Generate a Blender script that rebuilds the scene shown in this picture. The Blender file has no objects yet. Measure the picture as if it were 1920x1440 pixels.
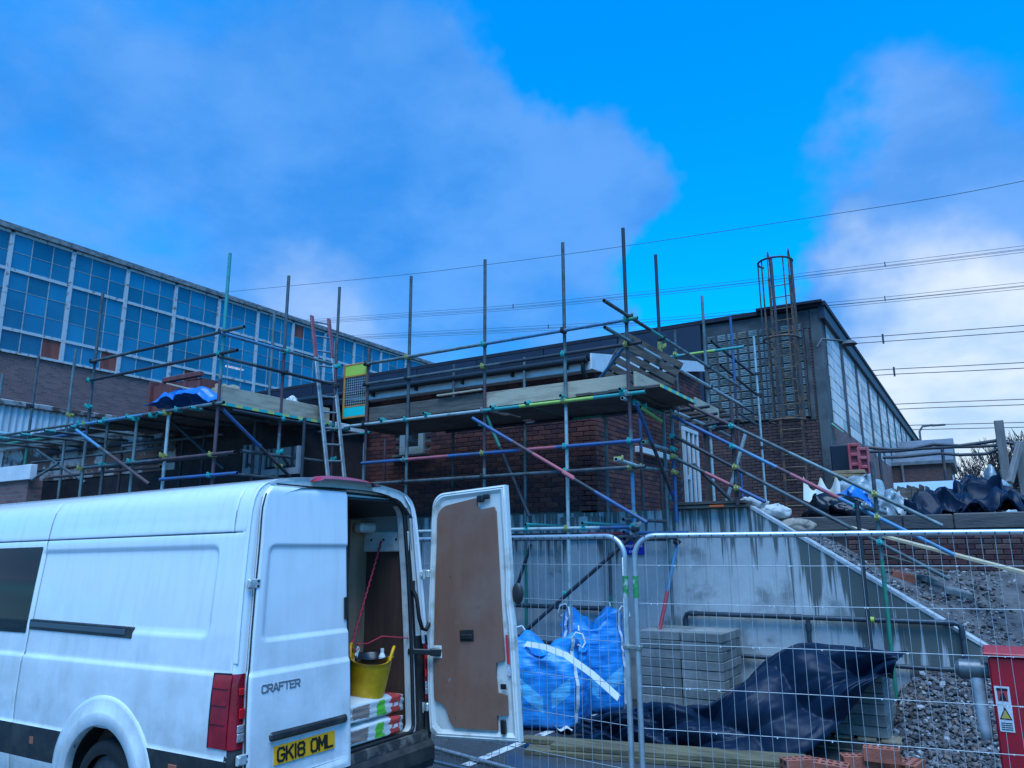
import bpy, bmesh, math, random
from mathutils import Vector, Matrix, Euler, noise

random.seed(7)
SC = bpy.context.scene
COL = SC.collection
R = math.radians

# ------------------------------------------------------------------ camera
F_PX, YAW, PITCH, ROLL, CAM_H = 1431.75, R(31.565), R(12.245), R(-0.263), 2.0
_fw = Vector((-math.sin(YAW) * math.cos(PITCH), math.cos(YAW) * math.cos(PITCH), math.sin(PITCH)))
_r = Vector((math.cos(YAW), math.sin(YAW), 0))
_u = _r.cross(_fw)
_r2 = _r * math.cos(ROLL) + _u * math.sin(ROLL)
_u2 = _r2.cross(_fw)
cam_data = bpy.data.cameras.new("camera")
cam = bpy.data.objects.new("camera", cam_data)
COL.objects.link(cam)
m = Matrix((_r2, _u2, -_fw)).transposed().to_4x4()
m.translation = Vector((0, 0, CAM_H))
cam.matrix_world = m
cam_data.sensor_width = 36.0
cam_data.lens = 36.0 * F_PX / 1920.0
cam_data.clip_start = 0.05
cam_data.clip_end = 2000
SC.camera = cam

# ------------------------------------------------------------------ world: daylight sky with broken cloud
SUN_EL, SUN_AZ = R(67), R(150)      # azimuth clockwise from +Y: behind the photographer
world = bpy.data.worlds.new("World")
SC.world = world
world.use_nodes = True
wn = world.node_tree
wn.nodes.clear()
def WN(t, **k):
    n = wn.nodes.new(t)
    for a, b in k.items():
        if a.startswith('i_'):
            key = a[2:]
            n.inputs[int(key) if key.isdigit() else key.replace('_', ' ')].default_value = b
        else:
            setattr(n, a, b)
    return n
WL = wn.links.new
def wmath(op, a, b=None, clamp=False):
    n = WN('ShaderNodeMath', operation=op, use_clamp=clamp)
    for i, v in enumerate((a, b)):
        if v is None: continue
        if isinstance(v, (int, float)): n.inputs[i].default_value = v
        else: WL(v, n.inputs[i])
    return n.outputs[0]
def wmix(f, a, b):
    n = WN('ShaderNodeMix', data_type='RGBA')
    for i, v in ((0, f), (6, a), (7, b)):
        if isinstance(v, (int, float)): n.inputs[i].default_value = v
        elif isinstance(v, tuple): n.inputs[i].default_value = v
        else: WL(v, n.inputs[i])
    return n.outputs[2]
def wrange(v, a, b, c=0.0, d=1.0):
    n = WN('ShaderNodeMapRange', interpolation_type='SMOOTHSTEP')
    WL(v, n.inputs[0])
    for i, x in enumerate((a, b, c, d)): n.inputs[i + 1].default_value = x
    return n.outputs[0]
sky = WN('ShaderNodeTexSky', sky_type='NISHITA', sun_disc=False, sun_elevation=SUN_EL, sun_rotation=SUN_AZ,
         altitude=0.0, air_density=1.0, dust_density=0.3, ozone_density=3.0)
tc = WN('ShaderNodeTexCoord')
_nv = WN('ShaderNodeVectorMath', operation='MAXIMUM'); WL(tc.outputs['Generated'], _nv.inputs[0]); _nv.inputs[1].default_value = (-9, -9, 0.015); WL(_nv.outputs[0], sky.inputs['Vector'])
sep = WN('ShaderNodeSeparateXYZ'); WL(tc.outputs['Generated'], sep.inputs[0])
zc = wmath('MAXIMUM', sep.outputs[2], 0.0)
zd = wmath('ADD', zc, 0.28)
cx = wmath('DIVIDE', sep.outputs[0], zd); cy = wmath('DIVIDE', sep.outputs[1], zd)
comb = WN('ShaderNodeCombineXYZ'); WL(cx, comb.inputs[0]); WL(cy, comb.inputs[1])
mp = WN('ShaderNodeMapping'); mp.inputs['Location'].default_value = (SKY_OX, SKY_OY, 0.0) if 'SKY_OX' in globals() else (2.7, 0.9, 0.0)
WL(comb.outputs[0], mp.inputs[0])
n1 = WN('ShaderNodeTexNoise', i_Scale=0.75, i_Detail=10.0, i_Roughness=0.53, i_Distortion=0.25); WL(mp.outputs[0], n1.inputs['Vector'])
n2 = WN('ShaderNodeTexNoise', i_Scale=2.6, i_Detail=10.0, i_Roughness=0.58); WL(mp.outputs[0], n2.inputs['Vector'])
_wz = WN('ShaderNodeTexNoise', i_Scale=3.2, i_Detail=5.0, i_Roughness=0.55); WL(tc.outputs['Generated'], _wz.inputs['Vector'])
_wc = WN('ShaderNodeVectorMath', operation='SUBTRACT'); WL(_wz.outputs['Color'], _wc.inputs[0]); _wc.inputs[1].default_value = (.5, .5, .5)
_ws = WN('ShaderNodeVectorMath', operation='SCALE'); WL(_wc.outputs[0], _ws.inputs[0]); _ws.inputs['Scale'].default_value = 0.42
_wa = WN('ShaderNodeVectorMath', operation='ADD'); WL(tc.outputs['Generated'], _wa.inputs[0]); WL(_ws.outputs[0], _wa.inputs[1])
_nrm = WN('ShaderNodeVectorMath', operation='NORMALIZE'); WL(_wa.outputs[0], _nrm.inputs[0])
def bank(px, py, deg, strength):
    """a cloud bank (or a gap, if negative) round the direction seen at photograph pixel (px, py)"""
    d = (_r2 * ((px - 960) / F_PX) - _u2 * ((py - 720) / F_PX) + _fw).normalized()
    n = WN('ShaderNodeVectorMath', operation='DOT_PRODUCT'); WL(_nrm.outputs[0], n.inputs[0]); n.inputs[1].default_value = d
    return wrange(n.outputs['Value'], math.cos(R(deg)), 1.0, 0.0, strength)
def wsum(*v):
    o = v[0]
    for x in v[1:]: o = wmath('ADD', o, x)
    return o
raw = wsum(wmath('MULTIPLY', n1.outputs[0], 1.25), wmath('MULTIPLY', n2.outputs[0], 0.34), -0.29, bank(250, 380, 30, .19), bank(760, 430, 24, .22), bank(1790, 290, 15, .26), bank(1780, 660, 22, .36), bank(1600, -10, 22, -.44), bank(1180, 20, 12, -.24), bank(1470, 380, 10, -.36), bank(1330, 520, 7, -.26), bank(1240, 290, 9, .26), bank(1130, 60, 9, -.14), bank(1240, 520, 5, -.12), bank(420, 30, 6, -.12), bank(0, 0, 9, -.05), bank(1020, 200, 10, .10))
cover = wrange(raw, 0.42, 0.66)
thick = wrange(n2.outputs[0], 0.32, 0.68)
# clear sky: the Nishita blue, pushed to the saturated blue that the phone recorded
hsv = WN('ShaderNodeHueSaturation', i_Hue=0.492, i_Saturation=1.75, i_Value=1.0); WL(sky.outputs[0], hsv.inputs['Color'])
gain = WN('ShaderNodeMix', data_type='RGBA', blend_type='MULTIPLY'); gain.inputs[0].default_value = 1.0; WL(hsv.outputs[0], gain.inputs[6]); gain.inputs[7].default_value = (0.5, 2.9, 3.5, 1)
SKYC = gain.outputs[2]
# cloud: shaded blue-violet bases high up, bright white banks towards the horizon
low = wrange(sep.outputs[2], 0.02, 0.30, 0.34, 0.0)
bright = wmath('ADD', low, wsum(bank(1800, 770, 14, 1.3), bank(600, 600, 9, .35), bank(1800, 400, 12, .10)), True)
base_c = wmix(thick, (0.42, 2.85, 8.5, 1), (1.35, 4.0, 9.6, 1))
bank_c = wmix(thick, (5.2, 7.0, 9.2, 1), (8.6, 9.3, 9.9, 1))
cloud_c = wmix(bright, base_c, bank_c)
hz = wrange(sep.outputs[2], 0.0, 0.24, 0.8, 0.0)
skyc2 = wmix(hz, SKYC, (2.4, 5.4, 9.4, 1))
final = wmix(wmath('MULTIPLY', cover, 0.90), skyc2, cloud_c)
bg = WN('ShaderNodeBackground', i_Strength=0.09)
WL(final, bg.inputs[0])
wo = WN('ShaderNodeOutputWorld'); WL(bg.outputs[0], wo.inputs[0])

# ------------------------------------------------------------------ sun (thick broken cloud: wide and soft)
sd = bpy.data.lights.new("sun", 'SUN')
sd.energy = 4.2
sd.angle = R(45)
sd.color = (0.56, 0.77, 1.0)
sun = bpy.data.objects.new("sun", sd)
COL.objects.link(sun)
_sdir = Vector((math.sin(SUN_AZ) * math.cos(SUN_EL), math.cos(SUN_AZ) * math.cos(SUN_EL), math.sin(SUN_EL)))
sun.rotation_euler = (-_sdir).to_track_quat('-Z', 'Y').to_euler()
sun.location = (0, 0, 40)

vs = SC.view_settings
vs.view_transform = 'Standard'; vs.look = 'None'; vs.exposure = 0.15; vs.gamma = 1.0
vs.use_curve_mapping = False
SC.cycles.max_bounces = 6
SC.cycles.diffuse_bounces = 2
SC.cycles.glossy_bounces = 3
SC.cycles.transmission_bounces = 4
SC.cycles.transparent_max_bounces = 8
SC.cycles.use_denoising = True

# ------------------------------------------------------------------ helpers
C0 = Vector((0, 0, CAM_H))
def ray(px, py):
    return _r2 * ((px - 960) / F_PX) - _u2 * ((py - 720) / F_PX) + _fw
def at(px, py, X=None, Y=None, Z=None):
    """the point of the plane X=, Y= or Z= that a sight line to photograph pixel (px, py) measures"""
    d = ray(px, py)
    if X is not None: t = (X - C0.x) / d.x
    elif Y is not None: t = (Y - C0.y) / d.y
    else: t = (Z - C0.z) / d.z
    return C0 + d * t

def tag(o, label=None, cat=None, group=None, kind=None):
    if label: o['label'] = label
    if cat: o['category'] = cat
    if group: o['group'] = group
    if kind: o['kind'] = kind
    return o
def empty(name, loc=(0, 0, 0), label=None, cat=None, group=None, rz=0.0):
    o = bpy.data.objects.new(name, None)
    o.empty_display_size = 0.2
    COL.objects.link(o)
    o.location = loc
    o.rotation_euler = (0, 0, rz)
    return tag(o, label, cat, group)

def link(name, me, parent=None, loc=None):
    o = bpy.data.objects.new(name, me)
    COL.objects.link(o)
    if loc is not None: o.location = loc
    if parent is not None:
        o.parent = parent
        # children are built in world space: cancel the parent's transform
        if not getattr(link, 'local', False):
            o.matrix_parent_inverse = pmat(parent).inverted()
    return o
def pmat(o):
    mm = Matrix.LocRotScale(o.location, o.rotation_euler, o.scale)
    if o.parent is not None:
        return pmat(o.parent) @ o.matrix_parent_inverse @ mm
    return mm

class MB:
    """collects shapes into one mesh"""
    def __init__(s): s.v = []; s.f = []; s.mi = []; s.sm = []
    def add(s, vs_, fs_, mi=0, smooth=False):
        b = len(s.v)
        s.v += [tuple(p) for p in vs_]
        for f in fs_:
            s.f.append(tuple(b + i for i in f)); s.mi.append(mi); s.sm.append(smooth)
        return s
    def box(s, c, d, M=None, mi=0, bev=0.0):
        c = Vector(c); h = Vector(d) / 2
        if bev <= 0:
            vs_ = [Vector((x * h.x, y * h.y, z * h.z)) for x in (-1, 1) for y in (-1, 1) for z in (-1, 1)]
            fs_ = [(0, 1, 3, 2), (4, 6, 7, 5), (0, 4, 5, 1), (2, 3, 7, 6), (0, 2, 6, 4), (1, 5, 7, 3)]
        else:
            vs_, fs_ = bevbox(h, bev)
        if M is not None: vs_ = [M @ p for p in vs_]
        return s.add([p + c for p in vs_], fs_, mi)
    def box2(s, a, b, mi=0, bev=0.0):
        a = Vector(a); b = Vector(b)
        return s.box((a + b) / 2, [abs(x) for x in (b - a)], None, mi, bev)
    def tube(s, p0, p1, r, n=10, r1=None, mi=0, caps=True, hollow=False, cap_mi=None):
        p0 = Vector(p0); p1 = Vector(p1); r1 = r if r1 is None else r1
        d = (p1 - p0)
        if d.length < 1e-6: return s
        d.normalize()
        a = d.orthogonal().normalized(); b = d.cross(a)
        ring = lambda p, q: [p + (a * math.cos(2 * math.pi * i / n) + b * math.sin(2 * math.pi * i / n)) * q for i in range(n)]
        vs_ = ring(p0, r) + ring(p1, r1)
        s.add(vs_, [(i, (i + 1) % n, n + (i + 1) % n, n + i) for i in range(n)], mi, True)
        cm = mi if cap_mi is None else cap_mi
        if caps:
            if hollow:
                for p, q, sg in ((p0, r, 1), (p1, r1, -1)):
                    o = ring(p, q); i_ = ring(p, q * 0.82); k = ring(p + d * sg * 0.06, q * 0.8)
                    f1 = [(i, (i + 1) % n, n + (i + 1) % n, n + i) for i in range(n)]
                    s.add(o + i_, f1, mi); s.add(i_ + k, f1, cm); s.add(k, [tuple(range(n))], cm)
            else:
                s.add(vs_, [tuple(range(n))[::-1], tuple(range(n, 2 * n))], cm)
        return s
    def path(s, pts, r, n=8, mi=0, caps=True):
        """a bent round bar through pts"""
        pts = [Vector(p) for p in pts]
        rings = []
        up = None
        for i, p in enumerate(pts):
            d = (pts[min(i + 1, len(pts) - 1)] - pts[max(i - 1, 0)]).normalized()
            if up is None: up = d.orthogonal().normalized()
            a = (up - d * up.dot(d))
            a = a.normalized() if a.length > 1e-6 else d.orthogonal().normalized()
            up = a
            b = d.cross(a)
            rr = r[i] if isinstance(r, (list, tuple)) else r
            rings += [p + (a * math.cos(2 * math.pi * k / n) + b * math.sin(2 * math.pi * k / n)) * rr for k in range(n)]
        fs_ = []
        for i in range(len(pts) - 1):
            fs_ += [(i * n + k, i * n + (k + 1) % n, (i + 1) * n + (k + 1) % n, (i + 1) * n + k) for k in range(n)]
        s.add(rings, fs_, mi, True)
        if caps:
            s.add(rings[:n], [tuple(range(n))[::-1]], mi); s.add(rings[-n:], [tuple(range(n))], mi)
        return s
    def quad(s, a, b, c, d, mi=0): return s.add([a, b, c, d], [(0, 1, 2, 3)], mi)
    def grid(s, fn, nu, nv, mi=0, smooth=True, keep=None):
        vs_ = [fn(i / (nu - 1), j / (nv - 1)) for i in range(nu) for j in range(nv)]
        fs_ = [(i * nv + j, (i + 1) * nv + j, (i + 1) * nv + j + 1, i * nv + j + 1) for i in range(nu - 1) for j in range(nv - 1)
               if keep is None or keep(i, j)]
        return s.add(vs_, fs_, mi, smooth)
    def prism(s, poly, axis, a, b, mi=0):
        """extrude a 2-D outline along an axis: axis 'x' takes (y,z), 'y' takes (x,z), 'z' takes (x,y)"""
        def P(p, t):
            return {'x': (t, p[0], p[1]), 'y': (p[0], t, p[1]), 'z': (p[0], p[1], t)}[axis]
        n = len(poly)
        vs_ = [P(p, a) for p in poly] + [P(p, b) for p in poly]
        fs_ = [tuple(range(n))[::-1], tuple(range(n, 2 * n))] + [(i, (i + 1) % n, n + (i + 1) % n, n + i) for i in range(n)]
        return s.add(vs_, fs_, mi)
    def mesh(s, name, mats):
        me = bpy.data.meshes.new(name)
        me.from_pydata(s.v, [], s.f)
        if not isinstance(mats, (list, tuple)): mats = [mats]
        for m_ in mats: me.materials.append(m_)
        me.polygons.foreach_set('material_index', s.mi)
        me.polygons.foreach_set('use_smooth', s.sm)
        me.update()
        return me
    def build(s, name, mats, parent=None, fix=True):
        me = s.mesh(name, mats)
        if fix:
            b = bmesh.new(); b.from_mesh(me); bmesh.ops.delete(b, geom=[v for v in b.verts if not v.link_faces], context='VERTS'); bmesh.ops.recalc_face_normals(b, faces=b.faces); b.to_mesh(me); b.free()
        return link(name, me, parent)

def bevbox(h, bev):
    b = bmesh.new()
    bmesh.ops.create_cube(b, size=1.0)
    for v in b.verts: v.co = Vector((v.co.x * 2 * h.x, v.co.y * 2 * h.y, v.co.z * 2 * h.z))
    bmesh.ops.bevel(b, geom=list(b.edges), offset=min(bev, min(h) * 0.9), segments=1, affect='EDGES')
    b.verts.index_update()
    vs_ = [v.co.copy() for v in b.verts]; fs_ = [tuple(v.index for v in f.verts) for f in b.faces]
    b.free()
    return vs_, fs_

def rot_to(d, up=(0, 0, 1)):
    """matrix whose X axis runs along d"""
    x = Vector(d).normalized(); u = Vector(up)
    y = u.cross(x)
    y = y.normalized() if y.length > 1e-5 else x.orthogonal().normalized()
    z = x.cross(y)
    return Matrix((x, y, z)).transposed()

# ------------------------------------------------------------------ materials
MAT = {}
def mat(name, col, rough=0.6, metal=0.0, var=0.0, scale=6.0, col2=None, bump=0.0, bscale=40.0, spec=0.5, stretch=None, thr=(0.4, 0.62), coord='Object', detail=6.0, rvar=0.0, alpha=None, trans=0.0, info=0.0):
    """a procedural material: noise-mixed colour, noise roughness, fine bump"""
    if name in MAT: return MAT[name]
    m_ = bpy.data.materials.new(name); m_.use_nodes = True
    nt = m_.node_tree; N = nt.nodes; L = nt.links.new
    b = N['Principled BSDF']
    b.inputs['Roughness'].default_value = rough; b.inputs['Metallic'].default_value = metal
    b.inputs['Specular IOR Level'].default_value = spec
    if trans: b.inputs['Transmission Weight'].default_value = trans
    if alpha is not None: b.inputs['Alpha'].default_value = alpha
    b.inputs['Base Color'].default_value = (*col, 1)
    tcn = N.new('ShaderNodeTexCoord'); src = tcn.outputs[coord]
    if stretch:
        mpn = N.new('ShaderNodeMapping'); mpn.inputs['Scale'].default_value = stretch; L(src, mpn.inputs[0]); src = mpn.outputs[0]
    colout = None
    if var or col2:
        nz = N.new('ShaderNodeTexNoise'); nz.inputs['Scale'].default_value = scale; nz.inputs['Detail'].default_value = detail; nz.inputs['Roughness'].default_value = 0.62
        L(src, nz.inputs['Vector'])
        mr = N.new('ShaderNodeMapRange'); mr.inputs[1].default_value = thr[0]; mr.inputs[2].default_value = thr[1]; L(nz.outputs[0], mr.inputs[0])
        mx = N.new('ShaderNodeMix'); mx.data_type = 'RGBA'
        c2 = col2 if col2 else tuple(max(0, c * (1 - var)) for c in col)
        mx.inputs[6].default_value = (*col, 1); mx.inputs[7].default_value = (*c2, 1)
        L(mr.outputs[0], mx.inputs[0]); colout = mx.outputs[2]
        if rvar:
            rr = N.new('ShaderNodeMapRange'); rr.inputs[3].default_value = rough; rr.inputs[4].default_value = min(1, max(0.03, rough + rvar)); L(mr.outputs[0], rr.inputs[0]); L(rr.outputs[0], b.inputs['Roughness'])
    if info:
        oi = N.new('ShaderNodeObjectInfo'); hv = N.new('ShaderNodeHueSaturation')
        mr2 = N.new('ShaderNodeMapRange'); mr2.inputs[3].default_value = 1 - info; mr2.inputs[4].default_value = 1 + info; L(oi.outputs['Random'], mr2.inputs[0]); L(mr2.outputs[0], hv.inputs['Value'])
        if colout is not None: L(colout, hv.inputs['Color'])
        else: hv.inputs['Color'].default_value = (*col, 1)
        colout = hv.outputs[0]
    if colout is not None: L(colout, b.inputs['Base Color'])
    if bump:
        nb = N.new('ShaderNodeTexNoise'); nb.inputs['Scale'].default_value = bscale; nb.inputs['Detail'].default_value = 5; L(src, nb.inputs['Vector'])
        bp = N.new('ShaderNodeBump'); bp.inputs['Strength'].default_value = bump; bp.inputs['Distance'].default_value = 0.02; L(nb.outputs[0], bp.inputs['Height']); L(bp.outputs[0], b.inputs['Normal'])
    MAT[name] = m_
    return m_
# ================================================================== materials used by the setting
def node_mat(name, build):
    if name in MAT: return MAT[name]
    m_ = bpy.data.materials.new(name); m_.use_nodes = True
    nt = m_.node_tree
    build(nt, nt.nodes, nt.links.new, nt.nodes['Principled BSDF'])
    MAT[name] = m_
    return m_
def nd(N, t, **k):
    n = N.new(t)
    for a, b in k.items():
        if a.startswith('i_'):
            key = a[2:]; n.inputs[int(key) if key.isdigit() else key.replace('_', ' ')].default_value = b
        else: setattr(n, a, b)
    return n
def rgb(*c): return (*c, 1)

def _tarmac(nt, N, L, b):
    tc_ = nd(N, 'ShaderNodeTexCoord')
    n_ = nd(N, 'ShaderNodeTexNoise', i_Scale=0.55, i_Detail=5.0, i_Roughness=0.6); L(tc_.outputs['Object'], n_.inputs['Vector'])
    f_ = nd(N, 'ShaderNodeTexNoise', i_Scale=70.0, i_Detail=4.0); L(tc_.outputs['Object'], f_.inputs['Vector'])
    cr = nd(N, 'ShaderNodeValToRGB'); cr.color_ramp.elements[0].color = rgb(.022, .026, .030); cr.color_ramp.elements[1].color = rgb(.085, .09, .095); L(f_.outputs[0], cr.inputs[0])
    L(cr.outputs[0], b.inputs['Base Color'])
    mr = nd(N, 'ShaderNodeMapRange', i_1=0.44, i_2=0.56, i_3=0.06, i_4=0.55); L(n_.outputs[0], mr.inputs[0]); L(mr.outputs[0], b.inputs['Roughness'])
    bs = nd(N, 'ShaderNodeMapRange', i_1=0.46, i_2=0.58, i_3=0.02, i_4=0.5); L(n_.outputs[0], bs.inputs[0])
    bp = nd(N, 'ShaderNodeBump', i_Distance=0.01); L(bs.outputs[0], bp.inputs['Strength']); L(f_.outputs[0], bp.inputs['Height']); L(bp.outputs[0], b.inputs['Normal'])
TARMAC = node_mat('wet_tarmac', _tarmac)

def _concrete(nt, N, L, b):
    tc_ = nd(N, 'ShaderNodeTexCoord'); sx = nd(N, 'ShaderNodeSeparateXYZ'); L(tc_.outputs['Object'], sx.inputs[0])
    def M(op, a, c=None, clamp=False):
        n = nd(N, 'ShaderNodeMath', operation=op, use_clamp=clamp)
        for i, v in enumerate((a, c)):
            if v is None: continue
            if isinstance(v, (int, float)): n.inputs[i].default_value = v
            else: L(v, n.inputs[i])
        return n.outputs[0]
    def NZ(scale, st, det=5.0):
        mp_ = nd(N, 'ShaderNodeMapping'); mp_.inputs['Scale'].default_value = st; L(tc_.outputs['Object'], mp_.inputs[0])
        n = nd(N, 'ShaderNodeTexNoise', i_Scale=scale, i_Detail=det, i_Roughness=0.6); L(mp_.outputs[0], n.inputs['Vector']); return n.outputs[0]
    fine = NZ(7.0, (1, 1, 1)); streak = NZ(9.0, (1, 1, 0.045), 3.0); blot = NZ(1.6, (1, 1, 1), 6.0); grain = NZ(90.0, (1, 1, 1), 3)
    # depth below the sloping or level top edge
    slope = M('SUBTRACT', 2.53, M('MULTIPLY', M('MAXIMUM', M('SUBTRACT', sx.outputs[0], -2.68), 0.0), 0.655))
    depth = M('SUBTRACT', slope, sx.outputs[2])
    # water runs down from the edge in separate streaks; the foot of the ramp stays soaked
    reach = M('MULTIPLY', M('SUBTRACT', streak, 0.40), 4.6)
    ramp = M('MULTIPLY', M('MAXIMUM', M('ADD', sx.outputs[0], 2.35), 0.0), 0.46)
    soak = M('ADD', M('ADD', reach, M('MULTIPLY', ramp, M('ADD', M('MULTIPLY', blot, 0.55), 0.72))), -0.25)
    wet = nd(N, 'ShaderNodeMapRange', i_1=-0.12, i_2=0.16); L(M('SUBTRACT', soak, depth), wet.inputs[0])
    patch = nd(N, 'ShaderNodeMapRange', i_1=0.56, i_2=0.66); L(blot, patch.inputs[0])
    patch2 = M('MULTIPLY', patch.outputs[0], 0.55)
    w = M('MAXIMUM', M('MULTIPLY', wet.outputs[0], 0.9), patch2, True)
    lines = nd(N, 'ShaderNodeTexWave', i_Scale=1.05, i_Distortion=0.6, i_Detail=1.0); lines.bands_direction = 'X'; L(tc_.outputs['Object'], lines.inputs['Vector'])
    ln = nd(N, 'ShaderNodeMapRange', i_1=0.0, i_2=0.02, i_3=0.25, i_4=0.0); L(lines.outputs['Fac'], ln.inputs[0])
    c1 = nd(N, 'ShaderNodeMix', data_type='RGBA'); L(fine, c1.inputs[0]); c1.inputs[6].default_value = rgb(.38, .39, .39); c1.inputs[7].default_value = rgb(.58, .58, .57)
    c2 = nd(N, 'ShaderNodeMix', data_type='RGBA'); L(M('MAXIMUM', w, ln.outputs[0]), c2.inputs[0]); L(c1.outputs[2], c2.inputs[6]); c2.inputs[7].default_value = rgb(.070, .078, .068)
    L(c2.outputs[2], b.inputs['Base Color'])
    rr = nd(N, 'ShaderNodeMapRange', i_3=0.85, i_4=0.45); L(w, rr.inputs[0]); L(rr.outputs[0], b.inputs['Roughness'])
    bp = nd(N, 'ShaderNodeBump', i_Strength=0.35, i_Distance=0.01); L(grain, bp.inputs['Height']); L(bp.outputs[0], b.inputs['Normal'])
CONCRETE = node_mat('streaked_concrete', _concrete)

BRICKS = [mat('red_brick_a', (.15, .043, .038), .85, var=.35, scale=30, bump=.3, bscale=120), mat('red_brick_b', (.105, .034, .035), .85, var=.4, scale=30, bump=.3, bscale=120),
          mat('red_brick_c', (.18, .058, .047), .85, var=.3, scale=30, bump=.3, bscale=120), mat('red_brick_d', (.075, .028, .034), .85, var=.35, scale=30, bump=.3, bscale=120)]
DBRICKS = [mat('brown_brick_a', (.11, .062, .058), .8, var=.3, scale=20, bump=.3, bscale=100), mat('brown_brick_b', (.085, .05, .05), .8, var=.35, scale=20, bump=.3, bscale=100),
           mat('brown_brick_c', (.14, .072, .062), .8, var=.3, scale=20, bump=.3, bscale=100)]
MORTAR = mat('mortar', (.15, .142, .14), .95, var=.35, scale=9, bump=.4, bscale=150)
DMORTAR = mat('dark_mortar', (.055, .05, .05), .95, var=.3, scale=9)
WHITE = mat('white_upvc', (.72, .73, .74), .35, var=.12, scale=5)
PEEL = mat('peeling_white_paint', (.47, .50, .51), .7, col2=(.22, .15, .11), scale=5.5, thr=(.56, .64))
BLACKP = mat('black_plastic', (.012, .013, .016), .42, var=.3, scale=30)
DARKCLAD = mat('dark_navy_cladding', (.012, .024, .052), .55, var=.35, scale=1.2, stretch=(1, 1, .2))
FELT = mat('roof_felt', (.012, .020, .036), .9, var=.3, scale=5)
LEAD = mat('grey_flashing', (.19, .2, .22), .55, metal=.3, var=.3, scale=4)

def _farbrick(nt, N, L, b):
    tc_ = nd(N, 'ShaderNodeTexCoord'); mp_ = nd(N, 'ShaderNodeMapping'); mp_.inputs['Rotation'].default_value = (R(90), 0, R(90)); L(tc_.outputs['Object'], mp_.inputs[0])
    sx = nd(N, 'ShaderNodeSeparateXYZ'); L(tc_.outputs['Object'], sx.inputs[0]); cb = nd(N, 'ShaderNodeCombineXYZ')
    ad = nd(N, 'ShaderNodeMath', operation='ADD'); L(sx.outputs[0], ad.inputs[0]); L(sx.outputs[1], ad.inputs[1])
    L(ad.outputs[0], cb.inputs[0]); L(sx.outputs[2], cb.inputs[1])
    br = nd(N, 'ShaderNodeTexBrick', i_Color1=rgb(.30, .145, .13), i_Color2=rgb(.18, .088, .085), i_Mortar=rgb(.20, .19, .185), i_Scale=1.0, i_Mortar_Size=0.008, i_Brick_Width=0.225, i_Row_Height=0.075)
    L(cb.outputs[0], br.inputs['Vector'])
    n_ = nd(N, 'ShaderNodeTexNoise', i_Scale=0.9, i_Detail=6.0); L(tc_.outputs['Object'], n_.inputs['Vector'])
    mx = nd(N, 'ShaderNodeMix', data_type='RGBA', blend_type='MULTIPLY'); mx.inputs[0].default_value = .6; L(br.outputs[0], mx.inputs[6])
    cr = nd(N, 'ShaderNodeValToRGB'); cr.color_ramp.elements[0].color = rgb(.45, .42, .42); cr.color_ramp.elements[1].color = rgb(1, 1, 1); L(n_.outputs[0], cr.inputs[0]); L(cr.outputs[0], mx.inputs[7])
    L(mx.outputs[2], b.inputs['Base Color']); b.inputs['Roughness'].default_value = .9
    bp = nd(N, 'ShaderNodeBump', i_Strength=.6, i_Distance=.01); L(br.outputs[1], bp.inputs['Height']); bp.invert = True; L(bp.outputs[0], b.inputs['Normal'])
FARBRICK = node_mat('far_brickwork', _farbrick)

# ================================================================== ground and terrace
g = MB(); g.quad((-400, -400, 0), (400, -400, 0), (400, 600, 0), (-400, 600, 0))
tag(g.build('ground', TARMAC), kind='structure')
LINEP = mat('worn_white_line', (.62, .63, .62), .6, col2=(.10, .105, .11), scale=9, thr=(.50, .62), bump=.3, bscale=90)
def ground_strip(name, a, b_, wdt, mm, z=.004):
    a = Vector(a); b_ = Vector(b_); d = (b_ - a).normalized(); n = Vector((-d.y, d.x, 0)) * wdt / 2
    q = MB(); seg = 14
    for i in range(seg):
        p = a.lerp(b_, i / seg); r_ = a.lerp(b_, (i + 1) / seg)
        q.quad(*[(v.x, v.y, z) for v in (p - n, r_ - n, r_ + n, p + n)])
    return q.build(name, mm)
tag(ground_strip('road_marking', at(872, 1436, Z=0), at(1140, 1328, Z=0), .11, LINEP), kind='structure')

# terrace behind the retaining wall
TZ = 2.42
TERR = mat('trodden_earth', (.13, .115, .10), .95, var=.5, scale=2.5, bump=.8, bscale=20)
t = MB()
t.box2((-60, 10.62, -.5), (-2.75, 90, TZ))
t.box2((-2.75, 13.3, -.5), (80, 90, TZ - .05))
tag(t.build('terrace_terrain', TERR), kind='structure')

def wing(x): return 2.53 - max(0.0, x + 2.68) * .655
def bank_z(x, y):
    w = max(.16, wing(x) - .06)
    top = max(1.68, w)
    k = min(1.0, max(0.0, (y - 10.62) / 2.6)); k = k * k * (3 - 2 * k)
    return w + (top - w) * k
GRIT = mat('grey_grit', (.13, .127, .13), .95, col2=(.055, .053, .056), scale=5, bump=1.0, bscale=60, thr=(.35, .65))
bk = MB()
def _bk(u, v):
    x = -2.7 + u * 9.2; y = 10.58 + v * 2.75
    return (x, y, bank_z(x, y) + .05 * noise.noise((x * 2.3, y * 2.3, 1)) + .02 * noise.noise((x * 9, y * 9, 2)))
bk.grid(_bk, 140, 46)
tag(bk.build('gravel_bank_terrain', GRIT), kind='structure')
def heap_z(x, y):
    k = min(1, max(0, (y - 8.3) / 1.95)); e = min(1, max(0, (x + 1.55) / .7))
    side = max(0.0, 1 - max(0, x - 1.2) / 1.6)
    return max(-.05, (.66 * k ** 1.3 * e) * (.55 + .45 * side) - .03)
hp = MB()
def _hp(u, v):
    x = -1.7 + u * 5.0; y = 8.0 + v * 2.31
    return (x, y, heap_z(x, y) + .035 * noise.noise((x * 4, y * 4, 5)) - .02)
hp.grid(_hp, 80, 40)
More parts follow.
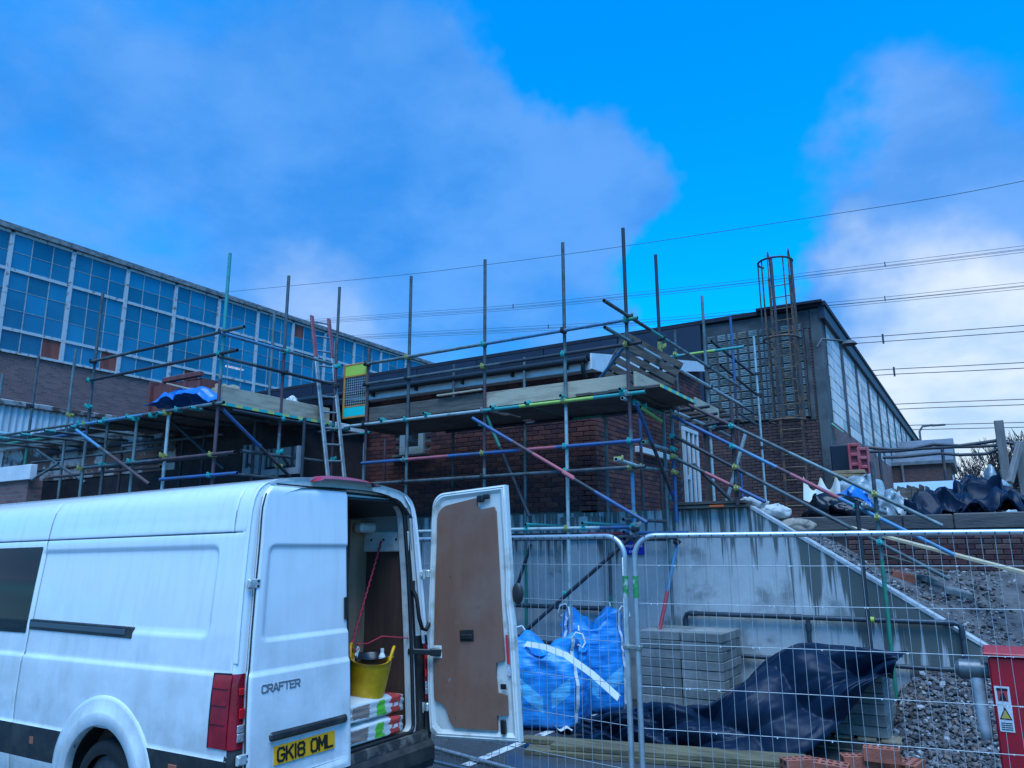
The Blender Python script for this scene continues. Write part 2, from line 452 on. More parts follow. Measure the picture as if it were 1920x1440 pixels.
tag(hp.build('gravel_heap_terrain', GRIT), kind='structure')

STONES = [mat('stone_grey', (.16, .16, .17), .9, var=.4, scale=14), mat('stone_dark', (.065, .064, .07), .85, var=.4, scale=14), mat('stone_pale', (.32, .32, .33), .9, var=.3, scale=14), mat('stone_brown', (.16, .12, .105), .9, var=.4, scale=14)]
ICO = [Vector(v) for v in ((0, 0, 1), (.894, 0, .447), (.276, .851, .447), (-.724, .526, .447), (-.724, -.526, .447), (.276, -.851, .447), (.724, .526, -.447), (-.276, .851, -.447), (-.894, 0, -.447), (-.276, -.851, -.447), (.724, -.526, -.447), (0, 0, -1))]
ICOF = [(0, 1, 2), (0, 2, 3), (0, 3, 4), (0, 4, 5), (0, 5, 1), (1, 6, 2), (2, 7, 3), (3, 8, 4), (4, 9, 5), (5, 10, 1), (2, 6, 7), (3, 7, 8), (4, 8, 9), (5, 9, 10), (1, 10, 6), (11, 7, 6), (11, 8, 7), (11, 9, 8), (11, 10, 9), (11, 6, 10)]
def stones(name, n, pick, zf, smin, smax, weights, label):
    q = MB(); rnd = random.Random(name)
    for _ in range(n):
        x, y = pick(rnd)
        s = smin * (smax / smin) ** (rnd.random() ** 2.2)
        sc = Vector((s * rnd.uniform(.8, 1.5), s * rnd.uniform(.7, 1.2), s * rnd.uniform(.45, .85)))
        E_ = Euler((rnd.uniform(-.6, .6), rnd.uniform(-.6, .6), rnd.uniform(0, 6.3))).to_matrix()
        c = Vector((x, y, zf(x, y) + s * .15))
        vs_ = [c + E_ @ Vector((p.x * sc.x, p.y * sc.y, p.z * sc.z)) * rnd.uniform(.75, 1.15) for p in ICO]
        q.add(vs_, ICOF, rnd.choices(range(4), weights)[0])
    o = q.build(name, STONES, fix=False)
    return tag(o, label, 'gravel', kind='stuff')
def _pickbank(r_):
    x = -2.6 + 6.4 * r_.random()
    y = 10.62 + 2.5 * r_.random() ** 1.25
    return x, y
stones('bank_gravel', 11000, _pickbank, bank_z, .007, .042, (5, 4, 1.5, 3), 'grey broken stone strewn over the sloping bank')
stones('heap_gravel', 7000, lambda r_: (-1.45 + 3.3 * r_.random(), 8.35 + 1.9 * r_.random()), heap_z, .012, .042, (5, 5, 1.2, 2), 'dark crushed stone spilling against the foot of the ramp wall')

# ================================================================== retaining wall with the sloping ramp end
rw = empty('retaining_wall', (-4, 10.4, 0), 'streaked grey concrete retaining wall with a sloping ramp end below the brick annex', 'wall')
c = MB(); c.prism([(-17, -.3), (1.1, -.3), (1.1, .05), (-2.68, 2.53), (-17, 2.53)], 'y', 10.33, 10.62)
c.build('wall', CONCRETE, rw)
LIT_EDGE = mat('lit_wall_edge', (.52, .53, .53), .8, var=.35, scale=8, bump=.3, bscale=80)  # pale added strip: light along the sloping wall top put into colour
d_ = Vector((3.78, 0, -2.476)).normalized()
cp = MB(); cp.box((Vector((-2.68, 10.475, 2.53)) + Vector((1.08, 10.475, .067))) / 2 + Vector((0, 0, .017)), (4.5, .315, .035), rot_to(d_))
cp.build('lit_slope_edge', LIT_EDGE, rw)
pr = MB(); pa, pb_ = at(1052, 1100, Y=10.2), at(1131, 1100, Y=10.2)
pr.box2((pa.x, 10.2, 0), (pb_.x, 10.328, 2.47), bev=.015)
pr.build('pier', CONCRETE, rw)

# ================================================================== brickwork
BRICK_ME = {}
def brick_mesh(kind, w, h, d, mm):
    k = (kind, round(w, 3), mm.name)
    if k not in BRICK_ME:
        q = MB(); q.box((0, 0, 0), (w, d, h), bev=.006); BRICK_ME[k] = q.mesh('brick', mm)
    return BRICK_ME[k]
def lay_bricks(parent, o, u, n, length, height, mats_, skip=None, single=None, limit=300, seed=1, bw=.215, bh=.065, joint=.01, mname='brickwork'):
    """running bond on a vertical face: o lower corner, u along the wall, n outward; single(s,z) says which bricks are objects of their own"""
    rnd = random.Random(seed); u = Vector(u); n = Vector(n); o = Vector(o)
    M = Matrix((u, -n, Vector((0, 0, 1)))).transposed()
    Rm = M.to_4x4()
    rest = MB(); cnt = 0; cand = []
    rows = int(height / (bh + joint))
    for r_ in range(rows):
        z = (r_ + .5) * (bh + joint)
        s = -(bw + joint) / 2 if r_ % 2 else 0.0
        while s < length - .02:
            a = max(s, 0); b_ = min(s + bw, length)
            if b_ - a > .03:
                mid = (a + b_) / 2
                if skip is None or not skip(mid, z):
                    cand.append((mid, z, b_ - a))
            s += bw + joint
    for mid, z, w in cand:
        c_ = o + u * mid + Vector((0, 0, z)) + n * rnd.uniform(-.002, .003)
        mm = rnd.randrange(len(mats_))
        if single is not None and cnt < limit and single(mid, z):
            ob = link('brick', brick_mesh(parent.name, w, bh, .03, mats_[mm]), parent)
            ob.matrix_basis = Matrix.Translation(c_) @ Rm @ Matrix.Rotation(rnd.uniform(-.006, .006), 4, 'Y')
            cnt += 1
        else:
            rest.box(c_, (w, .03, bh), M, mi=mm)
    if rest.v:
        q = rest.build(mname, mats_, parent); q['kind'] = 'stuff'
    return cnt

# ---- the brick annex in the middle
AX, AY, AF = -4.91, 10.40, 15.65
annex = empty('brick_annex', (AX, AY, 2.5), 'low red brick annex with black gutter behind the scaffolding', 'building')
w_ = MB()
w_.box2((-17.0, AY + .02, 2.4), (AX - .02, AY + .25, 4.66))
w_.prism([(AY + .02, 2.4), (AF, 2.4), (AF, 5.86), (AY + .02, 4.76)], 'x', AX - .27, AX - .02)
w_.build('wall', MORTAR, annex)
WX = -9.5       # the projecting wing starts here
win_px = [(751, 796, 806, 852), (628, 674, 806, 860)]
wins = []
for x0, x1, y0, y1 in win_px:
    a, b_ = at(x0, y1, Y=AY), at(x1, y0, Y=AY); wins.append((a.x, b_.x, a.z, b_.z))
def skipf(s, z):
    x = WX + s; zz = 2.56 + z
    return any(a - .08 < x < b_ + .08 and z0 - .02 < zz < z1 + .03 for a, b_, z0, z1 in wins)
lay_bricks(annex, (WX, AY + .012, 2.56), (1, 0, 0), (0, -1, 0), AX - WX, 2.1, BRICKS, skipf, lambda s, z: WX + s > -7.55, 300, 3)
dz0, dz1 = at(1285, 943, X=AX).y, at(1312, 943, X=AX).y
lay_bricks(annex, (AX - .012, AY, 2.56), (0, 1, 0), (1, 0, 0), AF - AY, 3.25, BRICKS,
           lambda s, z: z > 2.18 + s * .2 or (dz0 - AY - .1 < s < dz1 - AY + .05 and z < 1.95), lambda s, z: False, 0, 4)
# windows of the annex
GLASS = mat('dark_glass', (.02, .03, .04), .06, spec=.6)
FILM = mat('frame_with_torn_film', (.30, .36, .38), .4, col2=(.36, .33, .08), scale=9, thr=(.55, .62))
for a, b_, z0, z1 in wins:
    f_ = MB(); t_ = .11
    f_.box2((a, AY - .04, z0 - .02), (b_, AY + .02, z0 + t_), bev=.006); f_.box2((a, AY - .038, z0 + t_), (a + t_, AY + .02, z1), bev=.006); f_.box2((b_ - t_, AY - .038, z0 + t_), (b_, AY + .02, z1), bev=.006)
    w1 = f_.build('window', FILM, annex)
    s_ = MB(); s_.box2((a - .12, AY - .1, z0 - .06), (b_ + .12, AY, z0 - .022), bev=.006); s_.build('sill', MORTAR, w1)
    g_ = MB(); g_.box2((a + t_, AY - .005, z0 + t_), (b_ - t_, AY + .012, z1)); g_.build('pane', GLASS, w1)
# door in the side wall
dm = MB(); dzt = at(1290, 812, X=AX).z
for y0, y1 in ((dz0, dz0 + .09), (dz0 + .26, dz0 + .34), (dz1 - .34, dz1 - .26), (dz1 - .09, dz1)):
    dm.box2((AX - .01, y0, TZ), (AX + .05, y1, dzt), bev=.006)
dm.box2((AX - .01, dz0 + .09, TZ + .9), (AX + .045, dz0 + .26, TZ + .98)); dm.box2((AX - .012, dz0, dzt), (AX + .055, dz1, dzt + .08), bev=.006)
dr = dm.build('door', WHITE, annex)
gl = MB(); gl.box2((AX - .015, dz0 + .05, TZ), (AX + .01, dz1 - .05, dzt)); gl.build('pane', GLASS, dr)
# side window sill seen behind the corner tubes
sa, sb = at(1190, 836, X=AX), at(1247, 858, X=AX)
sm_ = MB(); sm_.box2((AX - .01, sa.y, sb.z - .05), (AX + .09, sb.y, sb.z + .05), bev=.008); sm_.build('sill', WHITE, annex)
# eaves: fascia, gutter, brackets, roof
fz = 4.66
fm = MB(); fm.box2((-17, AY - .20, fz), (AX + .08, AY - .17, fz + .13), bev=.004); fm.box2((-17, AY - .17, fz), (AX + .08, AY + .02, fz + .02))
fm.build('fascia', WHITE, annex)
gu = MB(); gu.path([(-17, AY - .27, fz + .15), (AX + .02, AY - .27, fz + .15)], .055, 12); gu.build('gutter', BLACKP, annex)
for i in range(9):
    x = AX - .35 - i * .98
    q = MB(); q.box((x, AY - .23, fz + .09), (.035, .11, .10), bev=.01); q.build('gutter_bracket', BLACKP, annex)
dp = MB(); xx = at(1093, 680, Y=AY - .27).x; dp.path([(xx, AY - .27, fz + .1), (xx, AY - .27, fz - .02), (xx, AY - .2, fz - .12)], .035, 8); dp.build('downpipe', BLACKP, annex)
rf = MB(); rf.prism([(AY - .22, fz + .16), (AF + .1, 5.96), (AF + .1, 6.06), (AY - .22, fz + .26)], 'x', -17, AX + .05); rf.build('roof', FELT, annex)
bb = MB(); bb.prism([(AY - .24, fz - .0), (AY + .15, fz + .02), (AF + .1, 5.72), (AF + .1, 5.93), (AY - .24, fz + .24)], 'x', AX + .055, AX + .085); bb.build('bargeboard', WHITE, annex)

# ---- projecting wing on the left, under the far platform
wingb = empty('annex_wing', (-13, 8.2, 0), 'low wing with peeling render and dark gutter under the left-hand scaffold platform', 'building')
PEELR = mat('peeling_render', (.50, .47, .45), .9, col2=(.17, .09, .07), scale=1.5, thr=(.46, .52), bump=.5, bscale=25)
q = MB(); q.box2((-17.4, 8.0, 0), (WX, 10.3, 4.05)); q.build('wall', mat('shaded_wing_brick', (.045, .030, .032), .9, var=.4, scale=5), wingb)  # shade below the platform put into the brick colour
q = MB(); q.box2((-17.42, 7.985, 3.35), (-11.6, 8.4, 4.048)); q.build('render_band', PEELR, wingb)
q = MB(); q.box2((-17.6, 7.82, 4.05), (WX + .1, 10.32, 4.17), bev=.01); q.build('fascia', WHITE, wingb)
q = MB(); q.path([(-17.6, 7.75, 4.19), (WX + .1, 7.75, 4.19)], .085, 10); q.build('gutter', BLACKP, wingb)
q = MB(); q.prism([(7.8, 4.18), (10.35, 4.62), (10.35, 4.70), (7.8, 4.26)], 'x', -17.6, WX + .1); q.build('roof', FELT, wingb)
for x0, x1, y0, y1 in ((458, 492, 832, 888), (494, 566, 836, 888)):
    a, b_ = at(x0, y1, Y=8.0), at(x1, y0, Y=8.0); z1 = max(a.z, b_.z); z0 = min(at(x0, y1, Y=8).z, at(x1, y1, Y=8).z); t_ = .06
    f_ = MB(); f_.box2((a.x, 7.95, z0), (b_.x, 7.998, z0 + t_ * 1.6)); f_.box2((a.x, 7.952, z0 + t_ * 1.6), (a.x + t_, 7.998, z1)); f_.box2((b_.x - t_, 7.952, z0 + t_ * 1.6), (b_.x, 7.998, z1))
    w1 = f_.build('window', mat('shaded_white_frame', (.24, .26, .28), .5, var=.2, scale=6), wingb)  # white frame greyed: the shadow it stands in is put into its colour
    g_ = MB(); g_.box2((a.x + t_, 7.98, z0 + t_), (b_.x - t_, 7.997, z1)); g_.build('pane', GLASS, w1)

# ================================================================== hall B: tall hall behind the annex
HX, HY, HZ = -2.92, 19.0, 7.84
hall = empty('brick_hall', (HX, HY, TZ), 'tall dark brick hall with glass-block panels and long side windows behind the annex', 'building')
q = MB(); q.box2((-34, HY + .03, 0), (HX - .03, 60, HZ - .12)); q.build('wall', DMORTAR, hall)
bx0 = at(1329, 700, Y=HY).x; bx1 = at(1512, 700, Y=HY).x
bz1 = at(1420, 618, Y=HY).z; bz0 = at(1420, 790, Y=HY).z
cx0 = at(1322, 700, Y=HY).x; colx = at(1527, 700, Y=HY).x
lay_bricks(hall, (cx0, HY + .015, TZ), (1, 0, 0), (0, -1, 0), colx - cx0, HZ - TZ - .62, DBRICKS, lambda s, z: bx0 < cx0 + s < bx1 and bz0 < TZ + z < bz1, lambda s, z: cx0 + s > -4.75 and z > .5, 300, 6)
# concrete corner column and ring beam
CONC2 = mat('weathered_concrete', (.105, .115, .12), .9, col2=(.05, .055, .06), scale=1.8, bump=.4, bscale=40)
q = MB(); q.box2((colx, HY - .03, 0), (HX, HY + .5, HZ - .14), bev=.02); q.build('corner_column', CONC2, hall)
q = MB(); q.box2((cx0, HY - .02, HZ - .62), (colx - .004, HY + .4, HZ - .14), bev=.02); q.build('ring_beam', CONC2, hall)
q = MB(); q.box2((-34, HY - .10, HZ - .118), (HX + .16, 60, HZ), bev=.01); q.build('roof', FELT, hall)
# dark cladding on the upper front, one sheet after another
xx = -27.0; nsh = 9; wsh = (cx0 - .02 - xx) / nsh
for i in range(nsh):
    q = MB(); q.box2((xx + i * wsh + .012, HY - .10, 4.9), (xx + (i + 1) * wsh - .012, HY + .02, HZ - .122), bev=.012); q.build('cladding_sheet', DARKCLAD, hall)
for xa_, xb_ in ((bx0 - .11, bx0 - .03), (bx1 + .03, bx1 + .13)):
    q = MB(); q.box2((xa_, HY - .012, bz0 - .08), (xb_, HY + .02, bz1 + .05), bev=.006); q.build('panel_jamb', CONC2, hall)
# glass blocks with ribbed faces
GBLOCK = mat('ribbed_glass_block', (.29, .36, .36), .22, var=.35, scale=6, spec=.6)
GRID_D = mat('rusty_dark_frame', (.05, .05, .055), .8, col2=(.16, .09, .06), scale=9, thr=(.5, .65))
nc, nr = 9, 12
cw = (bx1 - bx0) / nc; rh = (bz1 - bz0) / nr
gme = MB(); gw, gh = cw - .055, rh - .03
for k in range(4):
    zc = -gh / 2 + (k + .5) * gh / 4
    gme.prism([(-.02, zc - gh / 8), (-.045, zc - gh / 8 + .008), (-.045, zc + gh / 8 - .010), (-.02, zc + gh / 8)], 'x', -gw / 2, gw / 2)
gme = [gme.mesh('glass_block', GBLOCK), gme.mesh('glass_block', mat('dull_glass_block', (.19, .22, .21), .4, var=.5, scale=7)), gme.mesh('glass_block', mat('stained_glass_block', (.30, .27, .22), .5, var=.5, scale=7))]
rnd = random.Random(12)
q = MB(); q.box2((bx0, HY - .004, bz0), (bx1, HY + .05, bz1))
for i in range(nc + 1): q.box((bx0 + i * cw, HY - .02, (bz0 + bz1) / 2), (.045, .07, bz1 - bz0))
gf = q.build('glass_block_panel', GRID_D, hall)
for i in range(nc):
    for j in range(nr):
        o = link('glass_block', rnd.choices(gme, (6, 3, 1))[0], gf)
        o.matrix_basis = Matrix.Translation((bx0 + (i + .5) * cw, HY, bz0 + (j + .5) * rh))
# side wall: bays of panes between piers
SPANE = [mat('frosted_pane', (.56, .59, .58), .28, var=.18, scale=.8), mat('frosted_pane_dull', (.42, .45, .45), .4, var=.25, scale=.8)]
PIER = mat('side_pier', (.12, .10, .105), .85, var=.4, scale=2)
NB, Y0, BW = 9, 18.95, 2.66
zt = HZ - .30
q = MB(); q.box2((HX - .02, HY + .5, 0), (HX + .03, 60, 4.95)); q.build('lower_side_wall', FARBRICK, hall)
q = MB(); q.prism([(HY - .06, HZ - .42), (60, HZ - .42), (60, HZ - .12), (HY - .06, HZ - .12)], 'x', HX - .02, HX + .12); q.build('side_fascia', DARKCLAD, hall)
pane_me = {}
for b_ in range(NB):
    ya = Y0 + .36 + b_ * BW if b_ else HY + .52
    yb = Y0 + (b_ + 1) * BW - .0
    q = MB(); q.box2((HX - .02, yb, 4.9), (HX + .045, yb + .36, zt + .1), bev=.006); q.build('pier', PIER, hall)
    z0 = 4.95
    q = MB(); q.box2((HX - .03, ya, z0), (HX + .0, yb, zt + .02)); fr = q.build('window', GRID_D, hall)
    ncol, nrow = 3, 9
    pw = (yb - ya) / ncol; ph = (zt - z0) / nrow
    for i in range(ncol):
        for j in range(nrow):
            k = (round(pw, 2), rnd.random() < .25)
            if k not in pane_me:
                p_ = MB(); p_.box((0, 0, 0), (.016, pw - .012, ph - .022)); pane_me[k] = p_.mesh('pane', SPANE[1 if k[1] else 0])
            o = link('pane', pane_me[k], fr)
            o.matrix_basis = Matrix.Translation((HX + .014 + rnd.uniform(-.004, .004), ya + (i + .5) * pw, z0 + (j + .5) * ph)) @ Matrix.Rotation(rnd.uniform(-.012, .012), 4, 'Z')
# lamp on the side wall and a green notice
q = MB(); lp = at(1555, 640, X=HX + .25)
q.path([(HX, lp.y - .2, lp.z - .15), (HX + .12, lp.y - .15, lp.z + .04), (HX + .5, lp.y + .2, lp.z + .02)], .025, 8)
q.grid(lambda u, v: (HX + .62 + math.cos(u * 6.2832) * (.05 + .13 * v), lp.y + .35 + math.sin(u * 6.2832) * (.05 + .13 * v), lp.z + .05 - .10 * v * v), 18, 5)
q.build('wall_lamp', mat('dark_lamp_metal', (.07, .08, .09), .6), hall)
ga, gb = at(1561, 793, X=HX + .12), at(1581, 811, X=HX + .12)
q = MB(); q.box2((HX + .10, ga.y, gb.z), (HX + .12, gb.y, ga.z), bev=.004); tag(q.build('notice_board', mat('pale_green_sign', (.30, .75, .45), .5), None), 'small blank pale green notice on the corner of the brick hall', 'notice')
# pole bracket across the roof edge
q = MB(); a, b_ = at(1418, 584, Y=HY - .15), at(1541, 566, Y=HY - .15); q.box((a + b_) / 2 + Vector((0, 0, .03)), ((b_ - a).length, .12, .06), rot_to(b_ - a)); q.build('roof_edge_trim', FELT, hall)

# caged access ladder
RUST = mat('rusted_steel', (.055, .048, .05), .75, col2=(.19, .09, .045), scale=7, thr=(.46, .6), bump=.3, bscale=60)
RUSTD = mat('dark_painted_steel', (.045, .05, .06), .6, col2=(.16, .085, .05), scale=6, thr=(.58, .66))
lad = empty('caged_ladder', (-4.2, HY - .2, TZ), 'rusty caged access ladder fixed to the front of the brick hall', 'ladder')
LY = HY - .22
sx0 = at(1468, 850, Y=LY).x; sx1 = at(1509, 850, Y=LY).x
ztop = at(1445, 470, Y=LY).z
for x in (sx0, sx1):
    q = MB(); q.box2((x - .03, LY - .012, TZ), (x + .03, LY + .012, HZ + .75)); q.path([(x, LY, HZ + .70), (x, LY, ztop - .12), (x, LY + .05, ztop), (x, LY + .22, ztop - .2), (x, LY + .3, HZ + .05)], .018, 6); q.build('stile', RUST, lad)
z = TZ + .25
while z < HZ + .6:
    q = MB(); q.tube((sx0, LY, z), (sx1, LY, z), .014, 8); q.build('rung', mat('worn_rung', (.20, .135, .075), .6, var=.4, scale=10), lad); z += .30
CR = .40; ccx = (sx0 + sx1) / 2; ccy = LY - .36
def hoop(z, r_, mm):
    pts = []
    for i in range(25):
        a = R(-215 + 250 * i / 24); pts.append((ccx + r_ * math.cos(a), ccy + r_ * math.sin(a), z))
    q = MB(); q.path(pts, .026, 6); q.build('hoop', mm, lad)
hz_ = [at(1455, 492, Y=ccy).z, at(1470, 636, Y=ccy).z, at(1475, 790, Y=ccy).z]
for i, z in enumerate(hz_): hoop(z, CR, RUSTD if i == 0 else RUST)
for i in range(7):
    a = R(-205 + 230 * i / 6)
    x, y = ccx + CR * math.cos(a), ccy + CR * math.sin(a)
    q = MB(); q.box((x, y, (hz_[0] + hz_[2]) / 2), (.055 if i == 3 else .03, .02, hz_[0] - hz_[2] + .04)); q.build('cage_bar', RUSTD if i % 2 else RUST, lad)

# ================================================================== hall A: glazed factory hall on the left
GX = -27.0
fac = empty('glazed_factory', (GX, 20, 0), 'long glazed factory hall with peeling white window bars on the left', 'building')
q = MB(); q.box2((GX - .6, 2, 0), (GX, 60, 8.42)); q.build('wall', FARBRICK, fac)
q = MB(); q.box2((GX - 9, 2, 12.62), (GX + .18, 60, 12.74)); q.box2((GX - 9, 2, 12.74), (GX + .05, 60, 12.86)); q.build('roof', mat('roof_edge_green_grey', (.09, .11, .115), .8, col2=(.24, .25, .25), scale=4), fac)
q = MB(); q.box2((GX - 9.0, 2, 0), (GX - 8.9, 60, 12.6)); q.build('far_inner_wall', mat('inner_wall', (.10, .12, .13), .9, var=.4, scale=.6), fac)
def _apane(nt, N, L, b):
    b.inputs['Base Color'].default_value = rgb(.012, .10, .17); b.inputs['Roughness'].default_value = .12; b.inputs['Specular IOR Level'].default_value = .55
    b.inputs['Alpha'].default_value = .80
    tc_ = nd(N, 'ShaderNodeTexCoord'); n_ = nd(N, 'ShaderNodeTexNoise', i_Scale=1.1, i_Detail=3.0); L(tc_.outputs['Object'], n_.inputs['Vector'])
    oi = nd(N, 'ShaderNodeObjectInfo')
    ad = nd(N, 'ShaderNodeVectorMath', operation='ADD'); L(tc_.outputs['Object'], ad.inputs[0]); L(oi.outputs['Location'], ad.inputs[1]); L(ad.outputs[0], n_.inputs['Vector'])
    mx = nd(N, 'ShaderNodeMix', data_type='RGBA'); mx.inputs[6].default_value = rgb(.006, .15, .29); mx.inputs[7].default_value = rgb(.02, .26, .41); L(n_.outputs[0], mx.inputs[0])
    hv = nd(N, 'ShaderNodeHueSaturation'); r_ = nd(N, 'ShaderNodeMapRange', i_3=.78, i_4=1.15); L(oi.outputs['Random'], r_.inputs[0]); L(r_.outputs[0], hv.inputs['Value']); L(mx.outputs[2], hv.inputs['Color']); L(hv.outputs[0], b.inputs['Base Color'])
    ra = nd(N, 'ShaderNodeMapRange', i_3=.72, i_4=.88); L(oi.outputs['Random'], ra.inputs[0]); L(ra.outputs[0], b.inputs['Alpha'])
APANE = node_mat('factory_glass', _apane)
RUSTP = mat('rust_red_panel', (.30, .07, .05), .7, var=.4, scale=3, stretch=(1, 1, .1))
zr = [8.52, 9.23, 9.91, 10.59, 11.26, 11.90, 12.53]
S0 = 11.72 - 2.07
pm = {}
def pane(w, h, mm):
    k = (round(w, 3), round(h, 3), mm.name)
    if k not in pm:
        p_ = MB(); p_.box((0, 0, 0), (.012, w, h)); pm[k] = p_.mesh('pane', mm)
    return pm[k]
special = {(1, 2, 0), (2, 2, 0), (7, 0, 5), (4, 1, 0)}
rnd = random.Random(5)
for b_ in range(14):
    ya = S0 + b_ * 2.07
    q = MB(); q.box2((GX - .03, ya - .07, 8.44), (GX + .09, ya + .07, 12.55), bev=.006); q.build('mullion', PEEL, fac)
    for z, w in ((8.48, .04), (9.23, .05), (11.26, .055), (12.56, .05)):
        q = MB(); q.box2((GX - .02, ya + .07, z - w), (GX + .07, ya + 2.07 - .07, z + w)); q.build('transom', PEEL, fac)
    q = MB()
    for i in (1, 2): q.box2((GX - .015, ya + 2.07 * i / 3 - .015, 8.5), (GX + .04, ya + 2.07 * i / 3 + .015, 12.52))
    for z in (9.91, 10.59, 11.90): q.box2((GX - .014, ya + .085, z - .008), (GX + .03, ya + 1.985, z + .008))
    fr = q.build('glazing_bars', mat('white_glazing_bar', (.38, .42, .44), .6, var=.3, scale=8), fac)
    for i in range(3):
        for j in range(6):
            y = ya + 2.07 * (i + .5) / 3; z = (zr[j] + zr[j + 1]) / 2
            mm = RUSTP if (b_, i, j) in special else APANE
            o = link('pane', pane(.65, zr[j + 1] - zr[j] - .02, mm), fr)
            o.matrix_basis = Matrix.Translation((GX + .012, y, z)) @ Matrix.Rotation(rnd.uniform(-.01, .01), 4, 'Z') @ Matrix.Rotation(rnd.uniform(-.006, .006), 4, 'Y')
# steel bracing just inside the glass
TRUSS = mat('pale_steelwork', (.45, .52, .55), .6)
for b_ in range(13):
    ya = S0 + b_ * 2.07
    za, zb = (11.35, 12.3) if b_ % 2 else (12.3, 11.35)
    q = MB(); q.tube((GX - .30, ya, za), (GX - .30, ya + 2.07, zb), .035, 6); q.tube((GX - .32, ya + .12, 8.6), (GX - .32, ya + .12, 12.5), .05, 6); q.build('brace', TRUSS, fac)
lt = bpy.data.materials.new('lit_tube'); lt.use_nodes = True
lt.node_tree.nodes['Principled BSDF'].inputs['Emission Color'].default_value = (1, .93, .75, 1); lt.node_tree.nodes['Principled BSDF'].inputs['Emission Strength'].default_value = 12
p_ = at(440, 690, X=GX - .6); q = MB(); q.box(p_, (.12, .9, .06)); q.build('strip_light', lt, fac)

# white sheet-clad store in front of the factory, with the roof edge of a small porch
STX = -21.0
CORR = mat('white_sheet_cladding', (.60, .63, .65), .5, col2=(.30, .30, .29), scale=3.2, stretch=(1, 1, .12), thr=(.5, .7))
st = empty('sheet_clad_store', (STX, 11, 0), 'low white corrugated store with rusty roof edge in front of the glazed factory', 'building')
stz = at(80, 770, X=STX).z
def corr(u, v):
    y = 6.5 + u * 9; return (STX + .03 * math.sin(y * 2 * math.pi / .16), y, v * stz)
q = MB(); q.grid(corr, 340, 2); q.build('cladding', CORR, st)
q = MB(); q.box2((STX - 4, 6.4, stz), (STX + .12, 15.6, stz + .14), bev=.02); q.build('roof', mat('rusty_roof_edge', (.30, .30, .30), .8, col2=(.09, .05, .04), scale=3, thr=(.42, .55)), st)
q = MB(); q.path([(STX + .12, 6.5, stz - .75), (STX + .12, 15.5, stz - .75)], .06, 8); q.build('pipe', mat('blue_grey_pipe', (.22, .40, .46), .5, var=.3, scale=4), st)
q = MB(); q.box2((STX - 4, 6.6, 0), (STX - .06, 15.4, stz - .01)); q.build('core', FARBRICK, st)
po = empty('porch', (-12, 6, 0), 'small brick porch with plain white fascia at the edge of the car park', 'building')
pa, pb_ = at(58, 870, Y=7.0), at(58, 898, Y=7.0)
q = MB(); q.box2((-19, 7.0, pb_.z), (pa.x, 7.12, pa.z), bev=.006); q.build('fascia', WHITE, po)
q = MB(); q.box2((-18.9, 7.05, 0), (pa.x - .12, 7.3, pb_.z - .002)); q.build('wall', FARBRICK, po)
# ================================================================== scaffolding
TC = {
 'galv': mat('tube_galvanised', (.17, .235, .24), .55, metal=.35, col2=(.085, .10, .10), scale=7, thr=(.42, .66), stretch=(1, 1, .5)),
 'dull': mat('tube_dull_steel', (.085, .115, .125), .6, metal=.3, col2=(.06, .055, .055), scale=8, thr=(.45, .65)),
 'dark': mat('tube_dark_rusted', (.026, .034, .045), .6, metal=.2, col2=(.055, .04, .042), scale=8, thr=(.5, .7)),
 'brown': mat('tube_rust_brown', (.095, .055, .06), .7, metal=.1, col2=(.05, .038, .042), scale=9),
 'purple': mat('tube_faded_maroon', (.115, .055, .068), .65, col2=(.07, .05, .058), scale=9),
 'blue': mat('tube_blue_paint', (.025, .10, .27), .55, col2=(.06, .075, .10), scale=9, thr=(.45, .7)),
 'lblue': mat('tube_light_blue_paint', (.06, .22, .38), .55, col2=(.10, .13, .16), scale=9, thr=(.45, .7)),
 'red': mat('tube_red_paint', (.45, .05, .07), .55, col2=(.15, .05, .06), scale=10, thr=(.52, .7)),
 'pink': mat('tube_faded_red_paint', (.40, .09, .11), .6, col2=(.18, .07, .10), scale=10, thr=(.55, .75)),
 'teal': mat('tube_teal_paint', (.03, .28, .27), .55, col2=(.07, .14, .14), scale=10, thr=(.55, .72)),
 'green': mat('tube_green_paint', (.02, .22, .15), .5, col2=(.06, .12, .11), scale=10, thr=(.52, .7)),
 'lime': mat('tube_lime_paint', (.33, .50, .10), .5, col2=(.20, .28, .12), scale=10, thr=(.55, .72)),
 'white': mat('tube_bright_steel', (.40, .48, .48), .45, metal=.3, col2=(.20, .25, .25), scale=9, thr=(.5, .7)),
}
HOLE = mat('tube_bore', (.01, .01, .012), .9)
TR = .0242
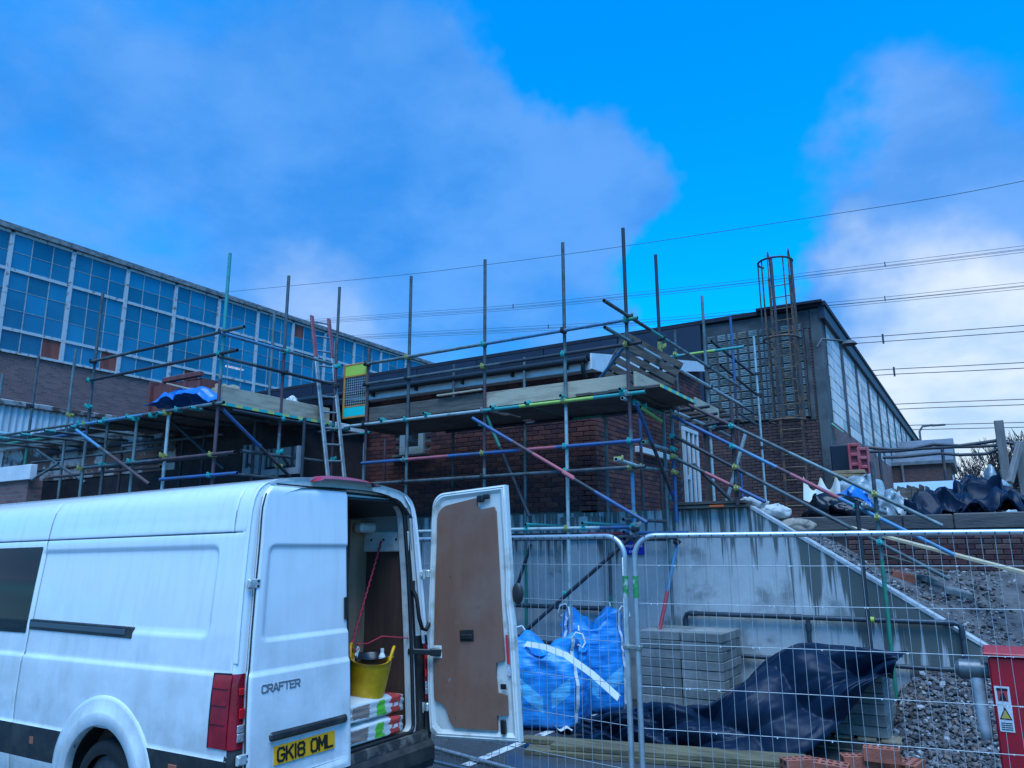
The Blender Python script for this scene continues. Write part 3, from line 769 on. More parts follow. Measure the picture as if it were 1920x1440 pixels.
class Scaffold:
    def __init__(s, root): s.root = root; s.n = 0
    def tube(s, a, b_, cols='galv', name='ledger', r=TR):
        """one scaffold tube; cols is a colour or a list of (end fraction, colour) for tubes painted in bands"""
        a = Vector(a); b_ = Vector(b_)
        if isinstance(cols, str): cols = [(1.0, cols)]
        q = MB(); mats_ = []; t0 = 0.0
        for k, (t1, cc) in enumerate(cols):
            p, w = a.lerp(b_, t0), a.lerp(b_, t1)
            mats_.append(TC[cc]); q.tube(p, w, r, 12, mi=k, caps=False); t0 = t1
        mats_.append(HOLE); h = len(mats_) - 1
        d = (b_ - a).normalized(); o1 = d.orthogonal().normalized(); o2 = d.cross(o1); n = 12
        for p, sg, mi in ((a, 1, 0), (b_, -1, h - 1)):
            ring = lambda c_, rr: [c_ + (o1 * math.cos(2 * math.pi * i / n) + o2 * math.sin(2 * math.pi * i / n)) * rr for i in range(n)]
            f1 = [(i, (i + 1) % n, n + (i + 1) % n, n + i) for i in range(n)]
            q.add(ring(p, r) + ring(p, r * .8), f1, mi); k = ring(p + d * sg * .05, r * .8); q.add(ring(p, r * .8) + k, f1, h); q.add(k, [tuple(range(n))], h)
        return q.build(name, mats_, s.root)
    def std(s, p, z0, z1, cols='galv', dx=0.0, dy=0.0):
        """an upright through point p; dx, dy lean over its height"""
        return s.tube((p.x, p.y, z0), (p.x + dx, p.y + dy, z1), cols, 'standard')
    def clip(s, p, kind='teal', d1=(0, 0, 1), d2=(1, 0, 0)):
        key = kind
        if key not in CLIP:
            q = MB()
            q.tube((0, 0, -.028), (0, 0, .028), .034, 10); q.tube((-.028, -.052, 0), (.028, -.052, 0), .034, 10)
            q.box((0, -.026, 0), (.05, .03, .05), bev=.006); q.box((.038, -.01, .0), (.03, .022, .03), bev=.004); q.tube((.042, .01, 0), (.042, -.045, 0), .009, 6); q.box((0, -.085, .018), (.03, .02, .05), bev=.004)
            CLIP[key] = q.mesh('coupler', CLIPM[kind])
        z = Vector(d1).normalized(); x = Vector(d2) - z * Vector(d2).dot(z); x.normalize(); y = z.cross(x)
        o = link('coupler', CLIP[key], s.root)
        o.matrix_basis = Matrix.Translation(Vector(p)) @ Matrix((x, y, z)).transposed().to_4x4()
        return o
CLIP = {}
CLIPM = {'teal': mat('coupler_teal', (.02, .42, .38), .5, var=.3, scale=20), 'yellow': mat('coupler_zinc_yellow', (.50, .46, .14), .5, metal=.4, var=.35, scale=20), 'dark': mat('coupler_dark', (.05, .05, .055), .6, metal=.4, var=.3, scale=20), 'steel': mat('coupler_steel', (.35, .37, .36), .45, metal=.6, var=.3, scale=20)}
BOARD = mat('scaffold_board_pale', (.52, .42, .30), .8, col2=(.27, .20, .145), scale=2.6, stretch=(.7, .7, 5), thr=(.45, .72), bump=.3, bscale=30)
BOARDW = mat('scaffold_board_weathered', (.15, .125, .105), .85, col2=(.08, .065, .055), scale=3, stretch=(.5, .5, 6), thr=(.4, .62), bump=.4, bscale=30)
BOARDD = mat('scaffold_board_dark', (.12, .10, .085), .85, col2=(.06, .05, .045), scale=3, stretch=(.5, .5, 6), bump=.4, bscale=30)

PZ = 3.98        # deck level of the front platform
FY = 9.0         # plane of the front uprights
IY = 10.12       # plane of the inner uprights
SXX = -3.76      # plane of the side uprights
sf = Scaffold(empty('front_scaffold', (-6, FY, 0), 'tube scaffold with plank platform wrapped around the corner of the brick annex', 'scaffold'))
def fx(px, py, Y=FY): return at(px, py, Y=Y)
tops = [(692, 652), (771, 518), (909.5, 487), (1055, 455), (1168, 428)]
fp = [fx(*t) for t in tops]
sf.std(fp[0], 3.35, fp[0].z, [(.55, 'brown'), (1, 'purple')])
sf.std(fx(683, 850), 0, fx(684, 830).z, 'galv')
sf.std(fp[1], 0, fp[1].z, [(.62, 'galv'), (1, 'dull')])
sf.std(fp[2], 0, fp[2].z, [(.50, 'galv'), (.70, 'purple'), (1, 'dull')])
sf.std(fp[3], 0, fp[3].z, [(.62, 'white'), (.75, 'galv'), (1, 'dull')], dx=-.0)
sf.std(fp[4], 0, fp[4].z, [(.12, 'blue'), (.2, 'green'), (.33, 'red'), (.35, 'brown'), (.47, 'lblue'), (.56, 'galv'), (.70, 'purple'), (.78, 'dull'), (1, 'dark')])
xs = [p.x for p in fp]
# inner uprights
for px, py, z1, cc in ((851, 698, 5.05, [(.6, 'dark'), (1, 'dull')]), (983, 691, 4.98, [(.4, 'green'), (1, 'galv')]), (1135, 780, 3.9, [(.35, 'green'), (.5, 'dull'), (1, 'galv')])):
    p = fx(px, py, IY); sf.std(p, 0, z1, cc)
q = fx(721, 860, IY); sf.std(q, 2.5, 3.9, 'purple')
# ledgers and guard rails along the front
def zat(px, py, Y=FY): return at(px, py, Y=Y).z
off = -.052
def ledge(z, x0, x1, cols, y=FY + off, clips=(), nm='ledger'):
    sf.tube((x0, y, z), (x1, y, z), cols, nm)
    for i, k in clips: sf.clip((xs[i], FY, z), k)
z_top, z_mid = zat(1056, 622), zat(1056, 666)
ledge(z_top, xs[0] - .05, xs[4] + .18, [(.5, 'galv'), (.96, 'lblue'), (1, 'green')], clips=((0, 'dark'), (1, 'yellow'), (2, 'teal'), (3, 'dark'), (4, 'teal')), nm='guard_rail')
ledge(z_mid, xs[0] - .05, xs[4] + .22, [(.55, 'dull'), (1, 'dark')], clips=((0, 'dark'), (1, 'dark'), (2, 'yellow'), (3, 'teal'), (4, 'yellow')), nm='guard_rail')
z_led = zat(1056, 754)
ledge(z_led, xs[0] - .42, xs[4] + .24, [(.30, 'white'), (.52, 'white'), (.64, 'teal'), (.86, 'lime'), (1, 'teal')], clips=((0, 'dark'), (1, 'teal'), (2, 'steel'), (3, 'yellow'), (4, 'steel')))
z_b = zat(1063, 838)
ledge(z_b, xs[0] - .02, xs[4] + .16, [(.17, 'blue'), (.20, 'teal'), (.36, 'pink'), (.62, 'blue'), (.74, 'pink'), (1, 'blue')], clips=((1, 'steel'), (2, 'yellow'), (3, 'teal'), (4, 'teal')))
z_l = zat(1063, 884.5)
ledge(z_l, xs[0] - .1, xs[4] + .2, 'dull', clips=((1, 'dark'), (2, 'dark'), (3, 'teal'), (4, 'yellow')))
z_g = zat(1066, 991)
ledge(z_g, xs[0] - .1, xs[4] + .02, [(.9, 'white'), (1, 'blue')], clips=((2, 'yellow'), (3, 'yellow'), (4, 'teal')))
sf.tube((xs[1], IY, z_g - .05), (xs[4] + .3, IY, z_g - .05), [(.6, 'dark'), (.8, 'red'), (1, 'blue')])
sf.tube((xs[1], IY - .3, z_g - .12), (xs[4] + .25, IY - .3, z_g - .12), 'dark')
sf.tube((xs[1] - .1, IY, z_led - .03), (xs[4] + .2, IY, z_led - .03), [(.6, 'dark'), (.72, 'green'), (1, 'dull')])
# transoms under the deck, each stub ends at the outer ledger
for px, py, cc in ((712, 786, 'teal'), (795, 775, 'teal'), (921, 763, 'teal'), (986, 756, 'teal'), (1052, 742, 'teal'), (1163, 730, 'teal'), (1168, 747, 'white')):
    p = fx(px, py, FY - .12); sf.tube((p.x, FY - .14, p.z), (p.x + .02, IY + .12, p.z), [(.12, cc), (1, 'green')], 'transom'); sf.clip((p.x, FY + off, z_led + .02), 'teal', (1, 0, 0), (0, 0, 1))
for px in (985, 1092):
    p = fx(px, 985, FY - .1); sf.tube((p.x, FY - .1, z_g + .06), (p.x, IY + .1, z_g + .06), 'teal', 'transom'); sf.clip((p.x, FY + off, z_g), 'teal', (1, 0, 0), (0, 0, 1))
# corner knot: short tubes at the foot of the corner upright
for dz, cc in ((.10, 'dull'), (-.06, 'blue'), (-.14, 'dark')):
    sf.tube((xs[4] - .16, FY + .04, z_g + dz), (xs[4] + .02, FY + .04 + 1.0, z_g + dz), cc, 'transom')
sf.clip((xs[4], FY, z_g + .03), 'steel', (0, 0, 1), (0, 1, 0)); sf.clip((xs[4], FY, z_g - .09), 'steel'); sf.clip((xs[4] + .03, FY - .03, z_g - .03), 'dark')
# diagonal braces on the outside
BYY = FY - .10
def brace(p, w, cols, Y0=BYY, Y1=None): return sf.tube(at(*p, Y=Y0), at(*w, Y=Y0 if Y1 is None else Y1), cols, 'brace')
brace((886, 784), (1076, 896), [(.42, 'blue'), (.62, 'purple'), (1, 'pink')])
brace((1055, 886), (1213, 980), [(.15, 'pink'), (.4, 'dark'), (1, 'blue')], BYY - .05)
sf.clip(at(1187, 964, Y=FY), 'yellow'); sf.clip(at(906, 796, Y=FY), 'teal')
brace((894, 738), (993, 969), [(.2, 'dark'), (.45, 'green'), (1, 'dark')], FY + .06, FY + .06)
brace((1182, 1010), (950, 1214), 'dark', BYY); sf.clip(at(1063, 1114, Y=FY), 'teal')
brace((995, 1022), (962, 1122), 'dull', 9.3, 9.7)
sf.tube(at(1270, 1018, Y=9.9), at(1236, 1186, Y=9.6), [(.55, 'lblue'), (1, 'red')], 'brace')
sf.clip(at(1270, 1016, Y=9.9), 'dark')
# deck boards of the front platform, toe boards
rnd = random.Random(31)
bd = {}
def deck_board(root, x0, x1, y0, y1, z, mm, name='deck_board', th=.038):
    q = MB(); q.box2((x0, y0, z - th), (x1, y1, z), bev=.004); return q.build(name, mm, root)
x_l = xs[0] - .35; x_r = at(1237, 720.5, Y=FY - .06).x
for i in range(5):
    y0 = FY + .02 + i * .232
    for a, b_ in ((x_l, xs[2] + .1 + rnd.uniform(-.1, .1)), (xs[2] + .12 + .1, xs[4] + .06)):
        deck_board(sf.root, a + rnd.uniform(-.03, .0), b_, y0, y0 + .225, PZ + .005 + rnd.uniform(-.004, .004), BOARDD)
for i in range(5):     # side return runs back along the annex
    x0 = xs[4] + .08 + i * .0; 
sx_w = (x_r - (xs[4] - .75)) / 5
for i in range(5):
    x0 = xs[4] - .75 + i * sx_w
    deck_board(sf.root, x0 + .004, x0 + sx_w - .004, FY - .04 + rnd.uniform(-.02, .02), 10.35 + rnd.uniform(-.03, .06), PZ + .047 + rnd.uniform(-.003, .003), BOARDD)
# toe boards
def toe(pa, pb_, h0, mm, Y=FY - .045, name='toe_board'):
    a, b_ = at(*pa, Y=Y), at(*pb_, Y=Y); q = MB(); q.box2((a.x, Y - .019, PZ + .02), (b_.x, Y + .019, PZ + .02 + h0), bev=.004); return q.build(name, mm, sf.root)
toe((693, 780), (912, 745), .225, BOARDW, FY + .045)
toe((912, 745), (1060, 730), .225, BOARD, FY + .045)
toe((1064, 728), (1176, 712), .225, BOARD, FY + .05)
q = MB(); q.box2((xs[4] + .045, FY + .05, PZ + .05), (xs[4] + .083, FY + 1.15, PZ + .275), bev=.004); q.build('toe_board', BOARD, sf.root)
q = MB(); a, b_ = at(821, 742, Y=FY + .0), at(905, 730, Y=FY + .0); q.box((a + b_) / 2, ((b_ - a).length, .06, .022), rot_to(b_ - a)); q.build('loose_batten', BOARD, sf.root)

# ---- side run of the same scaffold
sy = lambda px, py: at(px, py, X=SXX)
def side_rail(p, w, cols, nm='guard_rail'):
    a, b_ = sy(*p), sy(*w); z = a.z
    return sf.tube((SXX + .05, a.y, z), (SXX + .05, b_.y, z), cols, nm)
z1_, z2_ = sy(1172, 594).z, sy(1172, 640).z
yA = sy(1112, 558).y
y3, y5 = sy(1324, 688).y, sy(1378, 722).y
sf.tube((SXX + .05, 8.20, z1_), (SXX + .05, y5 + .2, z1_), [(.12, 'dull'), (.25, 'brown'), (.35, 'teal'), (1, 'galv')], 'guard_rail')
sf.tube((SXX + .05, 8.20, z2_), (SXX + .05, y5 + .2, z2_), [(.2, 'galv'), (1, 'white')], 'guard_rail')
y2 = sy(1233, 560).y
sf.std(Vector((SXX, y2, 0)), 0, sy(1229.5, 478).z, [(.46, 'galv'), (.62, 'galv'), (.72, 'dull'), (1, 'dark')]); sf.clip((SXX, y2, sy(1238, 651).z), 'yellow', (0, 0, 1), (0, 0.1, 1))
sf.std(Vector((SXX, y3, 0)), TZ, sy(1320, 558).z, [(.35, 'white'), (1, 'galv')])
for y, z, k in ((y2, z1_, 'dark'), (y2, z2_, 'dark'), (y3, z1_, 'dark'), (y3, z2_, 'dark'), (FY, z1_, 'dark'), (FY, z2_, 'dark')): sf.clip((SXX, y, z), k, (0, 0, 1), (0, 1, 0))
# sleeve coupler on the second upright
q = MB(); zc = sy(1238, 652).z; q.tube((SXX, y2, zc - .08), (SXX, y2, zc + .08), .036, 12); q.tube((SXX - .0, y2 - .045, zc - .03), (SXX, y2 - .02, zc - .03), .012, 8); q.build('sleeve', CLIPM['yellow'], sf.root)
p = sy(1369, 594); sf.std(Vector((SXX, y5, 0)), TZ, p.z, [(.25, 'blue'), (.62, 'purple'), (1, 'blue')])
p = sy(1413, 631); sf.std(Vector((SXX, p.y, 0)), TZ, p.z, 'white')
yS6 = p.y
for z in (sy(1430, 840).z, sy(1421, 740).z, sy(1417, 700).z): sf.clip((SXX, yS6, z), 'dark', (0, 0, 1), (0, 1, 0))
# rails further back, towards the hall
for (pa, pb_, cc) in (((1334, 640), (1412, 702), 'dark'), ((1351, 685), (1425, 745), 'dark'), ((1345, 735), (1420, 778), 'dull'), ((1382, 773), (1425, 800), 'dull')):
    sf.tube(at(*pa, X=SXX - .06), at(*pb_, X=SXX - .06), cc, 'guard_rail')
# inner upright with lime and teal putlog
p = at(1265, 618, X=AX + .55); sf.std(p, PZ, p.z, 'dull')
sf.tube(at(1244, 671, Y=p.y - .05), at(1395, 650, Y=p.y - .05), [(.25, 'teal'), (.32, 'galv'), (.65, 'lime'), (1, 'teal')], 'putlog'); sf.clip((p.x, p.y, at(1266, 666, Y=p.y).z), 'yellow')
# stub tubes at the corner
for px, py, px2, py2, cc in ((1122, 714, 1170, 650, 'lblue'),):
    sf.tube(at(px, py, Y=9.6), at(px2, py2, Y=9.1), cc, 'brace')
# uprights below the side platform
for px, py, X_, z0, z1, cc in ((1203, 870, SXX - .55, 2.35, PZ - .06, [(.35, 'dull'), (.72, 'purple'), (1, 'blue')]), (1239, 890, SXX - .75, 2.5, 3.2, 'dark')):
    p = at(px, py, X=X_); sf.std(p, z0, z1, cc)
# ledgers along the side below the platform
for (pa, pb_, cc, k) in (((1200, 763), (1240, 790), 'lime', 'teal'), ((1262, 771), (1332, 801), 'white', 'dark'), ((1332, 800), (1372, 820), 'galv', 'teal'), ((1206, 829), (1250, 842), 'white', 'yellow'), ((1190, 876), (1250, 882), 'galv', 'yellow'), ((1155, 861), (1195, 874), 'white', 'yellow')):
    sf.tube(at(*pa, X=SXX + .05), at(*pb_, X=SXX + .05), cc, 'ledger'); sf.clip(at(*pa, X=SXX), k, (0, 0, 1), (0, 1, 0))
sf.tube(at(1193, 757, X=SXX + .11), at(1282, 981, X=SXX + .11), [(.3, 'blue'), (.7, 'brown'), (1, 'blue')], 'brace'); sf.clip(at(1263, 935, X=SXX + .06), 'teal'); sf.clip(at(1194, 757, X=SXX + .04), 'teal')
# back platform by the door: boards and open bearers
for i in range(4):
    a = at(1268 + 16 * i, 766 + 8 * i, X=-4.4); deck_board(sf.root, -4.75, -3.7, a.y, a.y + .20, a.z + .0, BOARDW)
ta, tb = at(1303, 757, X=SXX + .10), at(1346, 776, X=SXX + .10)
q = MB(); q.box2((SXX + .085, ta.y, ta.z - .12), (SXX + .12, tb.y, ta.z + .10), bev=.004); q.build('toe_board', BOARD, sf.root)
for pa, pb_ in (((1262, 771), (1330, 762)), ((1290, 785), (1345, 775)), ((1320, 798), (1372, 788)), ((1335, 806), (1375, 800))):
    sf.tube(at(*pa, Y=11.2), at(*pb_, Y=11.2), 'dark', 'transom')

# tape of teal and yellow along the deck edge
HAZ = mat('teal_yellow_edge_tape', (.03, .42, .40), .6)
def _tape(nt, N, L, b):
    tc_ = nd(N, 'ShaderNodeTexCoord'); wv = nd(N, 'ShaderNodeTexWave', i_Scale=1.1, i_Distortion=0.3); wv.bands_direction = 'Y'; L(tc_.outputs['Object'], wv.inputs['Vector'])
    cr = nd(N, 'ShaderNodeValToRGB'); cr.color_ramp.interpolation = 'CONSTANT'; cr.color_ramp.elements[0].color = rgb(.03, .42, .38); cr.color_ramp.elements[1].position = .62; cr.color_ramp.elements[1].color = rgb(.55, .55, .15)
    L(wv.outputs['Fac'], cr.inputs[0]); L(cr.outputs[0], b.inputs['Base Color']); b.inputs['Roughness'].default_value = .55
TAPE = node_mat('edge_tape', _tape)
q = MB(); q.box2((x_r - .004, FY - .04, PZ + .008), (x_r + .006, 10.38, PZ + .05)); q.build('edge_tape', TAPE, sf.root)

# ---- stair run down the ramp wall
ss = Scaffold(empty('stair_scaffold', (-2, 10.2, 0), 'sloping tube handrails of the scaffold stair running down the concrete ramp', 'scaffold'))
SY = 10.12
def st(p, w, cols, nm='handrail', Y=SY - .05): return ss.tube(at(*p, Y=Y), at(*w, Y=Y), cols, nm)
st((1286, 757), (1767, 986), [(.2, 'brown'), (.45, 'dull'), (1, 'galv')])
st((1261, 780), (1790, 1041), [(.25, 'blue'), (.42, 'lblue'), (.47, 'purple'), (.64, 'pink'), (.8, 'lblue'), (1, 'lblue')])
st((1266, 819), (1780, 1086), [(.3, 'dark'), (.8, 'dull'), (1, 'dull')], 'stringer')
st((1266, 859), (1435, 941), [(.35, 'dull'), (.62, 'pink'), (.72, 'brown'), (1, 'blue')], 'stringer')
st((1300, 870), (1376, 943), 'dark', 'brace', SY + .3)
p = at(1263, 860, Y=SY); ss.std(p, 2.35, at(1260, 765, Y=SY).z, [(.6, 'blue'), (.75, 'purple'), (1, 'galv')])
p2_ = at(1376, 840, Y=SY); ss.std(p2_, 2.56, at(1369, 750, Y=SY).z, [(.2, 'brown'), (.4, 'dull'), (1, 'brown')])
for px, py, k in ((1373, 800, 'teal'), (1375, 838, 'teal'), (1380, 877, 'yellow'), (1383, 916, 'yellow')): ss.clip(at(px, py, Y=SY), k)
for px, py, k in ((1262, 819, 'teal'), (1264, 857, 'yellow'), (1263, 843, 'teal'), (1266, 886, 'yellow')): ss.clip(at(px, py, Y=SY), k)
p = at(1641, 930, Y=SY); ss.std(p, -.0, at(1637, 865, Y=SY).z, [(.62, 'green'), (.8, 'galv'), (1, 'dull')], dx=.0)
for px, py, k in ((1641, 927, 'yellow'), (1646, 971, 'yellow'), (1650, 1018, 'teal')): ss.clip(at(px, py, Y=SY), k)
p = at(1612, 1000, Y=SY - .12); ss.std(p, 0, at(1608, 940, Y=SY - .12).z, 'dark'); ss.clip(at(1606, 951, Y=SY), 'teal')
ss.tube(at(1616, 948, Y=SY - .15), at(1660, 962, Y=SY + .3), 'galv', 'transom'); ss.clip(at(1622, 948, Y=SY - .1), 'steel')
ss.tube(at(1398, 812, Y=SY + .4), at(1361, 945, Y=SY + .4), [(1, 'white')], 'brace')
ss.tube(at(1340, 802, Y=SY), at(1376, 799, Y=SY + .05), 'dark', 'transom')

# ---- scaffold round the left wing
LX, LYY = -8.86, 6.69
sl = Scaffold(empty('wing_scaffold', (-11, LYY, 0), 'tube scaffold with loaded plank platform on the left beside the glazed factory', 'scaffold'))
LZ = 3.98
fl = lambda px, py, Y=LYY: at(px, py, Y=Y)
def lstd(px, py, z0, cols, Y=LYY, zt=None):
    p = fl(px, py, Y); sl.std(p, z0, p.z if zt is None else zt, cols); return p
c1 = lstd(431.5, 475, 0, [(.45, 'galv'), (.70, 'purple'), (.72, 'galv'), (1, 'teal')])
c1 = Vector((c1.x, LYY, 0))
l2 = lstd(193, 549, 0, [(.6, 'galv'), (1, 'dull')])
lstd(317, 775, 0, 'white'); lstd(257.5, 784, 0, 'galv'); lstd(203, 788, 0, [(.4, 'green'), (1, 'dull')])
lstd(142.5, 654, 0, [(.5, 'dull'), (1, 'galv')], 7.4); lstd(73, 667, 0, [(.7, 'green'), (1, 'dull')], 7.4); lstd(5, 700, 0, 'galv', 7.4)
def lled(pa, pb_, cols, Y=LYY - .05, nm='guard_rail'):
    a, b_ = fl(*pa, Y), fl(*pb_, Y); z = (a.z + b_.z) / 2; sl.tube((a.x, Y, z), (b_.x, Y, z), cols, nm); return z
za = lled((170, 678), (458, 613), [(.3, 'dull'), (.7, 'dark'), (1, 'dull')])
zb_ = lled((163, 714), (445, 657), 'dark')
zc_ = lled((140, 800), (420, 752), [(.5, 'lblue'), (.8, 'dull'), (1, 'galv')], nm='ledger')
zd_ = lled((156, 879), (440, 846), [(.5, 'dull'), (1, 'brown')], nm='ledger')
ze_ = lled((300, 902), (445, 884), 'blue', nm='ledger')
lled((0, 826), (170, 781), 'dull', 7.35); lled((-40, 848), (165, 800), [(.7, 'green'), (1, 'blue')], 7.35, 'ledger')
lled((80, 852), (330, 820), 'dark', 7.9, 'ledger')
for z, k in ((za, 'dark'), (zb_, 'teal'), (zc_, 'dark'), (zd_, 'yellow'), (ze_, 'teal')): sl.clip((c1.x, LYY, z), k)
for z, k in ((za, 'dark'), (zb_, 'teal'), (zc_, 'yellow'), (zd_, 'yellow')): sl.clip((l2.x, LYY, z), k)
for px, py, k in ((317, 776, 'yellow'), (310, 855, 'yellow'), (257, 786, 'teal'), (249, 866, 'teal'), (203, 789, 'teal'), (196, 872, 'teal'), (155, 795, 'teal'), (290, 780, 'teal'), (338, 769, 'teal'), (170, 763, 'teal'), (247, 783, 'teal'), (60, 762, 'dark'), (135, 779, 'yellow')): sl.clip(fl(px, py), k)
sl.tube(at(143, 806, Y=LYY - .1), at(280, 908, Y=LYY - .1), [(.35, 'lblue'), (.5, 'dull'), (1, 'brown')], 'brace')
# right-hand return, running back to the front scaffold
LR = c1.x
rs = lambda px, py: at(px, py, X=LR)
zr1, zr2 = rs(418, 628).z, rs(418, 672).z
yb1, yb2 = rs(539, 560).y, 9.0
for z, cc in ((zr1, [(.5, 'lblue'), (1, 'galv')]), (zr2, [(.3, 'dull'), (1, 'dark')])): sl.tube((LR + .05, LYY - .1, z), (LR + .05, 8.75, z), cc, 'guard_rail')
sl.std(Vector((LR, yb1, 0)), 0, rs(541, 517).z, [(.35, 'green'), (.6, 'galv'), (.8, 'purple'), (1, 'dull')])
yb3 = rs(634, 600).y
sl.std(Vector((LR, yb3, 0)), 0, rs(635.5, 538).z, [(.5, 'green'), (.8, 'purple'), (1, 'dull')])
p = at(515, 582, X=LR - 1.0); sl.std(p, LZ, p.z, 'galv')
for y in (yb1, yb3):
    for z, k in ((zr1, 'teal'), (zr2, 'dark'), (rs(524, 848).z, 'teal'), (LZ - .06, 'teal')): sl.clip((LR, y, z), k, (0, 0, 1), (0, 1, 0))
for pa, pb_, cc in (((448, 846), (610, 870), 'dull'), ((420, 888), (620, 900), 'dull'), ((430, 770), (620, 805), 'dark')):
    a, b_ = rs(*pa), rs(*pb_); sl.tube((LR + .05, a.y, a.z), (LR + .05, b_.y, a.z), cc, 'ledger')
sl.tube(at(418, 768, X=LR + .1), at(552, 902, X=LR + .1), [(.5, 'blue'), (.75, 'brown'), (1, 'dark')], 'brace'); sl.clip(at(526, 874, X=LR + .05), 'yellow')
sl.tube(at(300, 770, Y=LYY + .3), at(420, 880, Y=LYY + .6), 'dark', 'brace')
# lower lift of the wing scaffold
for pa, pb_, Y_, cc in (((60, 866), (330, 838), 7.75, 'dull'), ((40, 884), (300, 862), 7.75, 'dark'), ((200, 872), (430, 858), 7.2, 'dark'), ((230, 838), (420, 812), 7.75, 'dull'), ((95, 880), (300, 892), 7.0, 'brown')):
    lled(pa, pb_, cc, Y_, 'ledger')
for px, py, Y_ in ((385, 800, 7.8), (345, 805, 7.8), (232, 815, 7.8), (478, 800, 7.6), (570, 812, 7.8)):
    lstd(px, py, 0, 'dark', Y_, 3.9)
sl.tube(at(60, 838, Y=7.6), at(160, 905, Y=7.2), 'dull', 'brace'); sl.tube(at(110, 868, Y=7.0), at(60, 900, Y=7.0), 'galv', 'brace')
# transom stubs and deck
nbx = 6; wx = (LR + .05 - (l2.x - .1))
for i in range(5):
    y0 = LYY + .03 + i * .232
    a = l2.x - .15
    deck_board(sl.root, a + rnd.uniform(-.06, .06), a + wx * .55, y0, y0 + .225, LZ + .03 + rnd.uniform(-.004, .004), BOARDD)
    deck_board(sl.root, a + wx * .55 + .01, LR + .04, y0, y0 + .225, LZ + .03 + rnd.uniform(-.004, .004), BOARDD)
for i in range(5):
    x0 = LR + .05 - (i + 1) * .232
    deck_board(sl.root, x0, x0 + .225, LYY + 1.2, 8.85, LZ + .03 + rnd.uniform(-.004, .004), BOARDD)
for i in range(9):
    x = LR - .4 - i * .75; sl.tube((x, LYY - .15, LZ - .035), (x, LYY + 1.3, LZ - .035), [(.12, 'teal'), (1, 'dull')], 'transom')
for i in range(4):
    y = LYY + 1.45 + i * .5; sl.tube((LR - 1.3, y, LZ - .035), (LR + .12, y, LZ - .035), [(.85, 'dull'), (1, 'teal')], 'transom')
q = MB(); q.box2((LR - .035, LYY + .06, LZ + .035), (LR + .003, 8.8, LZ + .265), bev=.004); q.build('toe_board', BOARD, sl.root)
q = MB(); q.box2((l2.x, LYY + 1.14, LZ + .035), (at(262, 780, Y=LYY + 1.1).x, LYY + 1.178, LZ + .30), bev=.004); q.build('toe_board', BOARDW, sl.root)
q = MB(); q.box2((LR + .041, LYY + .0, LZ - .012), (LR + .05, 8.85, LZ + .028)); q.build('edge_tape', TAPE, sl.root)

# ---- ladder between the two platforms
LADM = mat('bare_aluminium', (.30, .35, .37), .45, metal=.4, var=.25, scale=10); LADR = mat('ladder_red_end', (.26, .07, .085), .55, var=.3, scale=8)
ld = empty('ladder', (-8.0, 8.2, 0), 'aluminium ladder with red stile tops leaning at the platform edge', 'ladder')
def lpt(px, py, zbase=4.0):
    # the ladder leans towards the wing: its plane passes x=-8.74 at deck height and x=-7.85 at the ground
    k = .28
    d = ray(px, py); # solve x = -8.72 + (4.0 - z)*k
    t = (-8.72 + (4.0 - C0.z) * k - C0.x) / (d.x + d.z * k)
    return C0 + d * t
s1a, s1b = lpt(585, 592), lpt(592, 669); s1c = lpt(615, 890)
s2a, s2b = lpt(617, 598), lpt(623, 672); s2c = lpt(646, 890)
def ext(a, b_, z): k = (z - a.z) / (b_.z - a.z); return a.lerp(b_, k)
f1 = ext(s1a, s1c, 0.0); f2 = ext(s2a, s2c, 0.0)
for a, m_, f_ in ((s1a, s1b, f1), (s2a, s2b, f2)):
    d = (f_ - a); Mx = rot_to(d, (0, 1, 0))
    q = MB(); q.box((a + m_) / 2, ((m_ - a).length, .032, .075), Mx, mi=1, bev=.006); q.box((m_ + f_) / 2, ((f_ - m_).length, .03, .072), Mx, mi=0, bev=.006); q.build('stile', [LADM, LADR], ld)
nR = 22
for i in range(nR):
    k = (i + .4) / nR; a, b_ = s1a.lerp(f1, k), s2a.lerp(f2, k)
    q = MB(); q.tube(a, b_, .016, 8); q.build('rung', LADM, ld)

# ---- ladder gate at the front platform
gt = empty('ladder_gate', (-9.3, FY, PZ), 'orange framed safety gate with lime top panel and teal bottom panel on the platform', 'gate')
def ggp(px, py): return at(px, py, Y=FY + .02)
a00, a10, a01, a11 = ggp(642, 787), ggp(687, 780), ggp(645, 684), ggp(691, 679)
gx0, gx1 = a00.x, a10.x; gz0, gz1 = (a00.z + a10.z) / 2, (a01.z + a11.z) / 2
ORG = mat('orange_frame', (.60, .24, .05), .5, var=.25, scale=8)
def gbox(u0, u1, w0, w1, mm, nm, th=.03):
    q = MB(); q.box2((gx0 + (gx1 - gx0) * u0, FY + .02 - th / 2, gz0 + (gz1 - gz0) * w0), (gx0 + (gx1 - gx0) * u1, FY + .02 + th / 2, gz0 + (gz1 - gz0) * w1), bev=.004); return q.build(nm, mm, gt)
gbox(0, .06, 0, 1, ORG, 'frame_bar'); gbox(.94, 1, 0, 1, ORG, 'frame_bar'); gbox(.061, .939, 0, .03, ORG, 'frame_bar', .028); gbox(.061, .939, .97, 1, ORG, 'frame_bar', .028)
gbox(.062, .938, .032, .20, mat('teal_panel', (.0, .52, .50), .5), 'panel', .02); gbox(.062, .938, .78, .968, mat('lime_panel', (.42, .58, .07), .5), 'panel', .02)
gbox(.061, .939, .201, .225, ORG, 'frame_bar', .026); gbox(.061, .939, .755, .779, ORG, 'frame_bar', .026)
q = MB(); w = gx1 - gx0; h = gz1 - gz0
for i in range(1, 10): x = gx0 + w * (.06 + .88 * i / 10); q.tube((x, FY + .02, gz0 + h * .22), (x, FY + .02, gz0 + h * .76), .0035, 5)
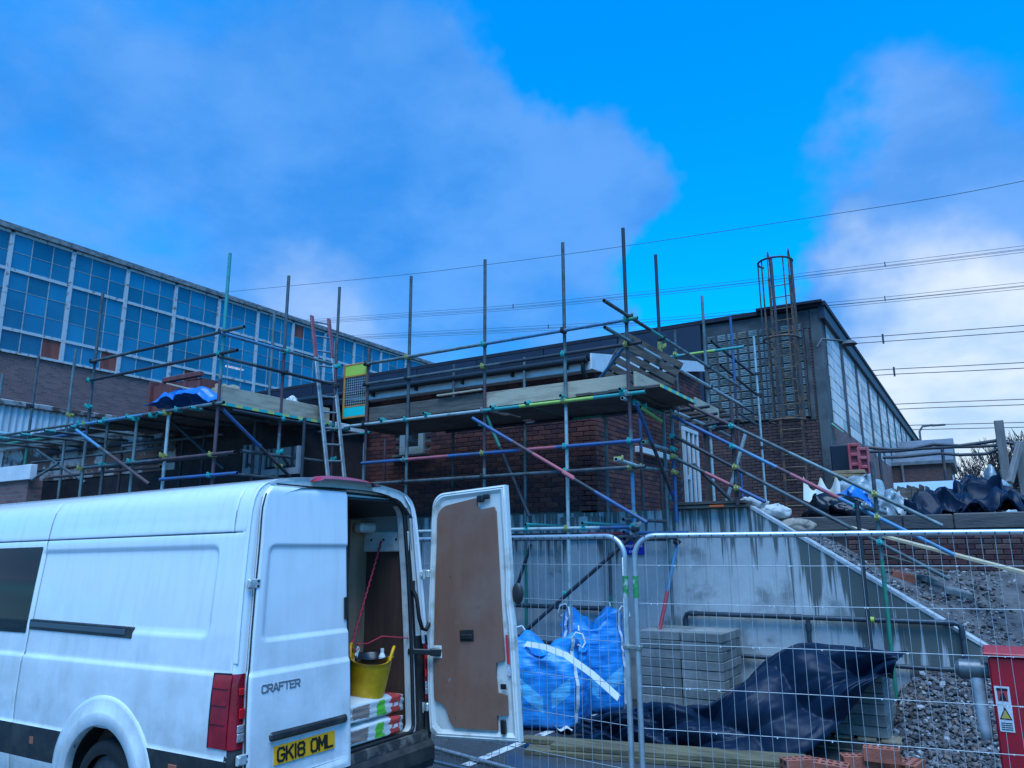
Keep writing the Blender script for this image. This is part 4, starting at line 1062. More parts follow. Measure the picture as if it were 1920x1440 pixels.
for j in range(1, 12): z = gz0 + h * (.225 + .53 * j / 12); q.tube((gx0 + w * .06, FY + .02, z), (gx0 + w * .94, FY + .02, z), .0035, 5)
o = q.build('wire_mesh', TC['white'], gt); o['kind'] = 'stuff'
# ================================================================== white panel van, rear doors: near one shut, far one open
VX, VY = -4.11, 4.42
def _paint(nt, N, L, b):
    tc_ = nd(N, 'ShaderNodeTexCoord'); sx = nd(N, 'ShaderNodeSeparateXYZ'); L(tc_.outputs['Object'], sx.inputs[0])
    n_ = nd(N, 'ShaderNodeTexNoise', i_Scale=3.2, i_Detail=7.0, i_Roughness=.65); L(tc_.outputs['Object'], n_.inputs['Vector'])
    mp_ = nd(N, 'ShaderNodeMapping'); mp_.inputs['Scale'].default_value = (14, 14, 1.2); L(tc_.outputs['Object'], mp_.inputs[0])
    s_ = nd(N, 'ShaderNodeTexNoise', i_Scale=1.0, i_Detail=4.0); L(mp_.outputs[0], s_.inputs['Vector'])
    # road dirt settles on the lower panels
    h = nd(N, 'ShaderNodeMapRange', i_1=1.75, i_2=.40, i_3=0.05, i_4=.75); L(sx.outputs[2], h.inputs[0])
    m1 = nd(N, 'ShaderNodeMath', operation='MULTIPLY'); L(h.outputs[0], m1.inputs[0])
    r1 = nd(N, 'ShaderNodeMapRange', i_1=.35, i_2=.62); L(n_.outputs[0], r1.inputs[0]); L(r1.outputs[0], m1.inputs[1])
    r2 = nd(N, 'ShaderNodeMapRange', i_1=.48, i_2=.72, i_3=0, i_4=.17); L(s_.outputs[0], r2.inputs[0])
    a_ = nd(N, 'ShaderNodeMath', operation='ADD', use_clamp=True); L(m1.outputs[0], a_.inputs[0]); L(r2.outputs[0], a_.inputs[1])
    mx = nd(N, 'ShaderNodeMix', data_type='RGBA'); L(a_.outputs[0], mx.inputs[0]); mx.inputs[6].default_value = rgb(.78, .79, .80); mx.inputs[7].default_value = rgb(.42, .41, .38)
    L(mx.outputs[2], b.inputs['Base Color'])
    rr = nd(N, 'ShaderNodeMapRange', i_3=.16, i_4=.65); L(a_.outputs[0], rr.inputs[0]); L(rr.outputs[0], b.inputs['Roughness'])
    b.inputs['Coat Weight'].default_value = .7; b.inputs['Coat Roughness'].default_value = .05
PAINT = node_mat('dusty_white_van_paint', _paint)
INWHITE = mat('white_inner_paint', (.66, .66, .62), .4, col2=(.40, .38, .33), scale=6, thr=(.52, .7))
TRIM = mat('van_black_plastic', (.016, .017, .019), .5, col2=(.05, .047, .043), scale=6, thr=(.45, .7))
RUBBER = mat('black_rubber', (.010, .010, .012), .55)
VGLASS = mat('van_dark_window', (.004, .006, .010), .03, spec=.3)
REDL = mat('red_lens', (.42, .008, .022), .12, var=.45, scale=5, spec=.6); REDB = mat('bright_red_lens', (.70, .012, .02), .12, spec=.6)
CLEARL = mat('clear_lens', (.62, .62, .64), .1, metal=.5, var=.5, scale=25)
CHROME = mat('chrome_badge', (.30, .32, .34), .22, metal=.6)
PLY = mat('worn_brown_ply', (.32, .155, .09), .6, col2=(.21, .10, .06), scale=2.2, stretch=(3, 3, .35), thr=(.35, .66), bump=.15, bscale=60)
def _ply(nt, N, L, b):
    tc_ = nd(N, 'ShaderNodeTexCoord')
    def NZ(sc, st, det=6.0):
        mp_ = nd(N, 'ShaderNodeMapping'); mp_.inputs['Scale'].default_value = st; L(tc_.outputs['Object'], mp_.inputs[0]); n = nd(N, 'ShaderNodeTexNoise', i_Scale=sc, i_Detail=det, i_Roughness=.65); L(mp_.outputs[0], n.inputs['Vector']); return n.outputs[0]
    g_ = NZ(9.0, (1, 1, .12)); bl = NZ(2.4, (1, 1, 1)); sc_ = NZ(5.0, (1, 1, .9), 9.0); dk = NZ(16.0, (1, 1, 1), 3.0)
    c0 = nd(N, 'ShaderNodeMix', data_type='RGBA'); L(g_, c0.inputs[0]); c0.inputs[6].default_value = rgb(.155, .070, .046); c0.inputs[7].default_value = rgb(.29, .135, .085)
    r1 = nd(N, 'ShaderNodeMapRange', i_1=.42, i_2=.66, i_3=0, i_4=.75); L(bl, r1.inputs[0])
    c1 = nd(N, 'ShaderNodeMix', data_type='RGBA'); L(r1.outputs[0], c1.inputs[0]); L(c0.outputs[2], c1.inputs[6]); c1.inputs[7].default_value = rgb(.25, .15, .115)
    r2 = nd(N, 'ShaderNodeMapRange', i_1=.66, i_2=.72, i_3=0, i_4=.7); L(sc_, r2.inputs[0])
    c2 = nd(N, 'ShaderNodeMix', data_type='RGBA'); L(r2.outputs[0], c2.inputs[0]); L(c1.outputs[2], c2.inputs[6]); c2.inputs[7].default_value = rgb(.48, .40, .34)
    r3 = nd(N, 'ShaderNodeMapRange', i_1=.70, i_2=.76, i_3=0, i_4=.8); L(dk, r3.inputs[0])
    c3 = nd(N, 'ShaderNodeMix', data_type='RGBA'); L(r3.outputs[0], c3.inputs[0]); L(c2.outputs[2], c3.inputs[6]); c3.inputs[7].default_value = rgb(.05, .03, .025)
    L(c3.outputs[2], b.inputs['Base Color']); b.inputs['Roughness'].default_value = .55
PLYS_ = node_mat('scuffed_phenolic_ply', _ply)
PLYD = mat('dark_brown_ply', (.13, .062, .045), .65, var=.4, scale=3, stretch=(3, 3, .4))
PLYL = mat('pale_ply', (.36, .25, .16), .7, var=.35, scale=3, stretch=(3, 3, .4))
STEEL = mat('zinc_hinge', (.62, .63, .62), .35, metal=.35, var=.3, scale=25)
PLATEY = mat('yellow_plate', (.92, .40, .004), .45, var=.1, scale=12); INK = mat('plate_black', (.01, .01, .012), .4)

van = empty('panel_van', (VX, VY, 0), 'white high-roof panel van with its far rear door swung open', 'van')
RAKE = .066
def rx(z): return -(z - .5) * RAKE            # the rear leans forward towards the roof
def vz(x, z): return z + .013 * x             # the empty van sits nose-down
def W(x, y, z): return Vector((VX + x, VY + y, vz(x, z)))
PROF = [(.28, .955), (.42, .985), (.60, .998), (.90, 1.004), (1.18, .996), (1.225, .992), (1.245, .984), (1.45, .972), (1.75, .948), (2.05, .918), (2.16, .906), (2.28, .889), (2.36, .868), (2.425, .830), (2.47, .765), (2.505, .65), (2.53, .46), (2.545, .24), (2.55, 0.0)]
def prof_pts(n):
    """points spaced evenly along the half section, with extra rows near the side creases"""
    out = []
    zl = [.28, .34, .40, .46, .490, .498, .505, .52, .58, .64, .70, .722, .73, .74, .76, .80, .85, .90, .95, 1.0, 1.05, 1.10, 1.15, 1.19, 1.21, 1.225, 1.235, 1.245, 1.26, 1.30, 1.35, 1.39, 1.41, 1.425, 1.44, 1.455, 1.47, 1.50, 1.58, 1.68, 1.78, 1.88, 1.95, 1.99, 2.01, 2.025, 2.04, 2.06, 2.09, 2.115, 2.121, 2.126, 2.131, 2.137, 2.16, 2.20, 2.24, 2.28, 2.32, 2.36, 2.395, 2.425]
    for z in zl: out.append((interp(z), z))
    for i in range(1, 15):
        a = i / 14
        k = a * (len(PROF) - 1 - 13) + 13
        i0 = min(int(k), len(PROF) - 2); f = k - i0
        out.append((PROF[i0][1] * (1 - f) + PROF[i0 + 1][1] * f, PROF[i0][0] * (1 - f) + PROF[i0 + 1][0] * f))
    return out
def interp(z):
    for (z0, w0), (z1, w1) in zip(PROF, PROF[1:]):
        if z0 <= z <= z1: return w0 + (w1 - w0) * (z - z0) / (z1 - z0)
    return PROF[-1][1] if z > PROF[-1][0] else PROF[0][1]
def sst(a, b_, x):
    t_ = min(1, max(0, (x - a) / (b_ - a))); return t_ * t_ * (3 - 2 * t_)
def rrect(x, z, x0, x1, z0, z1, r_):
    """signed distance inside a rounded rectangle (positive inside)"""
    cx_, cz_ = (x0 + x1) / 2, (z0 + z1) / 2; hx, hz2 = (x1 - x0) / 2 - r_, (z1 - z0) / 2 - r_
    dx, dz = abs(x - cx_) - hx, abs(z - cz_) - hz2
    return -(math.hypot(max(dx, 0), max(dz, 0)) + min(max(dx, dz), 0) - r_)
WXC, WZC = -1.38, .40          # rear wheel centre
def detail(x, z):
    """outward offset of the side skin: pressed panels, wheel arch, seams"""
    d = 0.0
    d -= .016 * sst(-.004, .028, rrect(x, z, -2.80, -.34, 1.445, 2.045, .085)) if x > -2.62 else 0
    r_ = math.hypot(x - WXC, z - WZC)
    if z < .735: d += .008
    if z < 1.235: d += .010
    for s in (-2.60, -3.92):
        d -= .012 * max(0, 1 - abs(x - s) / .006) if z > .34 else 0
    if x > -4.3: d -= .012 * max(0, 1 - abs(z - 2.126) / .006)
    if z > 2.126: d -= .012 * max(0, 1 - abs(x + .205) / .006)
    if z > 2.126 and z < 2.4: d -= .004 * sst(-.002, .02, rrect(x, z, -2.40, -.26, 2.16, 2.36, .03))
    return d
def ztop_scale(x):
    if x > -4.35: return 1.0
    if x > -5.15: return 1.0 - .36 * sst(-4.35, -5.15, x) if False else 1.0 - .36 * ((-4.35 - x) / .80)
    return .64 - .16 * min(1, (-5.15 - x) / .75) ** 1.3
def wscale(x): return 1.0 - .10 * max(0, (-5.0 - x) / .9) ** 2
xs_v = sorted(set([round(-.05 - i * .03, 4) for i in range(150)] + [-.05] + [v + e for v in (-2.60, -3.92, -.205) for e in (-.0062, -.003, 0, .003, .0062)] + [-.36, -.35, -.345, -.335, -.325, -.31] + [-4.6, -4.75, -4.9, -5.05, -5.15, -5.25, -5.4, -5.55, -5.7, -5.8, -5.88, -5.92]), reverse=True)
pp = prof_pts(0)
def skin(side):
    V = []; 
    for x in xs_v:
        s_ = ztop_scale(x); ws = wscale(x)
        for (w, z) in pp:
            zz = z if z < 1.0 else 1.0 + (z - 1.0) * (s_ - .39) / .61 if s_ < 1 else z
            k = 1.0 if z < 2.3 else max(0, (2.45 - z) / .15) if z < 2.45 else 0
            d = detail(x, z) * k if x > -4.4 else (.018 if z < .735 else 0)
            xx = x + rx(z) * max(0, 1 + x / .6) if x > -.6 else x
            V.append(W(xx, side * (w * ws + d), zz))
    return V
def side_faces(cond):
    n = len(pp); F_ = []
    for i in range(len(xs_v) - 1):
        for j in range(n - 1):
            xm = (xs_v[i] + xs_v[i + 1]) / 2; zm = (pp[j][1] + pp[j + 1][1]) / 2
            if cond(xm, zm, i, j): F_.append((i * n + j, (i + 1) * n + j, (i + 1) * n + j + 1, i * n + j + 1))
    return F_
def in_arch(x, z):
    return math.hypot(x - WXC, z - WZC) < .425 or (abs(x - WXC) < .425 and z < WZC) or math.hypot(x + 5.05, z - .40) < .43 or (abs(x + 5.05) < .43 and z < .40)
def is_light(x, z): return x > -.21 and .795 < z < 1.235
def cond_white(x, z, i, j): return not in_arch(x, z) and not is_light(x, z) and (z > .73 or (z < .498 and x < -1.95)) 
def cond_black(x, z, i, j): return not in_arch(x, z) and not is_light(x, z) and z < .73 and not (z < .498 and x < -1.95)
def add_clean(V, F_, mm, nm, parent=van):
    q = MB(); used = {}; vs_ = []; fs_ = []
    for f in F_:
        g_ = []
        for i in f:
            if i not in used: used[i] = len(vs_); vs_.append(V[i])
            g_.append(used[i])
        fs_.append(tuple(g_))
    q.add(vs_, fs_, 0, True)
    return q.build(nm, mm, parent)
Vn = skin(-1); Vf = skin(1)
body = add_clean(Vn, side_faces(cond_white), PAINT, 'body_side'); body_far = add_clean(Vf, side_faces(cond_white), PAINT, 'body_side')
add_clean(Vn, side_faces(cond_black), TRIM, 'side_moulding'); add_clean(Vf, side_faces(cond_black), TRIM, 'side_moulding')
# front end panels so that the van is whole from other places
fz_ = MB(); xf = xs_v[-1]; n_ = len(pp); k0 = (len(xs_v) - 1) * n_
fz_.add([Vn[k0 + j] for j in range(n_)] + [Vf[k0 + j] for j in range(n_)], [(j, j + 1, n_ + j + 1, n_ + j) for j in range(n_ - 1)]); fz_.build('front_panel', PAINT, van)
q = MB(); q.add([W(-4.42, -.74, 2.40), W(-4.42, .74, 2.40), W(-5.13, .86, 1.66), W(-5.13, -.86, 1.66)], [(0, 1, 2, 3)]); q.v = [tuple(Vector(v) + Vector((-.02, 0, .02))) for v in q.v]; q.build('windscreen', VGLASS, van)
# dark side windows (sliding door and cab)
def sidewin(x0, x1, z0, z1, side, off=.006):
    q = MB(); nx, nz = 12, 10; skew = .14
    q.grid(lambda u, v: W(x0 + (x1 - x0) * u + skew * (0 if u < .5 else 1) * 0 + 0, side * (interp(z0 + (z1 - z0) * v) + off), z0 + (z1 - z0) * v), nx, nz)
    return q.build('side_window', VGLASS, van)
for sd_ in (-1, 1):
    sidewin(-3.86, -2.64, 1.395, 2.075, sd_); sidewin(-4.85, -3.98, 1.40, 1.95, sd_)
# sliding-door rail
q = MB(); q.add([], []); 
def sbox(x0, x1, z0, z1, d0, d1, mm, nm, parent=van, bev=.006):
    a = W(x0, -(interp((z0 + z1) / 2) + d1), z0); b_ = W(x1, -(interp((z0 + z1) / 2) + d0), z1)
    q = MB(); q.box2((a.x, a.y, min(a.z, b_.z)), (b_.x, b_.y, max(a.z, b_.z)), bev=bev); return q.build(nm, mm, parent)
rl = sbox(-2.59, -1.21, 1.425, 1.485, -.03, .012, TRIM, 'door_rail')
sbox(-2.58, -1.28, 1.447, 1.468, .012, .017, mat('grey_rail_face', (.10, .13, .15), .35, metal=.5), 'rail_face', rl, .003)
sbox(-2.32, -2.26, .60, .66, .006, .02, mat('amber_reflector', (.35, .10, .05), .3), 'side_reflector'); sbox(-.62, -.53, .60, .66, .008, .022, mat('amber_reflector', (.35, .10, .05), .3), 'side_reflector')

# wheels
TYRE = mat('tyre_rubber', (.014, .014, .015), .8, var=.3, scale=30); RIMM = mat('dirty_steel_wheel', (.10, .10, .10), .6, metal=.5, var=.4, scale=15)
for wx_, wy in ((WXC, -.865), (WXC, .865), (-5.05, -.865), (-5.05, .865)):
    wh = MB(); s_ = -1 if wy < 0 else 1
    ringp = [(-.11, .25), (-.118, .29), (-.112, .325), (-.09, .345), (-.03, .352), (.03, .352), (.09, .345), (.112, .325), (.118, .29), (.11, .25)]
    n = 36; V_ = []
    for i in range(n):
        a = 2 * math.pi * i / n
        for (o_, r_) in ringp: V_.append((VX + wx_ + r_ * math.cos(a), VY + wy + o_, .352 + r_ * math.sin(a)))
    m_ = len(ringp); wh.add(V_, [(i * m_ + j, ((i + 1) % n) * m_ + j, ((i + 1) % n) * m_ + j + 1, i * m_ + j + 1) for i in range(n) for j in range(m_ - 1)], 0, True)
    wo_ = wh.build('wheel', TYRE, van)
    rm = MB(); cc_ = Vector((VX + wx_, VY + wy, .352))
    rm.tube(cc_ + Vector((0, s_ * .02, 0)), cc_ + Vector((0, s_ * .075, 0)), .235, 32); rm.tube(cc_ + Vector((0, s_ * .07, 0)), cc_ + Vector((0, s_ * .115, 0)), .085, 20, r1=.065)
    for i in range(6):
        a = i * math.pi / 3; rm.tube(cc_ + Vector((.15 * math.cos(a), s_ * .07, .15 * math.sin(a))), cc_ + Vector((.15 * math.cos(a), s_ * .09, .15 * math.sin(a))), .02, 8)
    rm.build('rim', RIMM, wo_)
# pressed wheel-arch flares
for sd_ in (-1, 1):
    for wx_ in (WXC, -5.05):
        q = MB(); prof_ = [(.418, -.03), (.418, .026), (.424, .031), (.50, .031), (.512, .028), (.545, .017), (.590, .012), (.612, .010), (.622, -.006)]
        def fa(u, v):
            a = R(-8 + 196 * u); k = v * (len(prof_) - 1); i0 = min(int(k), len(prof_) - 2); f = k - i0
            r_ = prof_[i0][0] * (1 - f) + prof_[i0 + 1][0] * f; o_ = prof_[i0][1] * (1 - f) + prof_[i0 + 1][1] * f
            x, z = wx_ + r_ * math.cos(a), WZC + r_ * math.sin(a)
            return W(x, sd_ * (interp(max(z, .3)) + (.010 if z < 1.235 else 0) + o_), z)
        q.grid(fa, 60, len(prof_)); q.build('wheel_arch', PAINT, van)
# wheel housings
for sd_ in (-1, 1):
    for wx_ in (WXC, -5.05):
        q = MB(); pts = [W(wx_ + .43 * math.cos(R(a)), 0, WZC + .43 * math.sin(R(a))) for a in range(-30, 211, 12)]
        y0, y1 = VY + sd_ * .60, VY + sd_ * .985
        q.add([(p.x, y0, p.z) for p in pts] + [(p.x, y1, p.z) for p in pts], [(i, i + 1, len(pts) + i + 1, len(pts) + i) for i in range(len(pts) - 1)], 0, True); q.add([(p.x, y0, p.z) for p in pts], [tuple(range(len(pts)))]); q.build('wheel_housing', TRIM, van)
# underbody
q = MB(); q.box2(W(-5.7, -.90, .32), W(-.15, .90, .50)); q.build('underbody', RUBBER, van)

# rear frame: skin ring between body outline and door opening
def outline(n, off=0.0):
    """body outline at the rear, from lower near corner over the roof to lower far corner"""
    pts = [(-(w), z) for (w, z) in pp if z >= .30] 
    return pts
OY, OZ0, OZ1, OR = .775, .575, 2.40, .15
def opening(z):
    pass
op = []
for a in range(180, 89, -9): op.append((-OY + .045 + OR * (1 + math.cos(R(a))), OZ1 - OR + OR * math.sin(R(a))))
near_top = op
def op_path():
    P = [(-OY, OZ0 + .05), (-OY, 1.30), (-OY + .015, 1.8)]
    P += near_top
    Q = [(-y, z) for (y, z) in P][::-1]
    bot = [(OY - .015, OZ0 + .02), (OY - .05, OZ0), (-OY + .05, OZ0), (-OY + .015, OZ0 + .02)]
    return P + Q + bot
OP = op_path()
def outer_for(p):
    """matching point on the body outline for a point of the opening"""
    y, z = p
    if z > 2.10:
        # cast from the middle of the opening outward
        cy_, cz_ = 0, 1.75; dy, dz = y - cy_, z - cz_
        lo, hi = 1.0, 2.0
        for _ in range(40):
            k = (lo + hi) / 2; yy, zz = cy_ + dy * k, cz_ + dz * k
            if zz < PROF[-1][0] and abs(yy) < interp_w(zz): lo = k
            else: hi = k
        return (cy_ + dy * lo, cz_ + dz * lo)
    if z <= OZ0 + .021: return (y, .30) if abs(y) < OY - .02 else ((1 if y > 0 else -1) * .96, .30)
    return ((1 if y > 0 else -1) * (interp(z) + (.018 if z < .735 else .01 if z < 1.235 else 0)), z)
def interp_w(z):
    for (z0, w0), (z1, w1) in zip(PROF, PROF[1:]):
        if z0 <= z <= z1: return w0 + (w1 - w0) * (z - z0) / (z1 - z0)
    return 0.0
def dens(P, m_):
    out = []
    for a, b_ in zip(P, P[1:] + P[:1]):
        L_ = math.hypot(b_[0] - a[0], b_[1] - a[1]); n = max(1, int(L_ / m_))
        for i in range(n): out.append((a[0] + (b_[0] - a[0]) * i / n, a[1] + (b_[1] - a[1]) * i / n))
    return out
OPD = dens(OP, .06)
OUT = [outer_for(p) for p in OPD]
def ring_band(k0, x0, k1, x1, mm, nm, sel=None, steps=1):
    """strip between two offsets of the opening: k=0 at the opening edge, k=1 at the body outline"""
    q = MB(); n = len(OPD)
    def pt(i, k, xo):
        y = OPD[i][0] + (OUT[i][0] - OPD[i][0]) * k; z = OPD[i][1] + (OUT[i][1] - OPD[i][1]) * k
        return W(rx(z) + xo, y, z)
    V_ = [pt(i, k0, x0) for i in range(n)] + [pt(i, k1, x1) for i in range(n)]
    F_ = [(i, (i + 1) % n, n + (i + 1) % n, n + i) for i in range(n) if sel is None or sel(OPD[i], OPD[(i + 1) % n])]
    q.add(V_, F_, 0, True); return q.build(nm, mm, van)
up = lambda a, b_: a[1] > OZ0 + .03 or b_[1] > OZ0 + .03
hi_ = lambda a, b_: min(a[1], b_[1]) > 1.25
lo_ = lambda a, b_: up(a, b_) and not hi_(a, b_) and a[0] > 0
ring_band(.0, -.10, .0, -.035, INWHITE, 'door_jamb'); ring_band(.0, -.035, .22, -.035, INWHITE, 'door_jamb', up)
ring_band(.22, -.035, .36, -.03, RUBBER, 'door_seal', up); ring_band(.36, -.03, .80, -.03, INWHITE, 'rear_pillar', hi_); ring_band(.36, -.03, .80, -.03, TRIM, 'rear_pillar', lo_)
ring_band(.80, -.03, .97, -.012, PAINT, 'rear_corner', hi_); ring_band(.80, -.03, .97, -.012, TRIM, 'rear_corner', lo_)
ring_band(.97, -.012, 1.0, -.05, PAINT, 'rear_corner', hi_); ring_band(.97, -.012, 1.0, -.05, TRIM, 'rear_corner', lo_)
sp = MB(); sp.path([W(rx(z) - .02, y, z) for (y, z) in OPD] + [W(rx(OPD[0][1]) - .02, *OPD[0])], .016, 8); sp.build('door_seal', RUBBER, van)
# rounded near corner post between side skin and door, body colour above the lamp
def corner_post(z0, z1, mm, nm, side=-1, ex=0.0, yin=.905):
    q = MB(); nz = 14; na = 7
    def f_(u, v):
        z = z0 + (z1 - z0) * u; w = interp(z) + (.018 if z < .735 else .010 if z < 1.235 else 0) + ex
        r_ = .055
        if v < .75:
            a = v / .75 * math.pi / 2; return W(rx(z) - .012 + ex - r_ + r_ * math.sin(a), side * (w - r_ + r_ * math.cos(a)), z)
        k = (v - .75) / .25; yi = min(w - r_ - .005, door_edge(z) + .006); return W(rx(z) - .012 + ex, side * ((w - r_) + (yi - (w - r_)) * k), z)
    q.grid(f_, nz, 16); return q.build(nm, mm, van)
def door_edge(z):
    """outer (hinge side) edge of a rear door"""
    return interp(min(z, 2.42)) - .085 + .020 * sst(2.0, 2.42, z)
for sd_ in (-1, 1):
    corner_post(1.235, 2.455, PAINT, 'rear_corner', sd_); corner_post(.42, .79, TRIM, 'bumper_corner', sd_)
    tl = corner_post(.795, 1.235, REDL, 'tail_light', sd_, .004)
# lamp wraps on to the side
def lamp_side(side):
    q = MB(); q.grid(lambda u, v: W(-.205 + .17 * u + rx(1.0) * 1, side * (interp(.795 + .44 * v) + .018), .797 + .436 * v), 10, 10); return q.build('tail_light', REDL, van)
tls = {}
for sd_ in (-1, 1): tls[sd_] = lamp_side(sd_)
q = MB()
def lampbox(y0, y1, z0, z1, mm, nm, sd_):
    q = MB(); a = W(rx(z0) - .006, sd_ * y0, z0); b_ = W(rx(z0) + .002, sd_ * y1, z1); q.box2((a.x, min(a.y, b_.y), a.z), (b_.x, max(a.y, b_.y), b_.z), bev=.003); return q.build(nm, mm, tls[sd_])
for sd_ in (-1, 1):
    lampbox(.925, .965, 1.11, 1.15, REDB, 'lamp_cell', sd_); lampbox(.920, .962, .97, 1.03, REDB, 'lamp_cell', sd_); lampbox(.918, .975, .835, .885, CLEARL, 'lamp_cell', sd_); lampbox(.918, .975, .889, .935, CLEARL, 'lamp_cell', sd_)
for sd_ in (-1, 1):
    for z in (.94, 1.05, 1.15):
        q = MB(); pts = [W(-.20 + rx(1.0) + .14 * u, sd_ * (interp(z) + .0205), z) for u in (0, .5, 1)]; q.path(pts, .0035, 5); q.build('lens_rib', mat('dark_red_rib', (.16, .004, .01), .3), tls[sd_])
    q = MB(); q.path([W(-.207 + rx(1.0), sd_ * (interp(z) + .017), z) for z in (.795, .95, 1.1, 1.236)] + [W(-.05 + rx(1.0), sd_ * (interp(1.236) + .012), 1.238)], .006, 6); q.build('lamp_gasket', RUBBER, tls[sd_])
# bumper under the doors
q = MB(); q.prism([(-.10, .28), (.055, .30), (.075, .36), (.07, .46), (.035, .50), (-.10, .50)], 'y', VY - .93, VY + .93); q.v = [(v[0] + VX, v[1], v[2]) for v in q.v]; q.build('rear_bumper', TRIM, van)
q = MB(); q.prism([(-.10, .5), (.03, .502), (.02, .565), (-.10, .57)], 'y', VY - .76, VY + .90); q.v = [(v[0] + VX, v[1], v[2]) for v in q.v]; q.build('door_sill', mat('scuffed_black_sill', (.03, .03, .032), .45, col2=(.20, .18, .15), scale=7, thr=(.52, .7)), van)
# roof-edge brake lamp
q = MB(); a = W(-.19, -.30, 2.545)
q.grid(lambda u, v: W(-.26 + .20 * u, -.34 + .68 * v, 2.505 + .062 * math.sin(math.pi * min(1, u * 1.15 + .0) * .8 + .2) * (math.sin(math.pi * v) ** .25 if 0 < v < 1 else 0)), 8, 16); q.build('brake_light', REDL, van)

# ---- near rear door (shut)
def door_grid(side):
    zs = sorted(set([.505 + i * .02 for i in range(98)] + [.62, .628, .79, .796, 1.2, 1.212, 1.225, 1.24, 1.395, 1.41, 1.425, 1.44, 1.46, 2.03, 2.042, 2.055, 2.07]))
    zs = [z for z in zs if z <= 2.455]
    us = [0, .004, .012, .03, .06, .09, .11, .125, .14, .16] + [.16 + .8 * i / 26 for i in range(1, 27)] + [.975, .985, .993, 1.0]
    return zs, us
def door_off(u, z, y):
    d = 0.0
    e = .010 * (1 - sst(0, .012, u)) + .010 * (1 - sst(0, .010, 1 - u)); d -= e
    d -= .015 * sst(-.004, .022, rrect(u, z, .095, 1.12, 1.415, 2.045, .06))
    d += .014 * (1 - sst(1.205, 1.24, z))
    d -= .022 * sst(-.003, .012, rrect(u, z, .215, .955, .555, .805, .02))
    d -= .022 * sst(2.40, 2.46, z) ** 2
    return d
zs_d, us_d = door_grid(-1)
V_ = []; 
for z in zs_d:
    rc_ = max(0, (z - 2.385) / .07); y0, y1 = -door_edge(z) + .07 * (1 - math.sqrt(max(0, 1 - min(1, rc_) ** 2))), -.006
    for u in us_d:
        y = y0 + (y1 - y0) * u
        crown = -.012 * (y / .9) ** 2
        notch = 0
        V_.append(W(rx(z) + .030 + crown + door_off(u, z, y), y, z))
nu = len(us_d)
q = MB(); q.add(V_, [(i * nu + j, i * nu + j + 1, (i + 1) * nu + j + 1, (i + 1) * nu + j) for i in range(len(zs_d) - 1) for j in range(nu - 1)], 0, True)
# door edges give it thickness
def edge_strip(idx):
    vs_ = [V_[i] for i in idx]; back = [v + Vector((-.05, 0, 0)) for v in vs_]; n = len(vs_); q.add(vs_ + back, [(i, i + 1, n + i + 1, n + i) for i in range(n - 1)])
edge_strip([i * nu + nu - 1 for i in range(len(zs_d))]); edge_strip([i * nu for i in range(len(zs_d))]); edge_strip([(len(zs_d) - 1) * nu + j for j in range(nu)]); edge_strip([j for j in range(nu)])
door_n = q.build('rear_door', PAINT, van); door_n['label'] = 'closed near rear door with yellow number plate'
def dface(y, z, off=0.0): return W(rx(z) + .030 - .012 * (y / .9) ** 2 + off, y, z)
def dbox(y0, y1, z0, z1, o0, o1, mm, nm, parent=door_n, bev=.004):
    q = MB(); ym = (y0 + y1) / 2; zm = (z0 + z1) / 2
    a, b_ = dface(y0, zm), dface(y1, zm); d = (b_ - a); Mx = Matrix(((d.normalized()), Vector((1, 0, 0)), Vector((RAKE * -1, 0, 1)).normalized())).transposed()
    cc_ = (a + b_) / 2 + Vector(((o0 + o1) / 2, 0, 0)); cc_.z = vz(0, zm); q.box(cc_, (d.length, o1 - o0, z1 - z0), Mx, bev=bev); return q.build(nm, mm, parent)
dbox(-.755, -.045, .798, .858, -.02, .030, TRIM, 'plate_light_bar', bev=.018)
pl = dbox(-.695, -.160, .648, .762, -.016, .004, PLATEY, 'number_plate', bev=.002)
def text_on(s, size, y0, y1, z0, off, mm, nm, parent, ext=.002, bold=0.0, shear=0.0, sx_=1.0):
    cu = bpy.data.curves.new(nm, 'FONT'); cu.body = s; cu.size = size; cu.extrude = ext; cu.offset = bold; cu.align_x = 'LEFT'; cu.shear = shear; cu.resolution_u = 3
    ob = bpy.data.objects.new(nm, cu); COL.objects.link(ob); cu.materials.append(mm)
    bpy.context.view_layer.update()
    wdt = ob.dimensions.x; k = (y1 - y0) / max(wdt, 1e-4)
    a, b_ = dface(y0, z0, off), dface(y1, z0, off); d = (b_ - a).normalized(); up_ = Vector((-RAKE, 0, 1)).normalized(); nn = d.cross(up_)
    Mx = Matrix((d, up_, nn)).transposed().to_4x4(); Mx.translation = a
    dg = bpy.context.evaluated_depsgraph_get(); me = bpy.data.meshes.new_from_object(ob.evaluated_get(dg)); bpy.data.objects.remove(ob)
    if not me.materials: me.materials.append(mm)
    o2 = link(nm, me, parent); o2.matrix_basis = Mx @ Matrix.Diagonal((k, 1, 1, 1)); return o2
